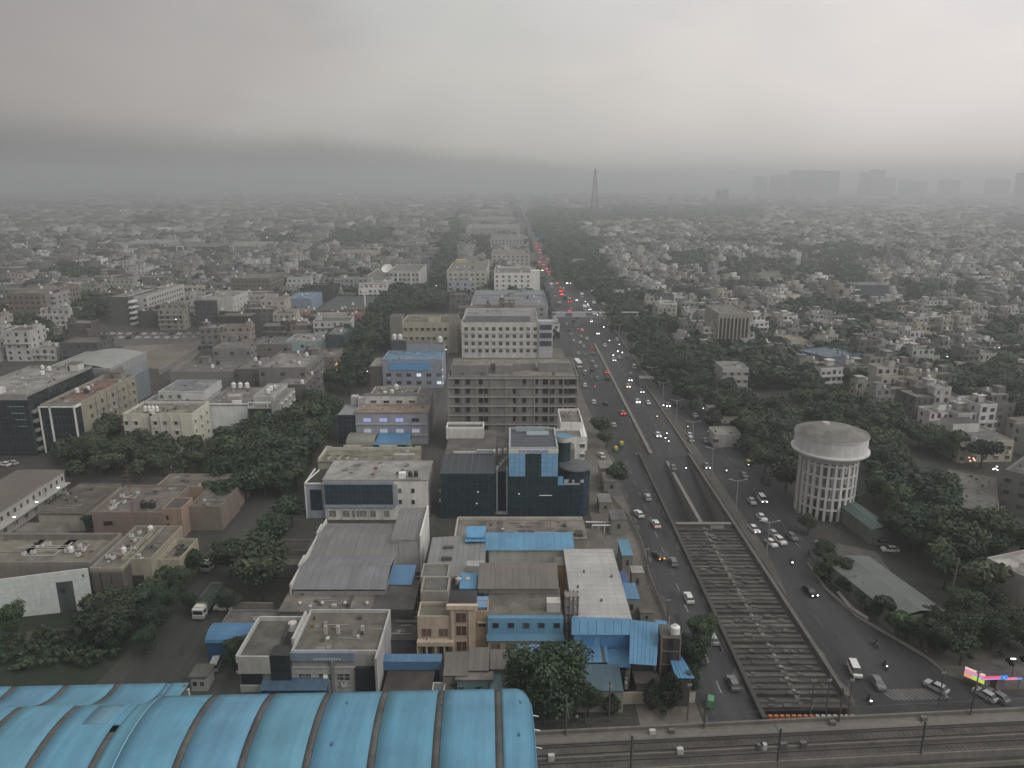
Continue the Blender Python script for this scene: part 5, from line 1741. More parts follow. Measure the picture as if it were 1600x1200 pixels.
place_windows(T, 'r', (0, w, 0, d), frac(16, .03, .97), [4.6], 1.2, 1.5, OFFW, pane=(.07, .07, .065), chajja=False)
place_windows(T, 'r', (0, w, 0, d), frac(10, .05, .97), [1.0], 1.6, 1.5, OFFW, pane=(.12, .13, .13), chajja=False)
MB().box(w, w + 1.6, 0, d, 3.5, 3.75, 'plaster', (.42, .42, .40), bottom=True).build('canopy', T)
for q in (.33, .55, .78):
    T2 = thing('street_lamp', 'lit white street lamp, %s along the side of the long brown-roofed office' % ('nearest', 'middle one', 'farthest')[[.33, .55, .78].index(q)], 'street lamp', (bx_ + 4, 168 + d * q, 0), group='lamps beside the long office')
    MB().bar((0, 0, 0), (0, 0, 6.0), .08, 'paint', GREY).build('pole', T2)
    MB().box(-.5, .2, -.15, .15, 5.95, 6.15, 'light', (3.2, 3.6, 3.6), bottom=True).build('lamp_head', T2)
# second shed, aligned with the street
h = 5.0
bx_ = W(175, 768, h)[0]; by_ = W(170, 757, h)[1]
y0_ = W(115, 803, h)[1]
T = thing('brown_hall', 'brown flat-roofed hall with a pale side wall, between the long office and the pink building', 'hall', (bx_ - 12, y0_, 0))
d = by_ - y0_
keep(bx_ - 12, bx_, y0_, by_)
block(T, (0, 12, 0, d), 0, h, (.40, .38, .33), (.165, .15, .125), 0)
place_windows(T, 'r', (0, 12, 0, d), [.55, .9], [2.0], 1.0, 1.5, OFFW, chajja=False)
MB().box(-3, 8, -6, -.1, 0, 2.6, 'plaster', (.30, .28, .25), topmat='roof', topcol=(.24, .225, .20)).build('front_annex', T)

# pink flat building
T, w, d, h = building('pink_building', 'salmon pink flat-roofed building with a red antenna mast in front', 'building', 143, 252, 803, 744, base=842)
block(T, (0, w, 0, d * .7), 0, h, SALMON, (.215, .195, .17), .5)
block(T, (w * .45, w + 13, d * .7 + .02, d + 2), 0, h - .4, (.36, .29, .23), (.225, .205, .18), .4)
block(T, (w + .02, w + 5, .5, 8), 0, h + .8, (.35, .27, .215), (.14, .13, .12), .4)
block(T, (w + 5.02, w + 13.5, 5, d * .7), 0, h - .48, (.25, .215, .18), (.215, .195, .17), .4)
place_windows(T, 'f', (0, w, 0, d), [.22], [h - 3.2], 2.4, 1.2, (.10, .09, .08), chajja=False)
place_windows(T, 'f', (w, w + 5, .5, 4), [.25], [h - 2, h - 4.2], .8, 1.4, (.4, .27, .19), chajja=False)
for q in (.68, .80):
    link('water_tank', tank_mesh((.03, .03, .03)), T, (w * q, 3.0, h + .02), scale=(1.5, 1.5, 1.5))
clutter(T, (1, w * .4, 1, 12), h + .02, 0, 6, False, seed=31, pipes=4)
T = thing('antenna_mast', 'thin red lattice antenna mast standing before the pink building', 'mast', (*W(213, 838), 0))
mt = 19.5
mb = MB()
for (a, b_) in ((-.25, -.25), (.25, -.25), (0, .25)):
    mb.bar((a, b_, 0), (a * .6, b_ * .6, mt), .035, 'paint', (.16, .07, .05))
for k in range(20):
    z = k * mt / 20
    s_ = 1 - .4 * k / 20
    mb.bar((-.25 * s_, -.25 * s_, z), (.25 * s_, -.25 * s_, z + mt / 20), .02, 'paint', (.16, .07, .05))
mb.build('lattice', T)
for k in range(4):
    MB().bar((-1.2, 0, mt - 1.2 - k * 1.1), (1.2, 0, mt - 1.2 - k * 1.1), .05, 'paint', (.10, .09, .085)).build('aerial', T)

# big flat-roofed complex, lower left, with curved white panelled screen
h = TZ(985, 900)
T, w, d, _ = building('flat_roofed_complex', 'wide flat-roofed building with a white panelled front and dark tinted entrance', 'building', -130, 140, 884, 838, h=8.2)
h = 8.2
block(T, (0, w, 0, d), 0, h, (.27, .25, .22), (.26, .245, .205), .9, pcol=(.30, .28, .245))
for (q, y_) in ((.32, 6), (.52, 6), (.70, 7)):
    MB().box(w * q, w * q + 9, y_, y_ + 7, h + .03, h + .16, 'roof', (.29, .27, .225)).build('raised_slab', T)
MB().box(w * .3, w - 1, d - 2.2, d - 1.9, h + .02, h + 1.6, 'plaster', (.24, .225, .20)).build('low_wall', T)
clutter(T, (w * .4, w - 3, 3, d - 3), h + .02, 1, 7, False, seed=77, pipes=4)
# white screen in front, slightly turned, parts are panels
ax, ay = W(138, 893, h + .8)
px0, py0 = W(-60, 912, h + .8)
T2 = thing('entrance_screen', 'white screen of large square panels around a dark tinted glass entrance', 'facade', (px0, py0, 0), math.atan2(ay - py0, ax - px0))
Ls = math.hypot(ax - px0, ay - py0)
nx_, nz_ = 22, 8
hz_ = h + .8
for i in range(nx_):
    for j in range(nz_):
        x0_, x1_ = Ls * i / nx_, Ls * (i + 1) / nx_
        top_ = hz_ + .9 * (i / nx_)
        z0_, z1_ = top_ * j / nz_, top_ * (j + 1) / nz_
        xm = (x0_ + x1_) / 2 / Ls
        if .705 < xm < .885 and j < 6:
            continue
        s_ = R.uniform(.95, 1.03)
        MB().box(x0_ + .012, x1_ - .012, -.25, 0, z0_ + .012, z1_ - .012, 'paint', (.57 * s_, .60 * s_, .58 * s_)).build('cladding_panel', T2)
MB().box(0, Ls, .01, .2, 0, hz_ - .2, 'plaster', (.12, .12, .12)).build('backing_wall', T2)
MB().box(Ls * .71, Ls * .885, -.12, -.004, .2, hz_ * .75, 'glass', (.07, .085, .08)).build('entrance_glass', T2)
MB().box(Ls * .76, Ls * .79, -.2, -.125, hz_ * .5, hz_ * .62, 'glass', (.025, .03, .03)).build('pane', T2)
MB().box(Ls * .95, Ls * .965, -.3, -.255, hz_ * .88, hz_ * .96, 'paint', (.12, .12, .12)).build('emblem', T2)
# its right-hand wings
T, w, d, h = building('brown_annex', 'brown and cream annex with terraces and a sloping sun-shade, right of the white panelled screen', 'building', 140, 190, 893, 826, h=8.2)
block(T, (0, w, 0, d), 0, h, (.15, .14, .125), (.25, .235, .20), .8, pcol=(.33, .31, .265))
for k in range(3):
    MB().box(w * (.05 + .32 * k), w * (.30 + .32 * k), -.3, 0, 0, h - .2, 'plaster', (.16, .15, .135)).build('pier', T)
clutter(T, (0, w, 1, d), h + .02, 2, 6, False, seed=41, pipes=5)
keep(*(W(170, 893)[0], W(262, 893)[0], W(0, 925)[1], W(0, 850)[1]))
T, w, d, h = building('cream_annex', 'cream annex with an open roof terrace at the corner by the truck road', 'building', 190, 236, 880, 828, h=8.0)
block(T, (0, w, 0, d), 0, h, (.36, .33, .27), (.22, .205, .175), 1.1)
block(T, (w + .02, w + 5, 3, d * .8), 0, h - 1.6, (.40, .37, .29), (.26, .245, .21), 1.0)
place_windows(T, 'r', (w, w + 5, 3, d * .8), frac(5, .1, .9), [h - 5], 1.5, 1.2, (.34, .3, .25), pane=(.12, .10, .08), chajja=False)
MB().box(w * .3, w * .7, -.2, .6, 0, h - 3, 'plaster', (.06, .055, .05)).build('open_bay', T)
MB().box(w * .55, w + 1.2, -2.4, -.3, 0, 3, 'plaster', (.42, .41, .38)).build('white_box', T)
# left middle distance, individually placed
mid = [
    ('grey_warehouse', 'long plain grey block with a blank wall behind the white stepped office', 265, 365, 583, 566, 612, (.27, .27, .26), (.21, .20, .19), 0, 'm'),
    ('grey_warehouse', 'dark grey blank-walled block with a white sign box on its corner', 366, 402, 579, 560, 622, (.17, .165, .16), (.26, .25, .235), 0, 'n'),
    ('grey_warehouse', 'pale grey-roofed long block above the dark blank-walled one', 404, 478, 577, 553, 640, (.24, .23, .22), (.33, .32, .30), 0, 'n'),
    ('grey_house', 'brownish block at the tree-lined street with glowing orange lamps on its side', 430, 477, 604, 585, 655, (.15, .145, .14), (.28, .26, .24), 0, 'o'),
    ('old_house', 'old grey house with many balconies facing the tree-lined street', 462, 522, 560, 548, 600, (.24, .22, .20), (.22, .21, .2), 1, 'o'),
    ('pale_blue_hall', 'long pale blue hall with a curved parapet', 446, 518, 535, 524, 556, (.36, .45, .46), (.36, .35, .34), 0, 'n'),
    ('low_grey_block', 'low grey block with a terrace wall', 332, 392, 546, 532, 566, (.28, .28, .275), (.23, .23, .225), 0, 'n'),
    ('brown_walled_block', 'brown flat-roofed block behind the pale blue hall', 392, 450, 540, 528, 560, (.22, .20, .18), (.20, .19, .18), 0, 'n'),
    ('teal_building', 'dark teal-fronted building beside the street trees', 508, 536, 525, 512, 558, (.07, .11, .11), (.23, .23, .22), 0, 'n'),
    ('white_building', 'small white building above the pale blue hall', 456, 472, 506, 500, 520, (.58, .58, .57), (.4, .4, .4), 0, 'n'),
    ('blue_roofed_house', 'house with a bright blue sheet roof beside a small white building', 418, 448, 513, 505, 528, (.3, .3, .3), (.11, .25, .42), 0, 's'),
    ('blue_roofed_house', 'house with a light blue sheet roof left of the dark shed', 448, 485, 468, 458, 488, (.26, .33, .42), (.18, .31, .44), 0, 's'),
    ('dark_shed', 'wide dark green-grey shed roof beside the white street mast', 492, 570, 486, 463, 498, (.09, .10, .10), (.08, .095, .095), 0, 's'),
    ('red_walled_house', 'house with a dull red upper wall below a blue tank', 480, 526, 493, 487, 508, (.34, .15, .12), (.2, .17, .16), 0, 'n'),
    ('red_walled_house', 'house with a red balcony front next to the dark shed', 532, 562, 494, 488, 512, (.32, .13, .10), (.19, .18, .17), 0, 'n'),
    ('pink_house', 'pinkish house with roof tanks left of the red-walled houses', 440, 478, 490, 482, 506, (.33, .24, .21), (.26, .24, .22), 0, 'n'),
    ('brown_office', 'large brown concrete office with deep ledges', 10, 62, 460, 446, 505, (.24, .20, .165), (.24, .22, .19), 1, 'n'),
    ('white_framed_building', 'building with a white grid frame on its side, right of the brown concrete office', 64, 82, 461, 455, 503, (.38, .37, .35), (.3, .3, .28), 1, 'n'),
    ('white_house', 'small white house under the trees beside the brown office', 84, 106, 494, 486, 505, (.48, .50, .48), (.3, .3, .3), 1, 'n'),
    ('dark_office', 'dark grey office with white stepped balconies on its right face', 165, 200, 466, 452, 508, (.12, .12, .12), (.30, .29, .27), 0, 'b'),
    ('white_office', 'office with a white balconied corner left of the cream annex', 200, 228, 464, 446, 505, (.48, .48, .46), (.3, .3, .28), 1, 'n'),
    ('pale_office', 'pale office with two rows of small windows behind a dark glass cube', 271, 330, 464, 457, 478, (.40, .40, .38), (.22, .22, .21), 1, 'n'),
    ('glass_office', 'dark glass cube with a white side and roof tanks', 304, 338, 470, 462, 512, (.055, .06, .06), (.35, .35, .33), 0, 'w'),
    ('brown_block', 'brown block with tall piers right of the dark glass cube', 360, 422, 436, 428, 466, (.23, .205, .17), (.22, .21, .19), 1, 'n'),
    ('dark_glass_office', 'dark low glass office with a white arch on its front', 252, 335, 386, 380, 408, (.065, .07, .07), (.20, .20, .19), 0, 'n'),
    ('pale_flat_hall', 'long pale flat hall right of the white-arched glass office', 336, 405, 385, 378, 402, (.36, .355, .33), (.33, .33, .31), 0, 'n'),
    ('dark_low_office', 'low dark office with a sloping glass front', 215, 242, 488, 482, 512, (.10, .10, .10), (.2, .2, .19), 0, 'n'),
    ('white_long_block', 'white long block with two rows of windows', 200, 250, 380, 375, 394, (.46, .46, .43), (.33, .33, .31), 1, 'n'),
    ('cream_long_block', 'cream long block with pilasters far behind the dark glass office', 253, 305, 361, 357, 372, (.45, .43, .36), (.3, .3, .28), 1, 'n'),
    ('orange_cream_block', 'cream and faint orange block before the dark clump of trees', 528, 582, 397, 391, 412, (.42, .35, .26), (.3, .27, .23), 0, 'n'),
    ('green_lit_building', 'low building with a green neon strip on its parapet', 322, 347, 430, 425, 442, (.33, .33, .31), (.28, .28, .27), 0, 'g'),
    ('dark_tall_house', 'dark tall house above the car park', 225, 248, 432, 424, 458, (.09, .09, .09), (.22, .22, .21), 0, 'n'),
    ('blue_roofed_warehouse', 'far warehouse with a pale blue striped roof', 430, 465, 422, 413, 428, (.25, .3, .32), (.20, .34, .42), 0, 's'),
    ('low_white_office', 'low white office at the edge of the open ground', 150, 190, 384, 379, 394, (.40, .40, .38), (.30, .3, .29), 1, 'n'),
    ('flat_bungalow', 'low grey bungalow with small windows behind the open ground', 32, 76, 528, 518, 540, (.24, .23, .21), (.20, .20, .18), 1, 'n'),
]
for i, (nm, lab, xl, xr, tp, bk, bs, wc, rc, wn_, sp_) in enumerate(mid):
    T, w, d, h = building(nm, lab, 'building' if 'house' not in nm else 'house', xl, xr, tp, bk, base=bs)
    glassy = sp_ in 'w' or 'glass' in nm
    block(T, (0, w, 0, d + 2), 0, h, wc, rc, .8, wallmat='glass' if glassy else 'plaster', pcol=(.3, .3, .28) if glassy else None, roofmat='sheet' if sp_ == 's' else 'roof')
    if not glassy and sp_ != 's':
        nf = max(1, int(h / 3.6))
        zs = [h - 2.8 - 3.5 * k for k in range(nf) if h - 2.8 - 3.5 * k > .5]
        us = frac(max(2, int(w / (3.2 if wn_ else 6))))
        if sp_ != 'm':
            place_windows(T, 'f', (0, w, 0, d), us, zs, 1.6, 1.5, wc, chajja=bool(wn_), stuff=tp < 560)
        if xr < 800:
            place_windows(T, 'r', (0, w, 0, d + 2), frac(max(2, int(d / 4))), zs, 1.5, 1.4, wc, chajja=True, stuff=tp < 575)
    elif glassy:
        grid_lines(T, (0, w, 0, d), 'f', 1, h - 1, 2.2, 3.3, (.12, .125, .12), r=.08)
    if sp_ == 'o':
        for k in range(3):
            MB().box(w, w + .5, 1.5, 4.5, h - 3.5 - 3 * k, h - 3.2 - 3 * k, 'light', (1.5, .65, .22), bottom=True).build('wall_lamp', T, label=None)
    if sp_ == 'w':
        block(T, (w * .3, w + 10, 1, d + 8), 0, h + 1.5, (.52, .52, .50), (.3, .3, .28), .8)
        place_windows(T, 'r', (0, w + 10, 1, d + 8), frac(5), [h - 2, h - 5.5, h - 9], 1.6, 1.8, WHITE, chajja=False)
    if sp_ == 'g':
        MB().box(w * .1, w * .5, -.4, 0, h + .2, h + 1.4, 'light', (.0, 1.2, .22), bottom=True).build('neon_strip', T)
    if sp_ == 'b':
        for k in range(5):
            MB().box(w, w + 3, -1, d, h - 3 - 3.6 * k, h - 1.9 - 3.6 * k, 'plaster', WHITE, bottom=True).build('balcony', T)
    if 'arch' in lab:
        MB().box(w * .28, w * .30, -.6, 0, 0, h, 'plaster', WHITE).build('arch', T)
        MB().box(w * .40, w * .42, -.6, 0, 0, h, 'plaster', WHITE).build('arch', T)
        MB().box(w * .28, w * .42, -.6, 0, h, h + 1, 'plaster', WHITE, bottom=True).build('arch', T)
    clutter(T, (0, w, 0, d + 2), h + .02, R.randint(1, 4), R.randint(0, 3), sp_ not in 's' and i % 2 == 0, wc, seed=100 + i, pipes=0)

# walls round the open ground
for (p0, p1, lab) in (((100, 545), (152, 520), 'pale boundary wall running back along the left of the open ground'),
                      ((250, 586), (330, 536), 'low boundary wall along the right of the open ground')):
    a, b_ = W(*p0), W(*p1)
    T = thing('boundary_wall', lab, 'wall', (*a, 0), math.atan2(b_[1] - a[1], b_[0] - a[0]))
    MB().box(0, math.hypot(b_[0] - a[0], b_[1] - a[1]), 0, .5, 0, 2.6, 'plaster', (.27, .265, .24)).build('wall_panel', T)
# street mast by the dark shed
T = thing('street_mast', 'tall white mast with floodlights beside the dark shed roof', 'mast', (*W(571, 490), 0))
MB().bar((0, 0, 0), (0, 0, 17), .35, 'paint', WHITE).build('pole', T)
MB().box(-2, 2, -.6, .6, 15.5, 17, 'paint', WHITE).build('floodlight', T)

# ================================================================== RIGHT SIDE
# water tower
cx, cy = W(1297, 815)
cx += 1.0
cy += 7.5
T = thing('water_tower', 'round white concrete water tower on a drum of slim columns and ring beams', 'water tower', (cx, cy, 0))
RB = 7.6
zt0 = 17.0
for lev in range(5):
    z = 3.0 + lev * 3.15
    mb = MB()
    n_ = 48
    for k in range(n_):
        a0, a1 = 2 * math.pi * k / n_, 2 * math.pi * (k + 1) / n_
        for (r0, r1, za, zb) in ((RB + .18, RB + .18, z, z + .5), (RB - .48, RB - .48, z + .5, z)):
            mb.poly([(r0 * math.cos(a0), r0 * math.sin(a0), za), (r0 * math.cos(a1), r0 * math.sin(a1), za), (r1 * math.cos(a1), r1 * math.sin(a1), zb), (r1 * math.cos(a0), r1 * math.sin(a0), zb)], 'plaster', (.62, .62, .60))
        mb.poly([((RB + .18) * math.cos(a0), (RB + .18) * math.sin(a0), z + .5), ((RB + .18) * math.cos(a1), (RB + .18) * math.sin(a1), z + .5), ((RB - .48) * math.cos(a1), (RB - .48) * math.sin(a1), z + .5), ((RB - .48) * math.cos(a0), (RB - .48) * math.sin(a0), z + .5)], 'plaster', (.45, .45, .43))
    mb.build('ring_beam', T)
cme = MB().box(-.36, .36, -.26, .26, 0, zt0, 'plaster', (.62, .62, .60)).mesh('column')
for k in range(26):
    a = 2 * math.pi * k / 26
    link('column', cme, T, (RB * math.cos(a), RB * math.sin(a), 0), a + math.pi / 2)
for k in range(8):
    a = 2 * math.pi * k / 8
    link('column', cme, T, (3.4 * math.cos(a), 3.4 * math.sin(a), 0), a, )
MB().cyl(0, 0, 0, zt0, 1.1, 1.1, 'plaster', (.38, .38, .36), 16, top=False).build('inlet_shaft', T)
mb = MB()
prof = [(7.9, zt0 - .4), (8.3, zt0), (9.9, zt0 + 1.5), (10.25, zt0 + 1.6), (10.25, zt0 + 2.0), (9.55, zt0 + 2.1), (9.55, zt0 + 6.1), (9.8, zt0 + 6.15), (9.8, zt0 + 6.4)]
n_ = 64
for (r0, z0_), (r1, z1_) in zip(prof, prof[1:]):
    for k in range(n_):
        a0, a1 = 2 * math.pi * k / n_, 2 * math.pi * (k + 1) / n_
        mb.poly([(r0 * math.cos(a0), r0 * math.sin(a0), z0_), (r0 * math.cos(a1), r0 * math.sin(a1), z0_), (r1 * math.cos(a1), r1 * math.sin(a1), z1_), (r1 * math.cos(a0), r1 * math.sin(a0), z1_)], 'plaster', (.63, .63, .615))
mb.poly([(7.9 * math.cos(-2 * math.pi * k / n_), 7.9 * math.sin(-2 * math.pi * k / n_), zt0 - .4) for k in range(n_)], 'plaster', (.3, .3, .29))
o = mb.build('tank', T)
mb = MB()
for (r0, z0_), (r1, z1_) in zip([(9.8, zt0 + 6.4), (7.4, zt0 + 7.3), (4.6, zt0 + 7.9), (1.4, zt0 + 8.15)], [(7.4, zt0 + 7.3), (4.6, zt0 + 7.9), (1.4, zt0 + 8.15), (0.01, zt0 + 8.2)]):
    for k in range(n_):
        a0, a1 = 2 * math.pi * k / n_, 2 * math.pi * (k + 1) / n_
        mb.poly([(r0 * math.cos(a0), r0 * math.sin(a0), z0_), (r0 * math.cos(a1), r0 * math.sin(a1), z0_), (r1 * math.cos(a1), r1 * math.sin(a1), z1_), (r1 * math.cos(a0), r1 * math.sin(a0), z1_)], 'roof', (.27, .265, .24))
mb.build('domed_roof', T)
MB().cyl(-.8, 2.5, zt0 + 8.0, zt0 + 8.5, 1.2, 1.0, 'plaster', (.48, .48, .46), 14).build('hatch', T)
mb = MB()
mb.bar((-RB - .5, -2, 0), (-RB - .5, -2, zt0 + 2), .06, 'paint', (.2, .2, .19))
mb.bar((-RB - .5, -1.5, 0), (-RB - .5, -1.5, zt0 + 2), .06, 'paint', (.2, .2, .19))
mb.build('ladder', T)
keep(cx - 10, cx + 10, cy - 10, cy + 10)


def slab_building(name, label, cat, c0, c1, c2, h, wall, roof, gable=0.0, par=0.0, wins=0):
    """Rectangle through three roof corners given in photo pixels: front-left, front-right, back-right."""
    a, b_, c_ = (Vector((*W(*q, h), 0)) for q in (c0, c1, c2))
    ux = (b_ - a); w = ux.length; rz = math.atan2(ux.y, ux.x)
    d = abs((c_ - b_).dot(Vector((-ux.y, ux.x, 0)).normalized()))
    T = thing(name, label, cat, (a.x, a.y, 0), rz)
    xs = sorted((a.x, b_.x, c_.x)); ys = sorted((a.y, b_.y, c_.y))
    sh = .22 if gable else .1
    keep(xs[0] + (xs[-1] - xs[0]) * sh, xs[-1] - (xs[-1] - xs[0]) * sh, ys[0] + (ys[-1] - ys[0]) * sh, ys[-1] - (ys[-1] - ys[0]) * sh)
    if gable:
        MB().box(.3, w - .3, .3, d - .3, 0, h - .1, 'plaster', wall, top=False).build('wall', T)
        n = max(4, int(d / 4))
        for k in range(n):
            for s_ in (0, 1):
                y0_, y1_ = d * k / n, d * (k + 1) / n - .03
                xa, xb = (0, w / 2) if s_ == 0 else (w / 2, w)
                za, zb = (h, h + gable) if s_ == 0 else (h + gable, h)
                q = R.uniform(.95, 1.04)
                mb = MB(); mb.poly([(xa, y0_, za), (xb, y0_, zb), (xb, y1_, zb), (xa, y1_, za)], 'sheet', (roof[0] * q, roof[1] * q, roof[2] * q)); mb.build('roof_sheet', T)
    else:
        block(T, (0, w, 0, d), 0, h, wall, roof, par)
    if wins:
        place_windows(T, 'f', (0, w, 0, d), frac(wins), [h - 2.8 - 3.4 * k for k in range(max(1, int(h / 3.4)))], 1.6, 1.4, wall)
        place_windows(T, 'l', (0, w, 0, d), frac(max(2, int(d / 5))), [h - 2.8 - 3.4 * k for k in range(max(1, int(h / 3.4)))], 1.6, 1.4, wall)
    return T, w, d


slab_building('green_roofed_shed', 'long pale green-grey sheet-roofed shed among the dark trees near the junction', 'shed', (1400, 965), (1478, 955), (1385, 866), 4.2, (.25, .26, .24), (.19, .215, .20), gable=.9)
slab_building('teal_roofed_shed', 'narrow teal roof beside the legs of the water tower', 'shed', (1362, 828), (1396, 826), (1345, 762), 4.5, (.2, .22, .2), (.10, .16, .15), gable=.6)
slab_building('teal_roofed_shed', 'small teal gabled roof just behind the tank of the water tower', 'shed', (1368, 716), (1408, 722), (1405, 700), 6, (.22, .24, .22), (.15, .20, .19), gable=.8)
slab_building('cracked_terrace', 'broad bare concrete terrace roof between dark trees', 'building', (1478, 790), (1562, 805), (1508, 738), 4, (.22, .21, .19), (.21, .205, .19), par=.3)
T, w, d = slab_building('pale_office', 'plain pale building with white roof edges above the junction trees', 'building', (1541, 876), (1640, 926), (1720, 884), 9, (.43, .42, .39), (.50, .49, .46), par=.8)
MB().box(w * .4, w * .9, d * .1, d * .6, 9, 10.8, 'plaster', WHITE, topmat='roof', topcol=CONC).build('roof_room', T)
T, w, d = slab_building('white_topped_house', 'cream house with a bright white upper storey above the dark trees', 'house', (1500, 692), (1585, 690), (1570, 662), 7, (.46, .42, .36), (.23, .23, .225), par=.3, wins=5)
MB().box(w * .22, w * .72, d * .55, d * .95, 7, 10.2, 'plaster', (.60, .60, .57), topmat='roof', topcol=(.12, .12, .12)).build('upper_room', T)
slab_building('grey_house', 'grey three-storey house with white sunshades at the picture edge', 'house', (1570, 738), (1660, 760), (1660, 712), 11, (.23, .23, .225), (.16, .16, .155), par=.9, wins=4)
slab_building('white_bungalow', 'low white bungalow with two dark windows beside the road trees', 'house', (1117, 680), (1158, 680), (1150, 668), 4.5, (.44, .43, .40), (.33, .32, .29), par=.4, wins=2)
slab_building('white_kiosk', 'small white hoarding box standing among the road trees', 'kiosk', (1108, 638), (1125, 638), (1124, 632), 5, (.50, .50, .48), (.4, .4, .38))
slab_building('low_roof', 'pale flat roof behind the white bungalow', 'building', (1130, 662), (1168, 662), (1160, 652), 3.5, (.30, .29, .26), (.24, .235, .21))
slab_building('grey_apartment_block', 'tall grey block with vertical piers above the roadside trees', 'building', (1124, 492), (1174, 492), (1170, 478), 20, (.36, .34, .30), (.25, .24, .21), par=.8)
T = bpy.data.objects['grey_apartment_block']
w = 16.5
for k in range(9):
    MB().box(w * k / 8 - .3, w * k / 8 + .3, -.7, -.01, 3, 19, 'plaster', (.42, .40, .36)).build('pier', T)
    if k < 8:
        MB().box(w * k / 8 + .4, w * (k + 1) / 8 - .4, -.06, -.005, 3, 18, 'glass', (.06, .055, .05)).build('window_strip', T)
slab_building('yellow_house', 'pale yellow house with two dark windows', 'house', (1238, 534), (1264, 534), (1262, 527), 7, (.56, .47, .27), (.35, .33, .28), par=.4, wins=2)
slab_building('balcony_house', 'white house with a broad open balcony beside the roadside trees', 'house', (1130, 577), (1170, 577), (1168, 566), 11, (.44, .44, .42), (.3, .3, .28), par=.5, wins=4)
slab_building('dark_office', 'dark blue-grey office with pale end towers beyond the playing field', 'office building', (1338, 446), (1390, 446), (1388, 441), 15, (.13, .15, .17), (.2, .21, .21), wins=0)
slab_building('blue_house', 'bluish house with a dark blue front among the colony houses', 'house', (1246, 548), (1292, 560), (1290, 540), 9, (.14, .19, .25), (.2, .25, .28), par=.5, wins=4)
T, w, d = slab_building('bus_stop', 'white-roofed bus stop on the far side of the main road', 'bus stop', (1001, 592), (1022, 592), (1024, 588), 3.2, (.30, .30, .29), (.42, .42, .41))

# roadside kiosk with neon
ax, ay = W(1531, 1080)
T = thing('roadside_kiosk', 'small concrete kiosk with a glowing pink and blue strip sign', 'kiosk', (ax, ay, 0), math.radians(3))
MB().box(0, 4.4, 0, 3.4, 0, 3.0, 'plaster', (.24, .23, .22), topmat='roof', topcol=(.12, .12, .12)).build('wall', T)
MB().box(1.6, 2.9, -.03, 0, 0, 2.5, 'plaster', (.05, .045, .04)).build('shutter', T)
MB().box(-.2, 3.0, -.6, -.4, 3.0, 3.4, 'light', (1.1, .16, .34), bottom=True).build('neon_strip', T)
MB().box(-.2, 3.0, -.6, -.4, 2.8, 2.98, 'light', (.75, .42, .95), bottom=True).build('neon_strip', T)
MB().box(3.02, 4.3, -.65, -.4, 2.8, 3.5, 'light', (.06, .32, .95), bottom=True).build('blue_sign', T)
MB().box(3.55, 3.7, -.70, -.66, 2.95, 3.35, 'light', (.5, .8, 1.1)).build('sign_figure', T)
ax, ay = W(1567, 1077)
T = thing('pink_sign_board', 'second lower pink and blue strip sign right of the kiosk', 'sign', (ax, ay, 0), math.radians(3))
MB().box(0, 2.3, -.1, .1, 2.0, 2.4, 'light', (1.05, .28, .55), bottom=True).build('pink_strip', T)
MB().box(2.32, 3.3, -.1, .1, 2.0, 2.28, 'light', (.18, .42, 1.0), bottom=True).build('blue_strip', T)
for q in (.2, 3):
    MB().bar((q, .2, 0), (q, .2, 2.4), .07, 'paint', (.1, .1, .1)).build('post', T)
ax, ay = W(1504, 1068)
T = thing('billboard', 'bright yellow, pink and white lit billboard standing edge-on beside the kiosk', 'billboard', (ax, ay, 0), math.radians(-48))
for (z0_, z1_, cc) in ((3.0, 3.3, (1.1, .32, .35)), (3.32, 3.6, (1.0, .75, .7)), (2.6, 2.98, (.55, .4, .85))):
    MB().box(0, 3.3, -.12, .12, z0_, z1_, 'light', cc, bottom=True).build('banner_strip', T)
MB().box(0, 1.3, -.13, .13, 1.7, 2.45, 'light', (.9, .42, .25), bottom=True).build('banner_panel', T)
MB().box(1.32, 3.3, -.13, .13, 1.7, 2.45, 'light', (.62, .85, .14), bottom=True).build('banner_panel', T)
for q in (.2, 1.6, 3.1):
    MB().bar((q, .3, 0), (q, .3, 3.5), .08, 'paint', (.1, .1, .1)).build('post', T)

# footbridge across the main road
ax, ay = W(870, 517, 0)
T = thing('footbridge', 'steel footbridge with grey advertising panels spanning the main road', 'footbridge', (26, 489, 0))
MB().box(0, 56, 0, 3, 5.4, 5.9, 'paint', (.23, .23, .25), bottom=True).build('deck', T)
MB().box(0, 56, 0, 3, 8.6, 8.9, 'paint', (.30, .30, .32), bottom=True).build('canopy', T)
for (a, b_, cc) in ((2.5, 8.5, (.40, .41, .44)), (8.6, 13, (.14, .15, .19)), (13.1, 22, (.42, .43, .46))):
    MB().box(a, b_, -.2, 0, 6, 8.5, 'paint', cc, bottom=True).build('advert_panel', T)
MB().box(22.5, 56, -.1, 0, 6.0, 6.9, 'paint', (.24, .24, .26), bottom=True).build('railing_panel', T)
for q in (.3, 17, 37, 55.5):
    MB().bar((q, 1.5, 0), (q, 1.5, 8.7), .35, 'paint', (.32, .32, .33)).build('post', T)
MB().bar((0, 1.5, 0), (-9, 1.5, 0), .2, 'paint', GREY).build('stair_foot', T)
T = thing('sign_gantry', 'blue road sign on a gantry far down the main road', 'road sign', (34, 1185, 0))
MB().box(0, 15, 0, .3, 7, 10.5, 'paint', (.05, .20, .34), bottom=True).build('sign_panel', T)
for q in (-1, 16):
    MB().bar((q, .5, 0), (q, .5, 10), .3, 'paint', GREY).build('post', T)
T = thing('sign_gantry', 'wide grey gantry over the right-hand carriageway', 'road sign', (62, 840, 0))
MB().box(0, 17, 0, .4, 6.5, 9.8, 'paint', (.34, .36, .37), bottom=True).build('sign_panel', T)
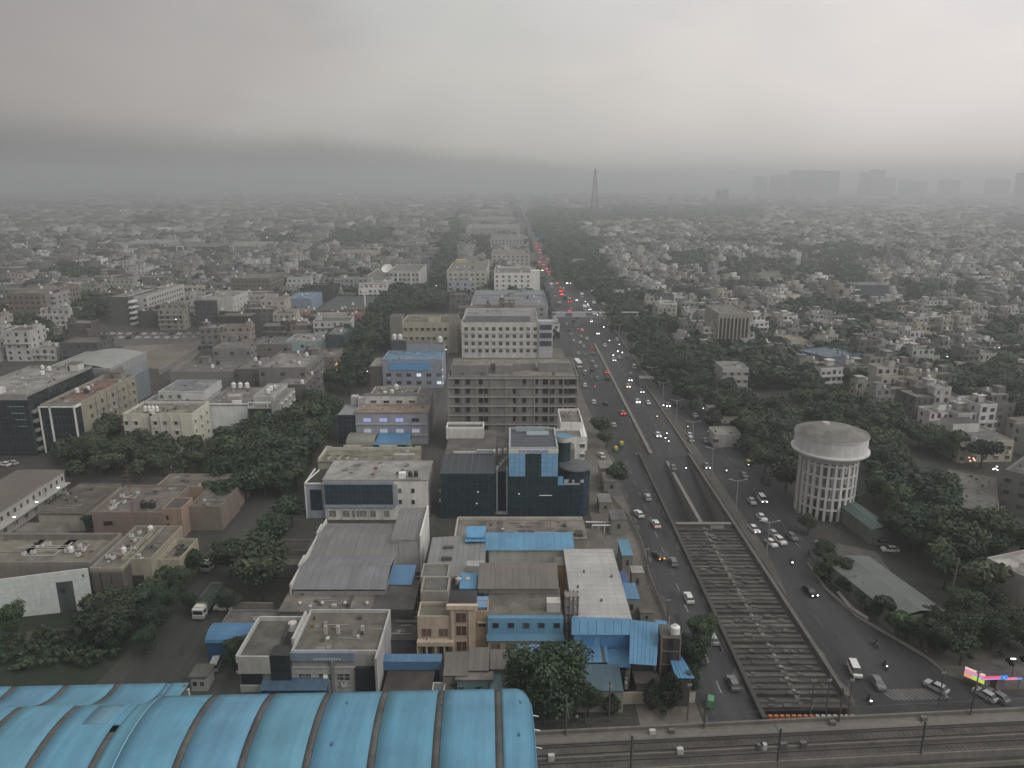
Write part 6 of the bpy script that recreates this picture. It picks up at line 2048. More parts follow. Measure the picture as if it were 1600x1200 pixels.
for q in (-1, 18):
    MB().bar((q, .5, 0), (q, .5, 10), .3, 'paint', GREY).build('post', T)
T = thing('hoarding', 'white advertising hoarding on posts at the road trees beyond the footbridge', 'billboard', (78, 590, 0))
MB().box(0, 9, 0, .4, 6, 10, 'paint', (.46, .46, .47), bottom=True).build('board', T)
for q in (1, 8):
    MB().bar((q, .6, 0), (q, .6, 9), .25, 'paint', GREY).build('post', T)

# lattice radio tower
T = thing('radio_tower', 'tall steel lattice radio tower rising through the haze', 'tower', (202, 1915, 0))
HT, SB, ST = 121, 10.0, 1.6
mb = MB()
for (sx, sy) in ((-1, -1), (1, -1), (1, 1), (-1, 1)):
    mb.bar((sx * SB, sy * SB, 0), (sx * ST, sy * ST, HT), .42, 'paint', (.07, .065, .06))
mb.build('leg', T)
mb = MB()
zs = [0]
while zs[-1] < HT - 6:
    zs.append(zs[-1] + max(5, 16 * (1 - zs[-1] / HT)))
for z0_, z1_ in zip(zs, zs[1:] + [HT]):
    r0, r1 = SB + (ST - SB) * z0_ / HT, SB + (ST - SB) * z1_ / HT
    for s_ in (-1, 1):
        mb.bar((-r0, s_ * r0, z0_), (r1, s_ * r1, z1_), .17, 'paint', (.07, .065, .06))
        mb.bar((r0, s_ * r0, z0_), (-r1, s_ * r1, z1_), .17, 'paint', (.07, .065, .06))
        mb.bar((s_ * r0, -r0, z0_), (s_ * r1, r1, z1_), .17, 'paint', (.07, .065, .06))
        mb.bar((-r1, s_ * r1, z1_), (r1, s_ * r1, z1_), .17, 'paint', (.07, .065, .06))
mb.build('cross_brace', T)
MB().box(-3, 3, -3, 3, HT - 6, HT - 4, 'paint', (.08, .075, .07), bottom=True).build('antenna_platform', T)
MB().bar((0, 0, HT - 4), (0, 0, HT + 4), .8, 'paint', (.08, .075, .07)).build('antenna', T)

# hazy towers on the skyline
sky_list = [(1237, 1258, 267, 3500), (1258, 1288, 266, 3550), (1290, 1313, 268, 3500), (1347, 1362, 270, 3600), (1363, 1384, 265, 3500),
            (1386, 1400, 278, 3600), (1408, 1426, 281, 3700), (1470, 1502, 281, 3400), (1545, 1580, 280, 3300), (1595, 1625, 270, 2600),
            (1180, 1200, 276, 3800), (1122, 1130, 298, 2500), (1132, 1139, 297, 2500), (1206, 1232, 274, 3700), (1430, 1450, 284, 3700)]
for i, (xl, xr, tp, Y) in enumerate(sky_list):
    Y *= 1.3
    dy_ = (tp - 600) / FPX
    t = Y / (CP - dy_ * SP)
    ht = CAM_H - t * (SP + dy_ * CP)
    x0_, x1_ = (xl - 800) / FPX * t, (xr - 800) / FPX * t
    T = thing('tower_block', 'grey tower block fading into the haze, %s from the left on the skyline' % ordw(sorted(range(len(sky_list)), key=lambda q: sky_list[q][0]).index(i)), 'tower block', (x0_, Y, 0), group='tower blocks on the hazy skyline')
    w = x1_ - x0_
    MB().box(0, w, 0, 30, 0, ht, 'plaster', (.16, .165, .175)).build('wall', T)
    MB().box(w * .3, w * .55, 8, 20, ht, ht + 5, 'plaster', (.16, .165, .175)).build('lift_room', T)

# ================================================================== ZONES (ground outlines, in photo pixels)
TREE_ZONES = [
    # polygon, spacing m, height range, tint, label, group
    ([(345, 965), (440, 940), (452, 860), (466, 800), (478, 735), (530, 690), (520, 640), (480, 610), (440, 650), (440, 690), (380, 700), (352, 740), (352, 830), (372, 872)], 6.0, (9, 14), 0,
     'dense street tree in the dark green belt beside the truck road', 'trees along the truck road'),
    ([(90, 708), (178, 655), (190, 712), (300, 716), (375, 700), (370, 745), (165, 752), (92, 768)], 6.5, (7, 11), 1,
     'dusty tree in the belt before the cream stained block', 'trees before the cream block'),
    ([(132, 960), (150, 930), (235, 905), (285, 865), (318, 885), (302, 945), (262, 985), (225, 1035), (140, 1010)], 3.8, (5, 8), 1,
     'bushy garden tree right of the white panelled screen', 'garden trees by the panelled screen'),
    ([(515, 610), (545, 545), (600, 462), (655, 455), (705, 470), (700, 488), (612, 492), (612, 545), (585, 556), (575, 600), (530, 640)], 8.0, (9, 14), 0,
     'dark tree in the clump beyond the blue-banded block', 'trees beyond the blue-banded block'),
    ([(488, 396), (622, 392), (616, 366), (520, 364)], 13.0, (10, 15), 0, 'tree in the dark distant grove behind the dish', 'grove behind the dish'),
    ([(1010, 600), (975, 540), (955, 505), (935, 455), (965, 460), (1000, 500), (1062, 555), (1105, 600), (1090, 650), (1075, 640)], 9.5, (9, 14), 0,
     'roadside tree in the dark belt between the main road and the colony', 'trees right of the main road'),
    ([(1060, 640), (1100, 650), (1130, 622), (1215, 650), (1248, 690), (1248, 800), (1208, 752), (1140, 690)], 7.0, (8, 12), 1,
     'dusty tree between the main road and the water tower', 'trees left of the water tower'),
    ([(1230, 625), (1350, 640), (1440, 690), (1500, 712), (1560, 745), (1570, 760), (1500, 730), (1430, 705), (1345, 700), (1240, 665)], 7.5, (8, 12), 0,
     'dark tree in the band behind the water tower', 'trees behind the water tower'),
    ([(1345, 775), (1370, 715), (1440, 760), (1500, 830), (1570, 845), (1600, 870), (1600, 900), (1550, 880), (1545, 975), (1490, 965), (1405, 865), (1370, 830)], 7.0, (8, 13), 0,
     'dark spreading tree among the green roofs right of the water tower', 'trees right of the water tower'),
    ([(1270, 892), (1300, 868), (1326, 868), (1335, 900), (1400, 978), (1470, 1005), (1600, 985), (1600, 1035), (1500, 1040), (1430, 1012), (1360, 978), (1310, 940)], 5.0, (4.5, 7), 1,
     'bushy tree along the kerb of the junction slip road', 'trees along the slip road'),
    ([(1490, 600), (1600, 590), (1620, 680), (1560, 660), (1500, 640)], 8.0, (9, 14), 0, 'dark tree at the colony edge above the white-topped house', 'trees above the white-topped house'),
]
FAR_TREE_ZONES = [
    ([(870, 440), (840, 375), (822, 335), (840, 328), (895, 350), (935, 395), (962, 455), (945, 480)], 13),
    ([(838, 330), (1200, 322), (1180, 345), (900, 352)], 22),
    ([(1030, 405), (1100, 400), (1110, 432), (1050, 428)], 12), ([(1210, 395), (1330, 385), (1420, 405), (1400, 418), (1210, 408)], 15),
    ([(1100, 380), (1190, 376), (1190, 390), (1110, 392)], 15), ([(1230, 482), (1330, 488), (1390, 505), (1300, 510), (1235, 498)], 10),
    ([(1300, 420), (1345, 425), (1350, 470), (1310, 465)], 11), ([(1405, 455), (1520, 460), (1530, 480), (1420, 478)], 11),
    ([(1560, 345), (1640, 330), (1640, 362), (1560, 368)], 18), ([(690, 400), (712, 340), (726, 340), (712, 400), (700, 455), (672, 455)], 12),
    ([(735, 376), (772, 376), (770, 412), (742, 412)], 13), ([(760, 445), (772, 410), (772, 462), (762, 470)], 9), ([(395, 375), (470, 372), (470, 388), (400, 392)], 15),
    ([(60, 430), (120, 428), (165, 440), (160, 460), (90, 450)], 10), ([(85, 478), (150, 470), (165, 500), (110, 515), (80, 505)], 9), ([(330, 470), (372, 465), (378, 520), (335, 515)], 9),
    ([(200, 345), (260, 342), (260, 360), (205, 362)], 16), ([(0, 500), (30, 505), (120, 545), (90, 555), (0, 535)], 10), ([(1160, 560), (1220, 575), (1210, 590), (1160, 580)], 8),
    ([(1290, 565), (1380, 575), (1370, 590), (1290, 582)], 8), ([(1440, 575), (1500, 585), (1490, 600), (1440, 592)], 8), ([(1540, 520), (1600, 515), (1600, 540), (1550, 545)], 9),
]
NO_HOUSE = [z[0] for z in TREE_ZONES] + [z[0] for z in FAR_TREE_ZONES] + [
    [(1100, 444), (1135, 413), (1328, 415), (1340, 452)],
    [(150, 575), (215, 518), (335, 518), (335, 540), (285, 582)], [(40, 520), (330, 520), (332, 535), (90, 545)],
    [(470, 810), (500, 650), (560, 500), (600, 460), (680, 400), (712, 330), (728, 330), (706, 400), (680, 470), (600, 560), (560, 640), (520, 760)],
    [(1040, 640), (1120, 640), (1260, 640), (1360, 640), (1470, 700), (1640, 720), (1700, 1200), (1000, 1200)],
]


def free(x, y, r=3.0, polys=NO_HOUSE):
    for (a, b_, c_, e_) in HAND:
        if a - r < x < b_ + r and c_ - r < y < e_ + r:
            return False
    p = PX(x, y)
    for q in polys:
        if inpoly(p[0], p[1], q):
            return False
    return True


# ================================================================== GENERATED HOUSES
HCOL = [((.50, .49, .47), 'off-white'), ((.66, .66, .64), 'white'), ((.45, .43, .375), 'cream'), ((.30, .297, .29), 'grey'), ((.18, .178, .173), 'dark grey'), ((.38, .33, .29), 'peach'),
        ((.36, .375, .38), 'pale blue'), ((.46, .42, .33), 'yellowish'), ((.24, .20, .175), 'brown'), ((.38, .39, .37), 'pale green')]
HW = [5, 4, 4, 5, 3, 1, 1.5, .7, 1.2, .6]


def house(x, y, w, d, fl, rz, ci, label, group, detail=2, name='house', big=False):
    wc, cn = HCOL[ci]
    s_ = R.uniform(.85, 1.08) if not big else R.choice((.35, .6, .8, .95, 1.05))
    wc = tuple(q * s_ for q in wc)
    T = thing(name, label, 'house' if not big else 'building', (x, y, 0), rz, group)
    fh = 3.1
    h = fl * fh
    mb = MB()
    hw, hd = w / 2, d / 2
    cut = R.random() < .45 and fl > 1
    ct = R.uniform(.3, .55)
    if cut:                                    # top floor set back, terrace in front
        mb.box(-hw, hw, -hd, hd, 0, h - fh, 'plaster', wc, topmat='roof', topcol=(.25, .24, .215))
        mb.box(-hw, hw, -hd + d * ct, hd, h - fh, h, 'plaster', tuple(q * R.uniform(.9, 1.1) for q in wc), topmat='roof', topcol=R.choice([(.25, .24, .215), (.33, .32, .3), (.19, .18, .16)]))
        mb.box(-hw, hw, -hd - .12, -hd, h - fh - .1, h - fh + .8, 'plaster', wc)
    else:
        mb.box(-hw, hw, -hd, hd, 0, h, 'plaster', wc, topmat='roof', topcol=R.choice([(.25, .24, .215), (.33, .32, .3), (.19, .18, .16)]))
        mb.box(-hw, hw, -hd - .12, -hd, h - .1, h + .8, 'plaster', wc)
    mb.box(-hw, hw, hd, hd + .12, h, h + .8, 'plaster', wc)
    mb.box(hw, hw + .12, -hd + (d * ct if cut else 0), hd, h, h + .8, 'plaster', wc)
    mb.box(-hw - .12, -hw, -hd + (d * ct if cut else 0), hd, h, h + .8, 'plaster', wc)
    mb.build('wall', T)
    if detail:
        sx = R.choice((-1, 1))
        rw = min(3.2, w * .45)
        x0_ = sx * (hw - rw / 2 - .2)
        y0_ = R.uniform(-.0, .25) * d
        mb = MB().box(x0_ - rw / 2, x0_ + rw / 2, y0_ - 1.6, y0_ + 1.6, h, h + 2.5, 'plaster', tuple(q * .97 for q in wc), topmat='roof', topcol=CONC)
        if R.random() < .5:
            mb.box(x0_ - rw / 2 - .3, x0_ + rw / 2 + .3, y0_ - 2.3, y0_ + 1.8, h + 2.5, h + 2.65, 'plaster', wc, bottom=True)
        mb.build('stair_room', T)
        if R.random() < .8:
            link('water_tank', tank_mesh(R.choice([(.62, .62, .6), (.03, .03, .03), (.5, .5, .48)])), T, (-x0_ * R.uniform(.2, 1), R.uniform(-.1, .35) * d, h), scale=(1, 1, 1.05))
        if R.random() < .35 or big:
            link('water_tank', tank_mesh(R.choice([(.62, .62, .6), (.03, .03, .03)])), T, (x0_, y0_, h + 2.51))
        big_w = MB()
        for k in range(fl):
            z = k * fh + .9
            yf = -hd + (d * ct if (cut and k == fl - 1) else 0) - .02
            n = max(1, int(w / (2.6 if not big else 3.4)))
            bal = R.random() < .4
            for i in range(n):
                u_ = -hw + w * (i + .5) / n
                ww = R.choice((1.0, 1.4, 1.8))
                big_w.box(u_ - ww / 2, u_ + ww / 2, yf - .03, yf, z, z + R.choice((1.3, 1.6, 1.9)), 'glass', R.choice([DARK, (.05, .05, .05), (.10, .10, .10), (.035, .04, .045)]))
            for sx2 in (-1, 1):
                m_ = max(1, int(d / 4))
                for i in range(m_):
                    if R.random() < .6:
                        v_ = -hd + d * (i + .6) / m_
                        if sx2 > 0:
                            big_w.box(hw, hw + .04, v_ - .6, v_ + .6, z, z + 1.4, 'glass', DARK)
                        else:
                            big_w.box(-hw - .04, -hw, v_ - .6, v_ + .6, z, z + 1.4, 'glass', DARK)
            if bal:
                big_w.box(-hw, hw * R.choice((1, .2)), yf - 1.1, yf - .05, z - 1.0, z - .85, 'plaster', wc, bottom=True)
                big_w.box(-hw, hw * R.choice((1, .2)), yf - 1.15, yf - 1.05, z - .85, z + .05, 'plaster', tuple(q * 1.05 for q in wc))
        big_w.build('window', T, kind='stuff')
    return T


def box_arrays():
    return []


NBX = []      # distant boxes: cx, cy, hw, hd, z0, z1, rot, wall rgb, roof rgb


def nbox(cx, cy, hw, hd, z0, z1, rot, wc, rc):
    NBX.append((cx, cy, hw, hd, z0, z1, rot, *wc, *rc))


def pick_col():
    t = R.random() * sum(HW)
    for i, q in enumerate(HW):
        t -= q
        if t < 0:
            return i
    return 0


STY = ['one', 'two', 'three', 'four', 'five', 'six', 'seven']
n_house = {'R': 0, 'L': 0}


def in_view(x, y, m=60):
    p = PX(x, y)
    return -m < p[0] < 1600 + m


def fill(side, y0, y1, rot, wr, dr, flr, gap, limit, label_fmt, group, xr, detail_until):
    """Rows of plots; nearest become objects, the rest goes to the distant mass."""
    row = 0
    cs, sn = math.cos(rot), math.sin(rot)
    v = y0
    while v < y1:
        dep = R.uniform(*dr)
        u_ = xr[0]
        k = 0
        run = 0
        while u_ < xr[1]:
            w = R.uniform(*wr)
            if run > 9 and R.random() < .3:
                u_ += 5
                run = 0
            x, y = (u_ + w / 2) * cs - v * sn, (u_ + w / 2) * sn + v * cs
            u_ += w + (0 if R.random() < .8 else R.uniform(1, 4))
            run += 1
            if y < y0 * .6 or not in_view(x, y) or R.random() < .05 or not free(x, y, max(w, dep) * .5):
                continue
            if side == 'R' and x < 92 + max(0, (y - 300) * .02):
                continue
            if side == 'R' and y < 400 and x < 118 + (400 - y) * .35:
                continue
            if side == 'L' and x > -58 - (y - 400) * .06 and y < 1500 and not (-40 - (y - 500) * .05 < x < 24):
                continue
            if side == 'L' and x > 22:
                continue
            fl = R.choice(flr)
            ci = pick_col()
            dd = dep * R.uniform(.72, .98)
            px, py = PX(x, y)
            if n_house[side] < limit and y < detail_until and -20 < px < 1620:
                n_house[side] += 1
                k += 1
                lab = label_fmt % (HCOL[ci][1], STY[fl - 1], ordw(k - 1), ordw(row))
                house(x, y, w * .97, dd, fl, rot + R.uniform(-.03, .03), ci, lab, group, big=wr[1] > 15)
            else:
                j_ = R.choice((.35, .6, .75, .9, 1.05)) * (.75 if side == 'L' else .9)
                wc = tuple(q * j_ for q in HCOL[ci][0])
                rc = R.choice([(.20, .195, .18), (.30, .29, .28), (.14, .135, .12), (.10, .10, .095), (.24, .23, .22)] + ([(.14, .26, .36)] if R.random() < .06 else []))
                h = fl * 3.1
                ang = rot + R.uniform(-.03, .03)
                c2, s2 = math.cos(ang), math.sin(ang)
                nbox(x, y, w * .485, dd / 2, 0, h, ang, wc, rc)
                if y < 2300:
                    rw = min(2.4, w * .25)
                    ox_, oy_ = R.uniform(-.3, .3) * w, R.uniform(-.1, .3) * dd
                    nbox(x + ox_ * c2 - oy_ * s2, y + ox_ * s2 + oy_ * c2, rw, 1.8, h, h + R.uniform(1.5, 3.2), ang, wc, CONC)
                if y < 1300:
                    if R.random() < .5:
                        ox_, oy_ = R.uniform(-.4, .4) * w, R.uniform(-.4, .4) * dd
                        nbox(x + ox_ * c2 - oy_ * s2, y + ox_ * s2 + oy_ * c2, .7, .7, h, h + 1.5, ang, (.6, .6, .58), (.6, .6, .58))
                    for q in range(fl):
                        n = max(1, int(w / 3))
                        for i in range(n):
                            if R.random() < .75:
                                ou = -w / 2 + w * (i + .5) / n
                                nbox(x + ou * c2 + (dd / 2) * s2, y + ou * s2 - (dd / 2) * c2, R.uniform(.4, .85), .06, q * 3.1 + 1, q * 3.1 + R.uniform(2.1, 2.7), ang, (.05, .05, .05), (.05, .05, .05))
                        if R.random() < .3:
                            nbox(x + (dd / 2 + .5) * s2, y - (dd / 2 + .5) * c2, w * .45, .5, q * 3.1 + .0, q * 3.1 + .9, ang, wc, wc)
        v += dep + (R.uniform(5, 8) if row % 2 else 1.0)
        row += 1


GR = 'houses of the colony right of the main road'
fill('R', 215, 1000, .16, (6.5, 13), (9, 14), (1, 2, 2, 3, 3, 4), 1, 290, '%s %s-storey house, %s from the left in the %s colony row', GR, (90, 1050), 560)
fill('L', 405, 1000, .04, (10, 24), (12, 20), (2, 3, 3, 4, 4, 5), 1, 200, '%s %s-storey block, %s from the left in the %s row of the left quarter', 'blocks of the left-hand quarter', (-760, 60), 640)
fill('R', 1000, 2500, .10, (12, 24), (14, 24), (1, 2, 3, 3, 4), 1, 0, '', '', (60, 2200), 0)
fill('L', 1000, 2500, .04, (13, 28), (15, 26), (2, 3, 3, 4, 5), 1, 0, '', '', (-1900, 60), 0)
fill('R', 2500, 5600, .08, (26, 60), (34, 60), (2, 3, 3, 5), 1, 0, '', '', (-200, 4300), 0)
fill('L', 2500, 5600, .04, (26, 60), (34, 60), (3, 3, 4, 6), 1, 0, '', '', (-4300, 60), 0)

A = np.array(NBX, dtype=np.float64)


def np_boxes(name, A):
    n = len(A)
    sx = np.array([-1, 1, 1, -1, -1, 1, 1, -1.])
    sy = np.array([-1, -1, 1, 1, -1, -1, 1, 1.])
    sz = np.array([0, 0, 0, 0, 1, 1, 1, 1.])
    lx_, ly_ = A[:, 2:3] * sx, A[:, 3:4] * sy
    c_, s_ = np.cos(A[:, 6:7]), np.sin(A[:, 6:7])
    V = np.stack([A[:, 0:1] + lx_ * c_ - ly_ * s_, A[:, 1:2] + lx_ * s_ + ly_ * c_, A[:, 4:5] + (A[:, 5:6] - A[:, 4:5]) * sz], -1).reshape(-1, 3)
    F = np.array([[0, 1, 5, 4], [1, 2, 6, 5], [2, 3, 7, 6], [3, 0, 4, 7], [4, 5, 6, 7]])
    idx = (np.arange(n)[:, None, None] * 8 + F[None]).reshape(-1)
    me = bpy.data.meshes.new(name)
    me.vertices.add(len(V)); me.vertices.foreach_set('co', V.astype(np.float32).ravel())
    me.loops.add(len(idx)); me.loops.foreach_set('vertex_index', idx.astype(np.int32))
    me.polygons.add(n * 5); me.polygons.foreach_set('loop_start', (np.arange(n * 5) * 4).astype(np.int32))
    me.update(calc_edges=True)
    me.materials.append(MATS['plaster']); me.materials.append(MATS['roof'])
    me.polygons.foreach_set('material_index', np.tile(np.array([0, 0, 0, 0, 1], dtype=np.int32), n))
    C_ = np.ones((n, 5, 4), dtype=np.float32)
    C_[:, :4, :3] = A[:, None, 7:10]
    C_[:, 4, :3] = A[:, 10:13]
    at = me.attributes.new('Col', 'FLOAT_COLOR', 'FACE'); at.data.foreach_set('color', C_.ravel())
    o = bpy.data.objects.new(name, me); COL.objects.link(o)
    return o


o = np_boxes('distant_houses', A)
o['kind'] = 'stuff'

# ================================================================== TREES
LEAFC = [((.012, .029, .012), (.029, .055, .021)), ((.022, .036, .017), (.045, .060, .028))]


def crown_arrays(rng, n_lobe, n_leaf, leaf, tint, R0=.5, flat=1.0):
    """Leaf-clump quads spread through lumpy volume; unit height 1, returns verts (n*4,3), cols (n,3)."""
    lobes = []
    for i in range(n_lobe):
        a = rng.uniform(0, 6.283)
        r = rng.uniform(.05, .26) if i else 0
        lobes.append((r * math.cos(a), r * math.sin(a), rng.uniform(.48, .80) if i else .74, rng.uniform(.12, .23)))
    L_ = np.array(lobes)
    k = rng.integers(0, n_lobe, n_leaf)
    d = rng.normal(size=(n_leaf, 3)); d /= np.linalg.norm(d, axis=1)[:, None]
    rad = L_[k, 3] * rng.uniform(.55, 1.08, n_leaf)
    ctr = L_[k, :3] + d * rad[:, None] * np.array([1, 1, .82 * flat])
    nrm = d + rng.normal(size=(n_leaf, 3)) * .55
    nrm /= np.linalg.norm(nrm, axis=1)[:, None]
    t1 = np.cross(nrm, rng.normal(size=(n_leaf, 3))); t1 /= np.linalg.norm(t1, axis=1)[:, None]
    t2 = np.cross(nrm, t1)
    s_ = leaf * rng.uniform(.6, 1.3, n_leaf)[:, None]
    V = np.stack([ctr - t1 * s_ - t2 * s_ * .7, ctr + t1 * s_ - t2 * s_ * .7, ctr + t1 * s_ * .8 + t2 * s_, ctr - t1 * s_ * .8 + t2 * s_], 1)
    lo, hi = np.array(LEAFC[tint][0]), np.array(LEAFC[tint][1])
    f = rng.uniform(0, 1, (n_leaf, 1)) * .7 + rng.uniform(0, 1, n_lobe)[k][:, None] * .3
    return V.reshape(-1, 3), lo + (hi - lo) * f, L_


def quads_mesh(name, V, Cc, mat='leaf'):
    n = len(V) // 4
    me = bpy.data.meshes.new(name)
    me.vertices.add(len(V)); me.vertices.foreach_set('co', V.astype(np.float32).ravel())
    me.loops.add(n * 4); me.loops.foreach_set('vertex_index', np.arange(n * 4, dtype=np.int32))
    me.polygons.add(n); me.polygons.foreach_set('loop_start', (np.arange(n) * 4).astype(np.int32))
    me.update(calc_edges=True)
    me.materials.append(MATS[mat])
    c4 = np.ones((n, 4), dtype=np.float32); c4[:, :3] = Cc
    at = me.attributes.new('Col', 'FLOAT_COLOR', 'FACE'); at.data.foreach_set('color', c4.ravel())
    return me


TREES = []
for tint in (0, 1):
    for v_ in range(4):
        V, Cc, L_ = crown_arrays(NR, (6, 9, 13, 17)[v_], (2000, 2600, 3000, 3400)[v_], (.030, .026, .023, .021)[v_], tint)
        cm_ = quads_mesh('crown', V, Cc)
        mb = MB()
        mb.cyl(0, 0, 0, .42, .030, .020, 'plaster', (.075, .06, .045), 7)
        for q in L_[:6]:
            mb.bar((0, 0, .34), (q[0], q[1], q[2]), .009, 'plaster', (.075, .06, .045))
        TREES.append((cm_, mb.mesh('trunk')))
    V, Cc, L_ = crown_arrays(NR, 16, 9000, .0125, tint)
    TREES.append((quads_mesh('crown', V, Cc), TREES[-1][1]))


def tree(x, y, h, spread, tint, label, group, name='tree', z=0.0, fine=False):
    cm_, tm_ = TREES[tint * 5 + (4 if fine else R.randrange(4))]
    T = thing(name, label, 'tree', (x, y, z), R.uniform(0, 6.28), group)
    link('crown', cm_, T, scale=(spread, spread, h))
    link('trunk', tm_, T, scale=(spread * .8, spread * .8, h))
    return T


def scatter(poly, space, polys_avoid=()):
    ws = [W(*p) for p in poly]
    x0, x1 = min(p[0] for p in ws), max(p[0] for p in ws)
    y0, y1 = min(p[1] for p in ws), max(p[1] for p in ws)
    out = []
    y = y0
    while y < y1:
        x = x0 + R.uniform(0, space)
        while x < x1:
            xx, yy = x + R.uniform(-.3, .3) * space, y + R.uniform(-.3, .3) * space
            if inpoly(xx, yy, ws) and PX(xx, yy)[0] < 1640:
                ok = all(not (a - 1 < xx < b_ + 1 and c_ - 1 < yy < e_ + 1) for (a, b_, c_, e_) in HAND)
                if ok and not (-77.5 < xx < -62.5 and yy < 205):
                    out.append((xx, yy))
            x += space
        y += space * .9
    return out


CAND = []
for zi, (poly, space, hr_, tint, lab, grp) in enumerate(TREE_ZONES):
    for (x, y) in scatter(poly, space):
        h = R.uniform(*hr_)
        CAND.append((h / math.sqrt(x * x + y * y + 8100), zi, x, y, h, tint if R.random() < .8 else 1 - tint))
CAND.sort(reverse=True)
MASS = CAND[235:]
cnt = {}
for (_, zi, x, y, h, ti) in sorted(CAND[:235], key=lambda q: q[3]):
    cnt[zi] = cnt.get(zi, -1) + 1
    tree(x, y, h, h * R.uniform(1.0, 1.35), ti, '%s, %s nearest' % (TREE_ZONES[zi][4], ordw(cnt[zi])), TREE_ZONES[zi][5])
single = [
    (858, 1118, 15, 19, 0, 'large dark tree filling the corner between the station roof and the teal shed'), (826, 1108, 12, 14, 0, 'dark tree between the large tree and the end of the station roof'),
    (898, 1128, 9, 10, 0, 'lighter tree at the right flank of the large dark tree'), (918, 1120, 7, 7, 1, 'small tree before the left end of the cream compound wall'),
    (1082, 1062, 10, 10, 0, 'tree between the blue tapering roof and the road'), (1092, 1020, 9, 9, 0, 'upper tree between the dark tower and the road'), (1076, 1090, 7, 7, 0, 'small tree at the right end of the cream compound wall'),
    (940, 685, 9, 11, 1, 'bushy tree on the pavement beside the white terraced block'), (966, 765, 9, 10, 0, 'round tree on the verge right of the round glass corner'), (948, 700, 7, 8, 1, 'smaller tree below the bushy pavement tree'),
    (372, 1042, 7, 8, 0, 'dark tree beside the blue arched shed'), (395, 1078, 7, 4.5, 0, 'slim tree left of the white panelled office'), (165, 985, 7, 8, 1, 'rounded pale green bush tree at the right end of the white panelled screen'),
    (430, 852, 10, 12, 0, 'tree overhanging the outhouse left of the warehouse'), (160, 690, 9, 11, 0, 'dark tree between the stained office wall and the cream block'), (240, 705, 6, 7, 1, 'small tree at the foot of the cream stained block'),
    (22, 1000, 9, 8, 0, 'dark scraggly tree on a pale trunk beside the white panelled screen'), (640, 566, 7, 9, 0, 'dark tree before the blue-banded block'), (100, 800, 6, 8, 0, 'low dark tree by the lamps of the long office'), (150, 832, 6, 8, 0, 'brownish shrub tree before the pink building'),
    (715, 1085, 4, 6, 0, 'dark shrub in front of the aqua-walled building'), (745, 1088, 4, 5, 0, 'dark shrub by the aqua shed roof'),
    (1332, 800, 8, 9, 0, 'tree leaning against the foot of the water tower'), (1262, 835, 6, 8, 1, 'low tree in front of the water tower legs'), (1310, 640, 10, 12, 1, 'dusty tree showing just above the tank of the water tower'),
]
for i, (px, py, h) in enumerate(((300, 902, 8), (284, 930, 7), (262, 962, 7), (246, 992, 7), (228, 1022, 6), (206, 968, 7), (186, 1012, 6), (272, 900, 7), (232, 990, 7), (300, 955, 5), (362, 900, 10), (356, 960, 7), (345, 790, 9))):
    single.append((px, py, h, h * 1.3, i % 2, 'leafy tree, %s listed downwards along the shaded edges of the truck road' % ordw(i)))
for i, (px, py, h) in enumerate(((1300, 905, 7), (1322, 928, 5), (1345, 950, 4.5), (1368, 968, 4.5), (1392, 985, 4.5), (1416, 1000, 5), (1440, 1012, 6), (1466, 1022, 8), (1290, 885, 7), (1492, 1015, 9), (1520, 1005, 9), (1548, 1015, 9), (1575, 1010, 9), (1500, 975, 9), (1530, 960, 9), (1455, 985, 6))):
    single.append((px, py, h, h * 1.25, (i + 1) % 2, 'bushy verge tree, %s listed from the queue of cars towards the neon kiosk' % ordw(i)))
for (px, py, h, sp, ti, lab) in single:
    x, y = W(px, py)
    tree(x, y, h, sp, ti, lab, None, fine=y < 190)
for (px, py, h, sp, lab) in ((1018, 1108, 6.2, 4.6, 'left conical dark evergreen before the cream compound wall'), (1046, 1106, 7.6, 6, 'right, taller conical dark evergreen before the cream compound wall'), (955, 1112, 4, 5, 'low evergreen shrub before the cream compound wall')):
    x, y = W(px, py)
    T = thing('conifer', lab, 'tree', (x, y, 0))
    n = 1500
    t = NR.uniform(0, 1, n) ** .6
    a = NR.uniform(0, 6.283, n)
    r_ = (1 - t) * 0 + np.sin(np.pi * np.clip(t, .05, 1) ** .8) * .35 * NR.uniform(.7, 1.05, n)
    ctr = np.stack([np.cos(a) * r_, np.sin(a) * r_, t], 1)
    tt = NR.normal(size=(n, 3)); tt /= np.linalg.norm(tt, axis=1)[:, None]
    t2 = np.cross(tt, NR.normal(size=(n, 3))); t2 /= np.linalg.norm(t2, axis=1)[:, None]
    s_ = .03
    V = np.stack([ctr - tt * s_, ctr + t2 * s_, ctr + tt * s_, ctr - t2 * s_], 1).reshape(-1, 3)
    me = quads_mesh('crown', V, np.array([.022, .034, .018]) * NR.uniform(.7, 1.4, (n, 1)))
    link('crown', me, T, scale=(sp, sp, h))
    link('trunk', TREES[0][1], T, scale=(sp * .5, sp * .5, h))

# small hedges and undergrowth: nobody could count them
VV, CCc = [], []


def blob(x, y, h, sp, n, tint, leaf=.05, z=0.0):
    V, Cc, _ = crown_arrays(NR, 5, n, leaf, tint)
    V = V * np.array([sp, sp, h * 1.05]) + np.array([x, y, z])
    V[:, 2] -= h * .18
    VV.append(V); CCc.append(Cc)


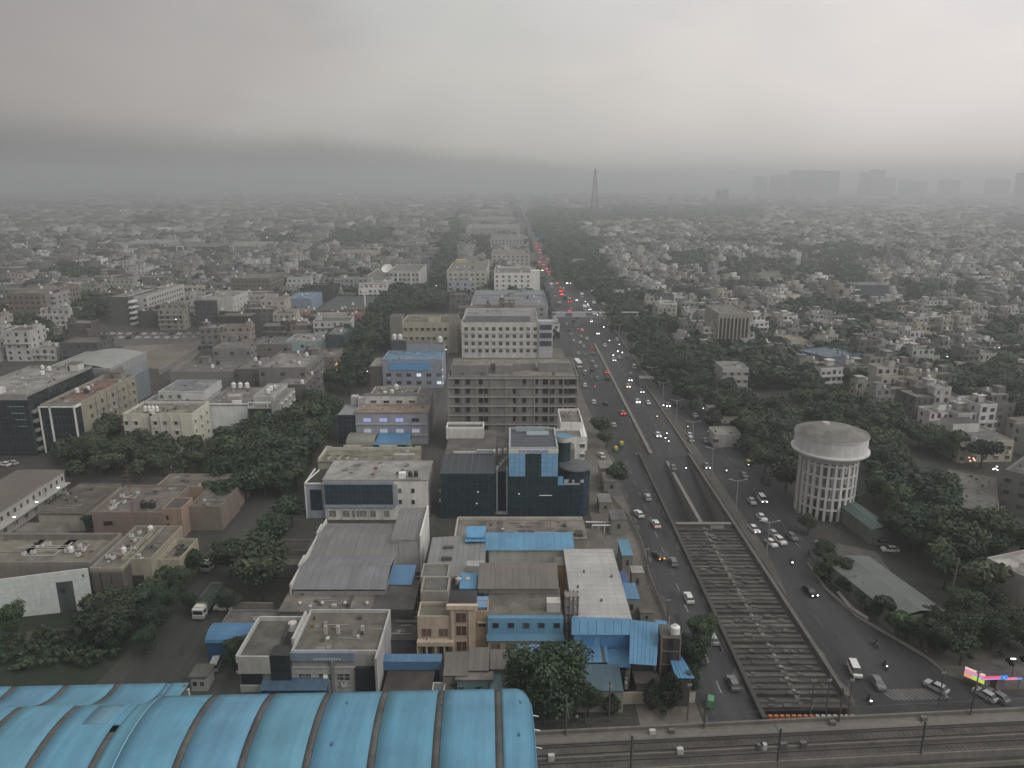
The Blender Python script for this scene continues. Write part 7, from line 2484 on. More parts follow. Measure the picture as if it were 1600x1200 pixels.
for (poly, space) in (([(140, 1030), (240, 1045), (260, 1010), (300, 1000), (270, 950), (160, 990), (110, 1000)], 4.5), ([(0, 1050), (300, 1050), (240, 990), (60, 990), (0, 1000)], 2.3), ([(930, 1115), (1080, 1112), (1080, 1122), (930, 1126)], 3.5),
                      ([(1270, 905), (1400, 985), (1500, 1045), (1600, 1050), (1600, 1030), (1500, 1030), (1410, 990), (1300, 900)], 4), ([(1060, 640), (1130, 690), (1215, 790), (1240, 800), (1160, 700), (1080, 640)], 5)):
    for (x, y) in scatter(poly, space):
        blob(x, y, R.uniform(1.6, 3.2), R.uniform(2.2, 3.6), 260, R.choice((0, 1)), .06)
link('undergrowth', quads_mesh('undergrowth', np.concatenate(VV), np.concatenate(CCc)), kind='stuff')
# distant trees
VV, CCc = [], []
for (poly, space) in FAR_TREE_ZONES:
    for (x, y) in scatter(poly, space):
        h = R.uniform(9, 15)
        blob(x, y, h, h * R.uniform(1.1, 1.6), 300 if y < 1100 else 130, R.choice((0, 0, 1)), .06 if y < 1100 else .09)
for (_, zi, x, y, h, ti) in MASS:
    blob(x, y, h, h * R.uniform(1.0, 1.35), 420, ti, .045)
for i in range(6500):
    t = R.random()
    y = 330 + 5200 * t * t
    x = R.uniform(-.7, .7) * (y + 40)
    if abs(x - 55) < 38 and y > 0:
        continue
    if y < 560 and -330 < x < 90:
        continue
    if not free(x, y, 1, NO_HOUSE[-1:]):
        continue
    h = R.uniform(7, 13) * (1 + .00025 * y)
    blob(x, y, h, h * R.uniform(1.1, 1.7) * (1 + .0003 * y), 150 if y < 900 else 40, R.choice((0, 1)), .075 if y < 900 else .15)
for k in range(260):           # verge trees lining the far road
    y = 430 + k * 9.5
    blob(R.uniform(80, 88), y, R.uniform(7, 11), R.uniform(7, 11), 160 if y < 1200 else 60, 0, .075 if y < 1200 else .12)
    if k % 2:
        blob(R.uniform(24, 29), y, R.uniform(5, 9), R.uniform(6, 10), 90, 0, .08)
link('distant_trees', quads_mesh('distant_trees', np.concatenate(VV), np.concatenate(CCc)), kind='stuff')

# ================================================================== VEHICLES
CARC = {'white': (.58, .58, .57), 'silver': (.33, .34, .35), 'grey': (.14, .145, .15), 'black': (.022, .022, .025), 'red': (.35, .04, .03), 'blue': (.05, .08, .2), 'yellow': (.5, .36, .05), 'green': (.08, .25, .12)}
_veh = {}


def extrude(mb, prof, x0, x1, mat, col, inset=None):
    """Side profile (y,z) swept from x0 to x1; the upper points may be drawn in."""
    n = len(prof)
    i = len(mb.v)
    for s_, x in ((0, x0), (1, x1)):
        for (y, z, ins) in prof:
            mb.v.append((x + (ins if s_ == 0 else -ins), y, z))
    k = mb.mi(mat)
    for a in range(n):
        b_ = (a + 1) % n
        mb.f.append((i + a, i + n + a, i + n + b_, i + b_)); mb.m.append(k); mb.c.append(col)
    mb.f.append(tuple(i + q for q in range(n))); mb.m.append(k); mb.c.append(col)
    mb.f.append(tuple(i + n + q for q in reversed(range(n)))); mb.m.append(k); mb.c.append(col)


def vehicle_meshes(kind, colname):
    key = (kind, colname)
    if key in _veh:
        return _veh[key]
    c_ = CARC[colname]
    body, glass = MB(), MB()
    if kind == 'car':
        extrude(body, [(-2.05, .35, 0), (2.0, .35, 0), (2.05, .75, .05), (1.95, .98, .08), (.95, 1.02, .06), (-1.7, 1.05, .06), (-2.1, .95, .08)], -.85, .85, 'paint', c_)
        extrude(body, [(.35, 1.42, .24), (.2, 1.48, .26), (-1.1, 1.48, .26), (-1.35, 1.42, .24)], -.85, .85, 'paint', c_)
        extrude(glass, [(1.0, 1.0, .08), (.38, 1.43, .22), (-1.32, 1.43, .22), (-1.85, 1.02, .1)], -.85, .85, 'glass', (.02, .022, .025))
        wy, wr, L_ = (1.3, -1.3), .31, 2.08
    elif kind == 'van':
        extrude(body, [(-2.2, .35, 0), (2.1, .35, 0), (2.2, .9, .04), (1.9, 1.15, .06), (-2.25, 1.2, .05)], -.88, .88, 'paint', c_)
        extrude(body, [(1.0, 1.82, .16), (.8, 1.9, .2), (-2.0, 1.9, .2), (-2.2, 1.8, .16)], -.88, .88, 'paint', c_)
        extrude(glass, [(1.85, 1.14, .07), (1.02, 1.83, .15), (-2.18, 1.83, .15), (-2.24, 1.18, .06)], -.88, .88, 'glass', (.025, .027, .03))
        wy, wr, L_ = (1.4, -1.4), .33, 2.2
    elif kind == 'autorickshaw':
        extrude(body, [(-1.3, .3, 0), (1.0, .3, .25), (1.3, .8, .4), (1.1, 1.0, .3), (-1.3, 1.0, 0)], -.62, .62, 'paint', CARC['green'])
        extrude(body, [(.6, 1.62, .1), (-1.2, 1.7, .05), (-1.3, 1.0, 0), (-1.25, 1.75, .06), (.5, 1.75, .1)], -.62, .62, 'paint', c_)
        extrude(glass, [(1.05, 1.0, .2), (.6, 1.62, .12), (-1.15, 1.62, .08), (-1.2, 1.0, .02)], -.62, .62, 'glass', (.02, .02, .02))
        wy, wr, L_ = (1.0, -.8), .24, 1.3
    elif kind == 'truck':
        body.box(-1.2, 1.2, 3.2, 5.2, .6, 2.7, 'paint', c_, bottom=True)
        body.box(-1.2, 1.2, 4.9, 5.3, .5, 1.2, 'paint', (.3, .3, .3), bottom=True)
        body.box(-1.25, 1.25, -5.4, 3.0, 1.0, 1.2, 'paint', (.09, .09, .09), bottom=True)
        body.box(-1.25, 1.25, -5.4, 3.0, 1.21, 3.3, 'paint', (.20, .22, .20), top=False)
        body.box(-1.1, 1.1, -5.2, 2.8, 2.9, 3.0, 'plaster', (.05, .075, .06))
        body.box(-1.0, 1.0, 3.3, 4.7, 2.7, 3.0, 'paint', (.5, .48, .42))
        glass.box(-1.05, 1.05, 5.2, 5.24, 1.5, 2.35, 'glass', (.02, .022, .024))
        glass.box(1.2, 1.23, 3.8, 5.0, 1.6, 2.3, 'glass', (.02, .022, .024))
        glass.box(-1.23, -1.2, 3.8, 5.0, 1.6, 2.3, 'glass', (.02, .022, .024))
        wy, wr, L_ = (4.2, -3.2, -4.3), .52, 5.3
    elif kind == 'bus':
        body.box(-1.25, 1.25, -5.2, 5.2, .5, 1.5, 'paint', c_, bottom=True)
        body.box(-1.22, 1.22, -5.15, 5.15, 2.4, 3.0, 'paint', c_)
        glass.box(-1.2, 1.2, -5.12, 5.12, 1.5, 2.4, 'glass', (.02, .022, .025), top=False)
        wy, wr, L_ = (3.3, -3.3), .5, 5.22
    elif kind == 'motorcycle':
        extrude(body, [(-.7, .6, 0), (.5, .55, 0), (.7, .95, .05), (.1, .85, .0), (-.8, .8, .05)], -.16, .16, 'paint', c_)
        body.cyl(0, -.15, .8, 1.35, .22, .17, 'plaster', (.06, .06, .08), 8)
        body.cyl(0, -.1, 1.37, 1.62, .13, .12, 'plaster', (.03, .03, .03), 8)
        body.bar((-.32, .42, 1.05), (.32, .42, 1.05), .03, 'paint', DARK)
        wy, wr, L_ = (.65, -.65), .3, .75
    wm = MB()
    if ('wheel', wr) not in _veh:
        n = 12
        for x in (-.1, .1):
            pts = [(x, wr * math.cos(2 * math.pi * k / n), wr * math.sin(2 * math.pi * k / n)) for k in range(n)]
            wm.poly(pts if x > 0 else pts[::-1], 'paint', (.10, .10, .10))
        for k in range(n):
            a0, a1 = 2 * math.pi * k / n, 2 * math.pi * (k + 1) / n
            wm.poly([(-.1, wr * math.cos(a0), wr * math.sin(a0)), (.1, wr * math.cos(a0), wr * math.sin(a0)), (.1, wr * math.cos(a1), wr * math.sin(a1)), (-.1, wr * math.cos(a1), wr * math.sin(a1))], 'plaster', (.02, .02, .02))
        _veh[('wheel', wr)] = wm.mesh('wheel')
    _veh[key] = (body.mesh('body'), glass.mesh('cabin_glass') if glass.f else None, wy, wr, L_)
    return _veh[key]


def lamp_mesh(name, col, s_):
    key = ('lamp', name, col, s_)
    if key not in _veh:
        _veh[key] = MB().box(-s_, s_, -.03, .03, -s_ * .7, s_ * .7, 'light', col, bottom=True).mesh(name)
    return _veh[key]


def vehicle(kind, colname, px, py, label, rz=0.0, head=None, tail=None, parts=True, group=None, at=None, z=0.03, scale=1.0):
    """Front points to +y (away from the camera) at rz=0; toward the camera at rz=pi."""
    x, y = at or W(px, py)
    bm_, gm_, wy, wr, L_ = vehicle_meshes(kind, colname)
    T = thing(kind if kind != 'car' else 'car', label, {'car': 'car', 'van': 'van', 'autorickshaw': 'auto rickshaw', 'truck': 'truck', 'bus': 'bus', 'motorcycle': 'motorcycle'}[kind], (x, y, z), rz, group)
    link('body', bm_, T)
    if gm_:
        link('cabin_glass', gm_, T)
    hw = {'car': .75, 'van': .8, 'autorickshaw': .5, 'truck': 1.1, 'bus': 1.15, 'motorcycle': 0}[kind]
    if parts:
        for yy in wy:
            for sx in ((-1, 1) if kind != 'motorcycle' else (0,)):
                link('wheel', _veh[('wheel', wr)], T, (sx * hw, yy, wr))
    zl = {'car': .72, 'van': .85, 'autorickshaw': .8, 'truck': .95, 'bus': .9, 'motorcycle': .95}[kind]
    xs = (0,) if hw == 0 else (-hw * .82, hw * .82)
    if head:
        for sx in xs:
            link('headlight', lamp_mesh('headlight', head, .14 + (.08 if y > 300 else 0) + (.12 if y > 700 else 0)), T, (sx, L_ + .03, zl))
    if tail:
        for sx in xs:
            link('tail_light', lamp_mesh('tail_light', tail, .15 + (.13 if y > 250 else 0) + (.25 if y > 500 else 0)), T, (sx, -L_ - .04, zl + .1))
    return T


HL, HLB, HLY = (9, 9.5, 10), (14, 15, 16), (8, 5.5, 3)
TL, TLB, AM = (2.2, .12, .12), (4.5, .12, .16), (5, 1.6, .2)
PI = math.pi
VEH = [
    ('car', 'white', 998, 806, 'white car on the left road edge beside the compound with steel frames', .25, None, None),
    ('car', 'white', 1025, 822, 'white car braking with red tail lights just ahead of the underpass portal', .05, None, (2.5, .15, .2)),
    ('car', 'black', 1028, 872, 'black car with orange indicators beside the blue awnings', .3, None, AM),
    ('car', 'grey', 1052, 882, 'dark car passing the black car with orange lights', 0, None, None),
    ('car', 'white', 1076, 938, 'white hatchback driving away beside the middle of the beam ladder', 0, None, None),
    ('car', 'silver', 1113, 1002, 'small silver car on the left road below the white hatchback', 0, None, None),
    ('car', 'grey', 1145, 1072, 'dark grey car at the near end of the left road', 0, None, None),
    ('autorickshaw', 'green', 1110, 1102, 'dark auto rickshaw at the foot of the left road by the viaduct', -.3, None, None),
    ('car', 'silver', 1012, 780, 'silver car going away along the left road beyond the white cars', 0, None, None),
    ('autorickshaw', 'yellow', 971, 697, 'light auto rickshaw on the left road beside the bushy trees', 0, None, None),
    ('car', 'grey', 1052, 734, 'dark car coming down towards the underpass', PI, None, None),
    ('car', 'white', 1190, 812, 'white car, topmost of the queue right of the beam ladder', PI + .15, None, None),
    ('car', 'white', 1178, 830, 'white car with a headlight at the left of the queue right of the beam ladder', PI + .15, (3, 3, 3), None),
    ('car', 'silver', 1209, 838, 'silver car in the middle of the queue right of the beam ladder', PI + .2, None, None),
    ('car', 'white', 1219, 848, 'white car at the head of the queue right of the beam ladder', PI + .2, None, None),
    ('car', 'white', 1205, 852, 'white car abreast of the head of the queue, nearest the kerb of the beams', PI + .2, None, None),
    ('car', 'grey', 1237, 842, 'dark car at the outer side of the queue right of the beam ladder', PI + .2, None, None),
    ('motorcycle', 'black', 1236, 882, 'motorcycle with one bright headlight on the right-hand road', PI, HLB, None),
    ('car', 'black', 1265, 928, 'black car with a lit headlight on the right-hand road', PI + .2, HL, None),
    ('van', 'white', 1335, 1052, 'white van crossing the junction beside the end of the beam ladder', PI - .15, None, None),
    ('car', 'grey', 1371, 1072, 'dark grey car behind the white van at the zebra crossing', PI, None, None),
    ('car', 'silver', 1462, 1078, 'silver car turning at the right end of the zebra crossing', .6, None, None),
    ('motorcycle', 'black', 1357, 1098, 'motorcycle with a bright headlight close to the viaduct', PI, HLB, None),
    ('motorcycle', 'black', 1382, 1044, 'motorcycle with a faint lamp in the middle of the junction', PI, (3, 3, 3), None),
    ('motorcycle', 'grey', 1368, 1010, 'grey motorcycle near the kerb of the junction', PI, None, None),
    ('motorcycle', 'black', 1264, 868, 'unlit motorcycle behind the queue', PI, None, None),
    ('car', 'silver', 1538, 1090, 'silver car parked in front of the neon kiosk', .5, None, None),
    ('car', 'grey', 1557, 1092, 'grey car parked right of the silver one at the neon kiosk', .4, None, None),
    ('car', 'white', 1284, 855, 'small white car parked under the trees by the water tower', .1, None, None),
    ('car', 'grey', 1376, 852, 'grey car on the lane above the green-roofed shed', 1.5, None, None),
    ('car', 'white', 1390, 862, 'white car on the lane above the green-roofed shed', 1.5, None, None),
    ('car', 'silver', 1080, 690, 'silver car among the slow traffic of the right-hand road', PI, None, None),
    ('car', 'white', 1078, 683, 'white car just behind the silver one on the right-hand road', PI, None, None),
    ('van', 'silver', 338, 1042, 'pale van parked in the yard beside the blue arched shed', .12, None, None),
    ('truck', 'white', 338, 880, 'lorry with a pale cab and long open body facing the camera, the farther of two', PI - .12, None, None),
    ('truck', 'white', 326, 950, 'lorry with a pale cab, the nearer of two on the tree-lined road', PI - .03, None, None),
    ('car', 'white', 350, 953, 'white car parked behind the low wall beside the nearer lorry', 1.55, None, None),
    ('car', 'white', 278, 733, 'white car parked under the trees before the pink building', 1.3, None, None),
    ('car', 'white', 123, 728, 'white car on the side road behind the trees', 1.3, None, None),
    ('car', 'silver', 20, 726, 'silver car parked at the edge by the dark glass cube', 1.2, None, None),
    ('car', 'white', 8, 728, 'white car parked next to the silver one at the dark glass cube', 1.2, None, None),
    ('car', 'white', 382, 1046, 'dark-windowed white car half hidden by the slim tree', 0, None, None),
    # lit traffic towards the camera
    ('car', 'white', 1028, 682, 'car with blazing headlights leading the group above the ramp', PI, HL, None),
    ('motorcycle', 'black', 1041, 680, 'motorcycle headlight, uppermost of the three beside the leading car', PI, HLB, None),
    ('motorcycle', 'black', 1039, 687, 'motorcycle headlight, middle of the three beside the leading car', PI, HLB, None),
    ('motorcycle', 'black', 1044, 692, 'motorcycle headlight, lowest of the three beside the leading car', PI, HL, None),
    ('motorcycle', 'black', 1071, 734, 'lone motorcycle with headlight on the ramp lane', PI, HL, None),
    ('car', 'grey', 1104, 731, 'grey car with headlights beside the pale median', PI, HL, None),
    ('motorcycle', 'black', 1074, 669, 'motorcycle with an amber lamp on the right-hand road', PI, HLY, None),
    ('motorcycle', 'black', 1026, 653, 'motorcycle with a yellow lamp on the ramp', PI, HLY, None),
    ('car', 'white', 996, 629, 'white car with bright headlights in mid lane', PI, HLB, None),
    ('car', 'silver', 981, 605, 'car with warm yellow headlights', PI, HLY, None),
    ('car', 'grey', 984, 595, 'car with cold headlights above the yellow-lit one', PI, HLB, None),
    ('motorcycle', 'black', 1036, 636, 'motorcycle lamp, left of three by the roadside trees', PI, HL, None),
    ('car', 'grey', 1043, 635, 'car with headlights at the roadside trees', PI, HL, None),
    ('motorcycle', 'black', 958, 557, 'motorcycle headlight beyond the hall of traffic, left of three', PI, HLB, None),
    ('motorcycle', 'black', 965, 551, 'motorcycle headlight, upper of the same three', PI, HLB, None),
    ('motorcycle', 'black', 972, 553, 'motorcycle headlight, right of the same three', PI, HLB, None),
    ('car', 'silver', 968, 561, 'unlit silver car just below the three headlights', PI, None, None),
    ('car', 'grey', 934, 522, 'car with twin headlights just this side of the footbridge', PI, HLB, None),
    ('motorcycle', 'black', 943, 513, 'motorcycle headlight just under the footbridge', PI, HLB, None),
    ('motorcycle', 'black', 952, 534, 'motorcycle headlight below the footbridge, near the trees', PI, HL, None),
    ('motorcycle', 'black', 933, 494, 'headlight above the footbridge deck', PI, HL, None),
    ('motorcycle', 'black', 918, 477, 'single headlight beyond the footbridge', PI, HLB, None),
    ('car', 'grey', 901, 470, 'car with twin headlights beyond the footbridge', PI, HLB, None),
    ('car', 'grey', 882, 425, 'far headlight pair by the wide grey gantry', PI, HLB, None),
    ('car', 'grey', 868, 410, 'far bright headlight pair above the gantry', PI, HLB, None),
    ('motorcycle', 'black', 870, 403, 'far single headlight above the bright pair', PI, HLB, None),
    ('car', 'grey', 847, 423, 'far warm headlamp among the red tail lights', PI, (14, 10, 6), None),
    ('car', 'grey', 814, 324, 'farthest bright yellow-white lamp on the main road', PI, (40, 36, 22), None),
    ('car', 'grey', 886, 443, 'far pale headlamp left of the hoarding', PI, HL, None),
    # tail lights
    ('car', 'grey', 973, 647, 'car braking red in the middle of the left road', 0, None, TLB),
    ('car', 'grey', 948, 583, 'car braking red beside the unfinished block', 0, None, TLB),
    ('motorcycle', 'black', 929, 607, 'motorcycle with a faint red tail light', 0, None, (2, .1, .15)),
    ('bus', 'red', 876, 455, 'bus with bright red tail lights beyond the footbridge', 0, None, (6, .1, .12)),
    ('car', 'grey', 878, 461, 'car with red tail lights behind the bus', 0, None, (5, .3, .3)),
    ('car', 'grey', 843, 410, 'left of three far cars braking red in a slanting line', 0, None, TLB),
    ('car', 'grey', 849, 414, 'middle of three far cars braking red in a slanting line', 0, None, TLB),
    ('car', 'grey', 854, 421, 'right of three far cars braking red in a slanting line', 0, None, TLB),
    ('bus', 'red', 838, 386, 'far bus with a strong red glow under the blue gantry', 0, None, (8, .1, .12)),
    ('car', 'grey', 843, 391, 'far car with red lamps just below the strong red glow', 0, None, TLB),
    ('car', 'grey', 844, 395, 'second far car with red lamps below the strong red glow', 0, None, TLB),
    ('car', 'grey', 819, 360, 'very far red tail lights beyond the blue gantry', 0, None, (7, .6, .6)),
    ('bus', 'red', 686, 432, 'bus with red tail lights in the dark left street', 0, None, (6, .1, .1)),
    ('car', 'white', 681, 447, 'car with white headlights in the dark left street', PI, HLB, None),
    ('car', 'red', 154, 523, 'car with red lamps beyond the open ground', 0, None, (5, .08, .08)),
    # unlit dim traffic
    ('car', 'silver', 892, 524, 'silver car, leftmost below the footbridge', 0, None, None),
    ('car', 'grey', 899, 512, 'grey car directly under the footbridge panels', 0, None, None),
    ('car', 'silver', 912, 543, 'silver car in the left road between footbridge and unfinished block', 0, None, None),
    ('car', 'silver', 926, 567, 'pale car abreast of the unfinished block, the farther', 0, None, None),
    ('car', 'silver', 931, 575, 'pale car abreast of the unfinished block, the nearer', 0, None, None),
    ('car', 'green', 933, 593, 'greenish car on the left road above a faint red lamp', 0, None, None),
    ('bus', 'white', 903, 572, 'pale bus parked at the left kerb beside the unfinished block', .1, None, None),
    ('car', 'white', 914, 604, 'white car parked at the left kerb below the pale bus', 0, None, None),
    ('car', 'white', 928, 630, 'white car parked at the left kerb under the bushy tree', 0, None, None),
    ('car', 'white', 940, 714, 'white car parked on the forecourt right of the round corner', .2, None, None),
]
for (k, c_, px, py, lab, rz, hd_, tl_) in VEH:
    vehicle(k, c_, px, py, lab, rz, hd_, tl_, parts=py > 640)
taken = [W(v_[2], v_[3]) for v_ in VEH]
lanes = [(35.8, 0, 238, 'left'), (39.2, 0, 238, 'left'), (42, 0, 238, 'left'), (44.5, 0, 330, 'left'), (53.5, PI, 300, 'middle'), (57.2, PI, 300, 'middle'), (61.5, PI, 360, 'middle'), (69, PI, 190, 'right'), (73, PI, 190, 'right'), (78, PI, 210, 'right')]
newc = []
for (lx0, rz, y0_, nm) in lanes:
    y = y0_ + R.uniform(0, 20)
    while y < 1300:
        xx = lx0 + R.uniform(-.7, .7)
        if all(abs(xx - a) > 2.2 or abs(y - b_) > 7 for a, b_ in taken) and PX(xx, y)[0] > 0:
            taken.append((xx, y))
            newc.append((y, xx, rz, nm))
        y += R.uniform(12, 48)
newc.sort()
nn = {}
for (y, xx, rz, nm) in newc:
    nn[nm] = nn.get(nm, -1) + 1
    k = R.choice(['car', 'car', 'car', 'motorcycle', 'motorcycle', 'autorickshaw', 'van'] + (['bus'] if y > 500 else []))
    c_ = R.choice(['white', 'silver', 'grey', 'black', 'white', 'grey']) if k != 'autorickshaw' else R.choice(['yellow', 'green'])
    lit = R.random()
    vehicle(k, c_, 0, 0, '%s %s, %s from the portal in the traffic of the %s carriageway' % (c_, k, ordw(nn[nm]), nm), rz + R.uniform(-.04, .04),
            R.choice(((5, 5, 5), HL)) if rz and lit < .2 else None, TL if not rz and lit < .10 else None, parts=y < 330, group='traffic on the main road', at=(xx, y))
# parked cars in the distant car park
kk = 0
vehicle_rows = [(523, 160, 322, 12), (529, 190, 328, 10)]
for (py, a, b_, n) in vehicle_rows:
    for i in range(n):
        px = a + (b_ - a) * i / n + R.uniform(-3, 3)
        c_ = R.choice(['white', 'silver', 'grey', 'white', 'black'])
        vehicle('car', c_, px, py, '%s car %s from the left in the %s row of the distant car park' % (c_, ordw(i), 'back' if py < 526 else 'front'), R.choice((0, .05)), parts=False, group='cars in the car park')

# ================================================================== STREET FURNITURE
for i in range(14):
    x, y = 63.2, 172 + i * 27
    T = thing('street_lamp', 'tall double-armed lamp post on the pale median, %s from the underpass portal' % ordw(i), 'street lamp', (x, y, .14), 0, 'lamp posts on the median')
    MB().bar((0, 0, 0), (0, 0, 9.5), .11, 'paint', (.25, .25, .25)).build('pole', T)
    MB().bar((0, 0, 9.2), (-2.2, 0, 9.8), .06, 'paint', (.25, .25, .25)).bar((0, 0, 9.2), (2.2, 0, 9.8), .06, 'paint', (.25, .25, .25)).build('arm', T)
    for s_ in (-1, 1):
        MB().box(s_ * 2.2 - .4, s_ * 2.2 + .4, -.14, .14, 9.75, 9.9, 'paint', (.3, .3, .3), bottom=True).build('lamp_head', T)
for i, (px, py) in enumerate(((851, 1132), (914, 1130), (951, 1128), (1074, 1125), (1266, 1118), (1290, 1117), (1325, 1117), (1466, 1105), (1520, 1104), (1042, 985), (1010, 900))):
    x, y = W(px, py)
    T = thing('utility_pole', 'slim dark utility pole, %s from the left of those along the viaduct and left road' % ordw(i), 'pole', (x, y, 0), 0, 'utility poles')
    MB().bar((0, 0, 0), (0, 0, 8), .09, 'paint', (.10, .10, .095)).build('pole', T)
    MB().box(-.35, .35, -.1, .1, 6.8, 7.2, 'paint', (.28, .28, .27), bottom=True).build('fitting', T)
T = thing('floodlight_mast', 'very tall thin grey mast rising from the trees near the junction', 'mast', (*W(1480, 958), 0))
MB().bar((0, 0, 0), (.6, 0, 13), .12, 'paint', (.17, .17, .16)).build('pole', T)
T = thing('street_lamp', 'glowing white street lamp above the kiosk at the junction', 'street lamp', (*W(1580, 1062), 0))
MB().bar((0, 0, 0), (0, 0, 4.5), .07, 'paint', (.12, .12, .12)).build('pole', T)
MB().box(-.8, .1, -.12, .12, 4.4, 4.55, 'light', (3.5, 3.6, 3.4), bottom=True).build('lamp_head', T)
# festive lamps in the trees at right
for (px, py, cc, s_, lab) in ((1517, 742, (2.2, 1.2, .8), .8, 'warm glowing lamp cluster in the trees below the white-topped house'), (1551, 757, (2.6, 2.6, 2.5), .5, 'bright white lamp beside the grey three-storey house')):
    x, y = W(px, py)
    T = thing('garden_lamp', lab, 'lamp', (x, y, 0))
    MB().bar((0, 0, 0), (0, 0, 5), .1, 'paint', DARK).build('pole', T)
    for k in range(5):
        a, b_ = R.uniform(-2.4, 2.4) * s_, R.uniform(4.6, 6)
        MB().box(a, a + .35, -.2, .2, b_, b_ + .25, 'light', cc, bottom=True).build('bulb', T)
# lone lights scattered in the far city
LIGHTS = [(78, 287, (2, 2, 2)), (381, 303, (2, 2, 2)), (532, 304, (2, 2, 2)), (179, 329, (2, 2, 2)), (184, 331, (2, 2, 2)), (189, 329, (2, 2, 2)), (328, 322, (1.6, 1.6, 1.5)), (557, 335, (1.6, 1.6, 1.5)), (6, 521, (2, 2, 2)), (417, 371, (2, 2, 2)), (433, 380, (2, 2, 2)),
          (701, 367, (3, 2, 1)), (730, 343, (1.5, 1.5, 1.5)), (642, 390, (1.5, 1.5, 1.5)), (275, 499, (2, 2, 2)), (414, 460, (1.5, 1.3, 1.1)), (422, 466, (2, 2, 2)), (1480, 557, (2.4, 2.4, 2.4)), (1561, 543, (1.8, 1.8, 1.8)), (697, 546, (2, 2.1, 2.2)), (574, 580, (2, 2, 1.8)), (25, 409, (2, 2, 2)),
          (206, 368, (2, 2, 2)), (446, 357, (1.5, 1.5, 1.5)), (490, 412, (1.2, 1.2, 1.2)), (654, 367, (1.3, 1.3, 1.5)), (113, 342, (1.5, 1.3, 1.1))]
for i, (px, py, cc) in enumerate(LIGHTS):
    z = 9.0 if py > 340 else 14.0
    x, y = W(px, py, z)
    if y > 5200 or y < 0:
        y = 4200.0
        t_ = y / (CP - (py - 600) / FPX * SP)
        x, z = (px - 800) / FPX * t_, CAM_H - t_ * (SP + (py - 600) / FPX * CP)
    s_ = y / FPX * .8
    T = thing('distant_lamp', 'tiny lit lamp glowing in the far city, %s from the left' % ordw(sorted(range(len(LIGHTS)), key=lambda q: LIGHTS[q][0]).index(i)), 'lamp', (x, y, 0), 0, 'lone lights of the far city')
    MB().bar((0, 0, 0), (0, 0, z), .15, 'paint', DARK).build('pole', T)
    MB().box(-s_, s_, -s_, 0, z - s_ * .6, z + s_ * .6, 'light', tuple(q * 1.6 for q in cc), bottom=True).build('lamp_head', T)

# clutter along the left road edge: walls, awnings, huts
edge = [(972, 990, 868, 843, 4.5, (.17, .37, .50), 'sheet', 'pale blue awning roof beside the road, the farther of two'), (975, 1000, 936, 911, 4.5, (.15, .33, .50), 'sheet', 'pale blue awning roof beside the road, the nearer of two'),
        (970, 984, 912, 893, 4.0, (.10, .17, .40), 'sheet', 'deep blue tarpaulin roof between the two pale blue awnings'), (987, 1007, 895, 884, 5.0, (.46, .44, .41), 'roof', 'small white hut with one dark window by the road'),
        (955, 980, 812, 796, 4.5, (.20, .20, .20), 'roof', 'small guard house with a pale rim beside the steel frames'), (918, 950, 872, 826, 3.0, (.22, .20, .18), 'roof', 'brown flat roof right of the tan hall'),
        (936, 957, 785, 771, 3.5, (.32, .32, .31), 'roof', 'rounded grey porch roof at the foot of the round glass corner'), (938, 960, 732, 720, 5, (.33, .32, .30), 'roof', 'white-rimmed small roof on the verge, the farther'),
        (944, 968, 752, 738, 4, (.30, .29, .27), 'roof', 'white-rimmed small roof on the verge, the nearer'), (1000, 1022, 958, 935, 2.5, (.17, .16, .14), 'roof', 'dusty low roof by the road below the awnings')]
for (xl, xr, tp, bk, h_, cc, mt_, lab) in edge:
    T, w, d, h = building('roadside_hut', lab, 'hut', xl, xr, tp, bk, h=h_)
    MB().box(.15, w - .15, .15, d, 0, h - .1, 'plaster', (.27, .26, .235), top=False).build('wall', T)
    n = 4
    for k in range(n):
        mb = MB(); mb.box(w * k / n, w * (k + 1) / n - .02, 0, d, h - .1, h + .02 + .012 * (k % 2), mt_, cc, bottom=True); mb.build('roof_sheet' if mt_ == 'sheet' else 'roof_slab', T)
    MB().box(w * .4, w * .6, .1, .15, h * .4, h * .7, 'glass', DARK).build('window', T)
T = thing('pipe_frame', 'white pipes and frames in the service yard right of the glass office', 'frame', (*W(925, 835), 0))
for k in range(6):
    MB().bar((k * 1.6, 0, .2), (k * 1.6, 0, 2.8), .12, 'paint', (.5, .5, .48)).build('post', T)
MB().bar((0, 0, 2.6), (9, 0, 2.6), .16, 'paint', (.55, .55, .53)).build('beam', T)
MB().bar((-1.5, 3, 2.2), (9.5, 3, 1.9), .16, 'paint', (.55, .55, .53)).build('beam', T)
T = thing('roadside_wall', 'low dusty compound wall running along the left edge of the main road', 'wall', (0, 0, 0))
pts = [W(938, 760), W(985, 815), W(1002, 850), W(1015, 905), W(1040, 965), W(1048, 1000)]
for (a, b_) in zip(pts, pts[1:]):
    mb = MB()
    mb.bar((a[0], a[1], .7), (b_[0], b_[1], .7), .22, 'plaster', (.15, .145, .13))
    mb.build('wall_panel', T)
# crash barrier of orange blocks across the near end of the beams
T = thing('traffic_barrier', 'row of orange and white barrier blocks across the near end of the beam ladder', 'barrier', (43.4, 112.6, 0))
for k in range(16):
    MB().box(k * 1.02, k * 1.02 + .62, 0, .5, 0, .9, 'paint', (.40, .12, .05) if k < 9 else (.33, .31, .28)).build('barrier_block', T)
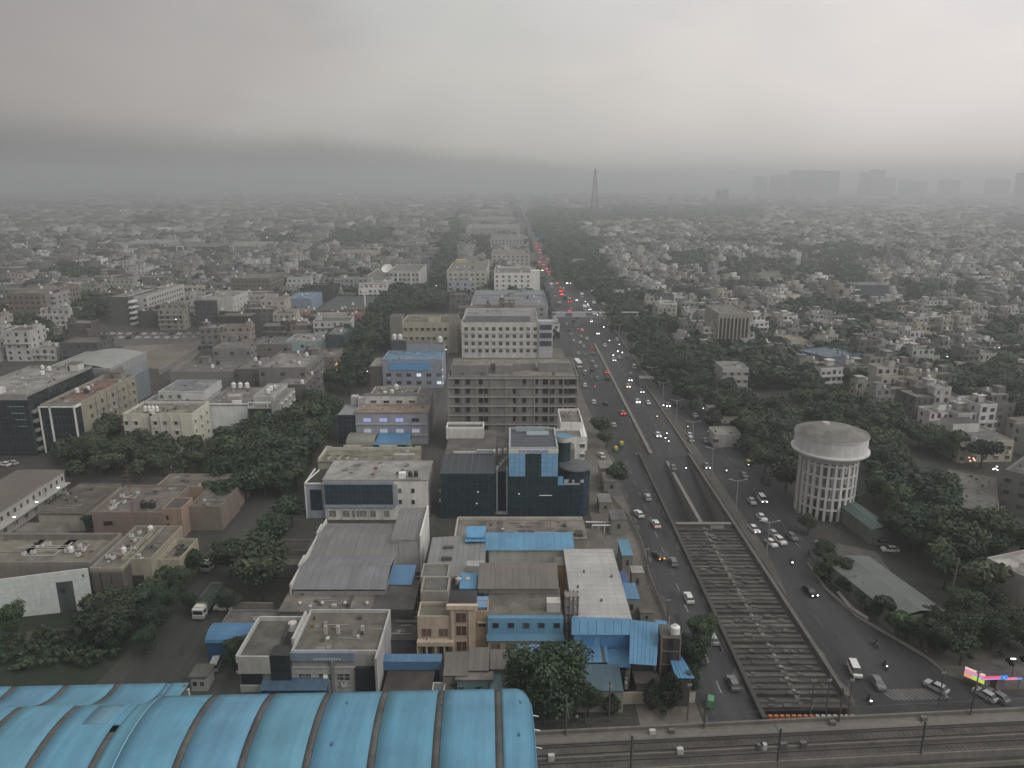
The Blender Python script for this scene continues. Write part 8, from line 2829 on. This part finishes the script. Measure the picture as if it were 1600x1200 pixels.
# kerbs along the slip road
pts = [W(1262, 880), W(1290, 920), W(1340, 965), W(1400, 1000), W(1450, 1030), W(1478, 1052)]
T = thing('kerb_line', 'pale painted kerb curving along the right-hand slip road', 'kerb', (0, 0, 0))
for (a, b_) in zip(pts, pts[1:]):
    MB().bar((a[0], a[1], .15), (b_[0], b_[1], .15), .3, 'plaster', (.20, .195, .18)).build('kerb_stone', T)
T = thing('garden_wall', 'low white wall behind the kerb of the slip road', 'wall', (0, 0, 0))
pts = [W(1310, 930), W(1330, 955), W(1356, 972)]
for (a, b_) in zip(pts, pts[1:]):
    MB().bar((a[0], a[1], .7), (b_[0], b_[1], .7), .35, 'plaster', (.30, .29, .27)).build('wall_panel', T)

# pedestrians on the pavement under the viaduct and at the stalls
def person(x, y, rz, shirt, trousers, label):
    me = bpy.data.meshes.new('person')
    J = [(0, 0, .95), (0, 0, 1.2), (0, 0, 1.42), (0, .01, 1.52), (0, .02, 1.64), (.10, 0, .9), (.12, .08, .5), (.12, -.02, .08), (.12, .14, .04), (-.10, 0, .9), (-.12, -.08, .5), (-.12, -.2, .1), (-.12, -.08, .04),
         (.19, 0, 1.4), (.26, -.05, 1.13), (.25, .08, .88), (-.19, 0, 1.4), (-.26, .06, 1.13), (-.25, .18, .92)]
    Ed = [(0, 1), (1, 2), (2, 3), (3, 4), (0, 5), (5, 6), (6, 7), (7, 8), (0, 9), (9, 10), (10, 11), (11, 12), (2, 13), (13, 14), (14, 15), (2, 16), (16, 17), (17, 18)]
    Rr = [.14, .15, .13, .055, .105, .09, .065, .045, .04, .09, .065, .045, .04, .06, .045, .035, .06, .045, .035]
    me.from_pydata(J, Ed, [])
    o = bpy.data.objects.new('person', me); COL.objects.link(o)
    md = o.modifiers.new('skin', 'SKIN')
    for v_, r_ in zip(me.skin_vertices[0].data, Rr):
        v_.radius = (r_, r_ * .85)
    me.skin_vertices[0].data[0].use_root = True
    s_ = o.modifiers.new('sub', 'SUBSURF'); s_.levels = 1; s_.render_levels = 1
    dg = bpy.context.evaluated_depsgraph_get()
    ev = bpy.data.meshes.new_from_object(o.evaluated_get(dg))
    o.modifiers.clear()
    o.data = ev
    o.location = (x, y, .03); o.rotation_euler = (0, 0, rz)
    ev.materials.clear()
    ev.materials.append(MATS['plaster'])
    at = ev.attributes.new('Col', 'FLOAT_COLOR', 'FACE')
    for i, pl in enumerate(ev.polygons):
        z = pl.center.z
        c_ = (.20, .12, .08) if 1.47 < z < 1.66 else (shirt if z > .97 else trousers)
        if z > 1.66:
            c_ = (.02, .018, .015)
        if abs(pl.center.x) > .2 and z < 1.0:
            c_ = (.2, .12, .08)
        at.data[i].color = (*c_, 1)
    o['label'] = label; o['category'] = 'person'
    return o


for i, (px, py, sh, tr, lab) in enumerate(((901, 1129, (.5, .5, .5), (.05, .05, .07), 'pedestrian in a white shirt on the pavement behind the viaduct, below the large tree'),
                                          (1267, 1114, (.45, .42, .36), (.12, .11, .10), 'pedestrian in pale clothes standing at the near end of the beam ladder'),
                                          (1478, 1098, (.48, .46, .40), (.06, .06, .07), 'pedestrian in a light shirt by the silver turning car'),
                                          (1446, 1026, (.3, .3, .32), (.05, .05, .06), 'pedestrian in grey at the kerb of the slip road'))):
    x, y = W(px, py)
    person(x, y, R.uniform(0, 6), sh, tr, lab)

# ================================================================== HAZE
hz = MB()
hz.box(-7800, 7800, -420, 7600, -8, 178, 'plaster', WHITE, bottom=True)
hm = bpy.data.materials.new('haze_air')
hm.use_nodes = True
hn = hm.node_tree
hn.nodes.clear()
ho = hn.nodes.new('ShaderNodeOutputMaterial')
hv = hn.nodes.new('ShaderNodeVolumePrincipled')
hv.inputs['Color'].default_value = (.815, .855, .87, 1)
hv.inputs['Density'].default_value = 0.00049
hv.inputs['Anisotropy'].default_value = 0.68
hn.links.new(hv.outputs[0], ho.inputs['Volume'])
me = hz.mesh('haze')
me.materials.clear()
me.materials.append(hm)
link('haze', me, None, kind='stuff')
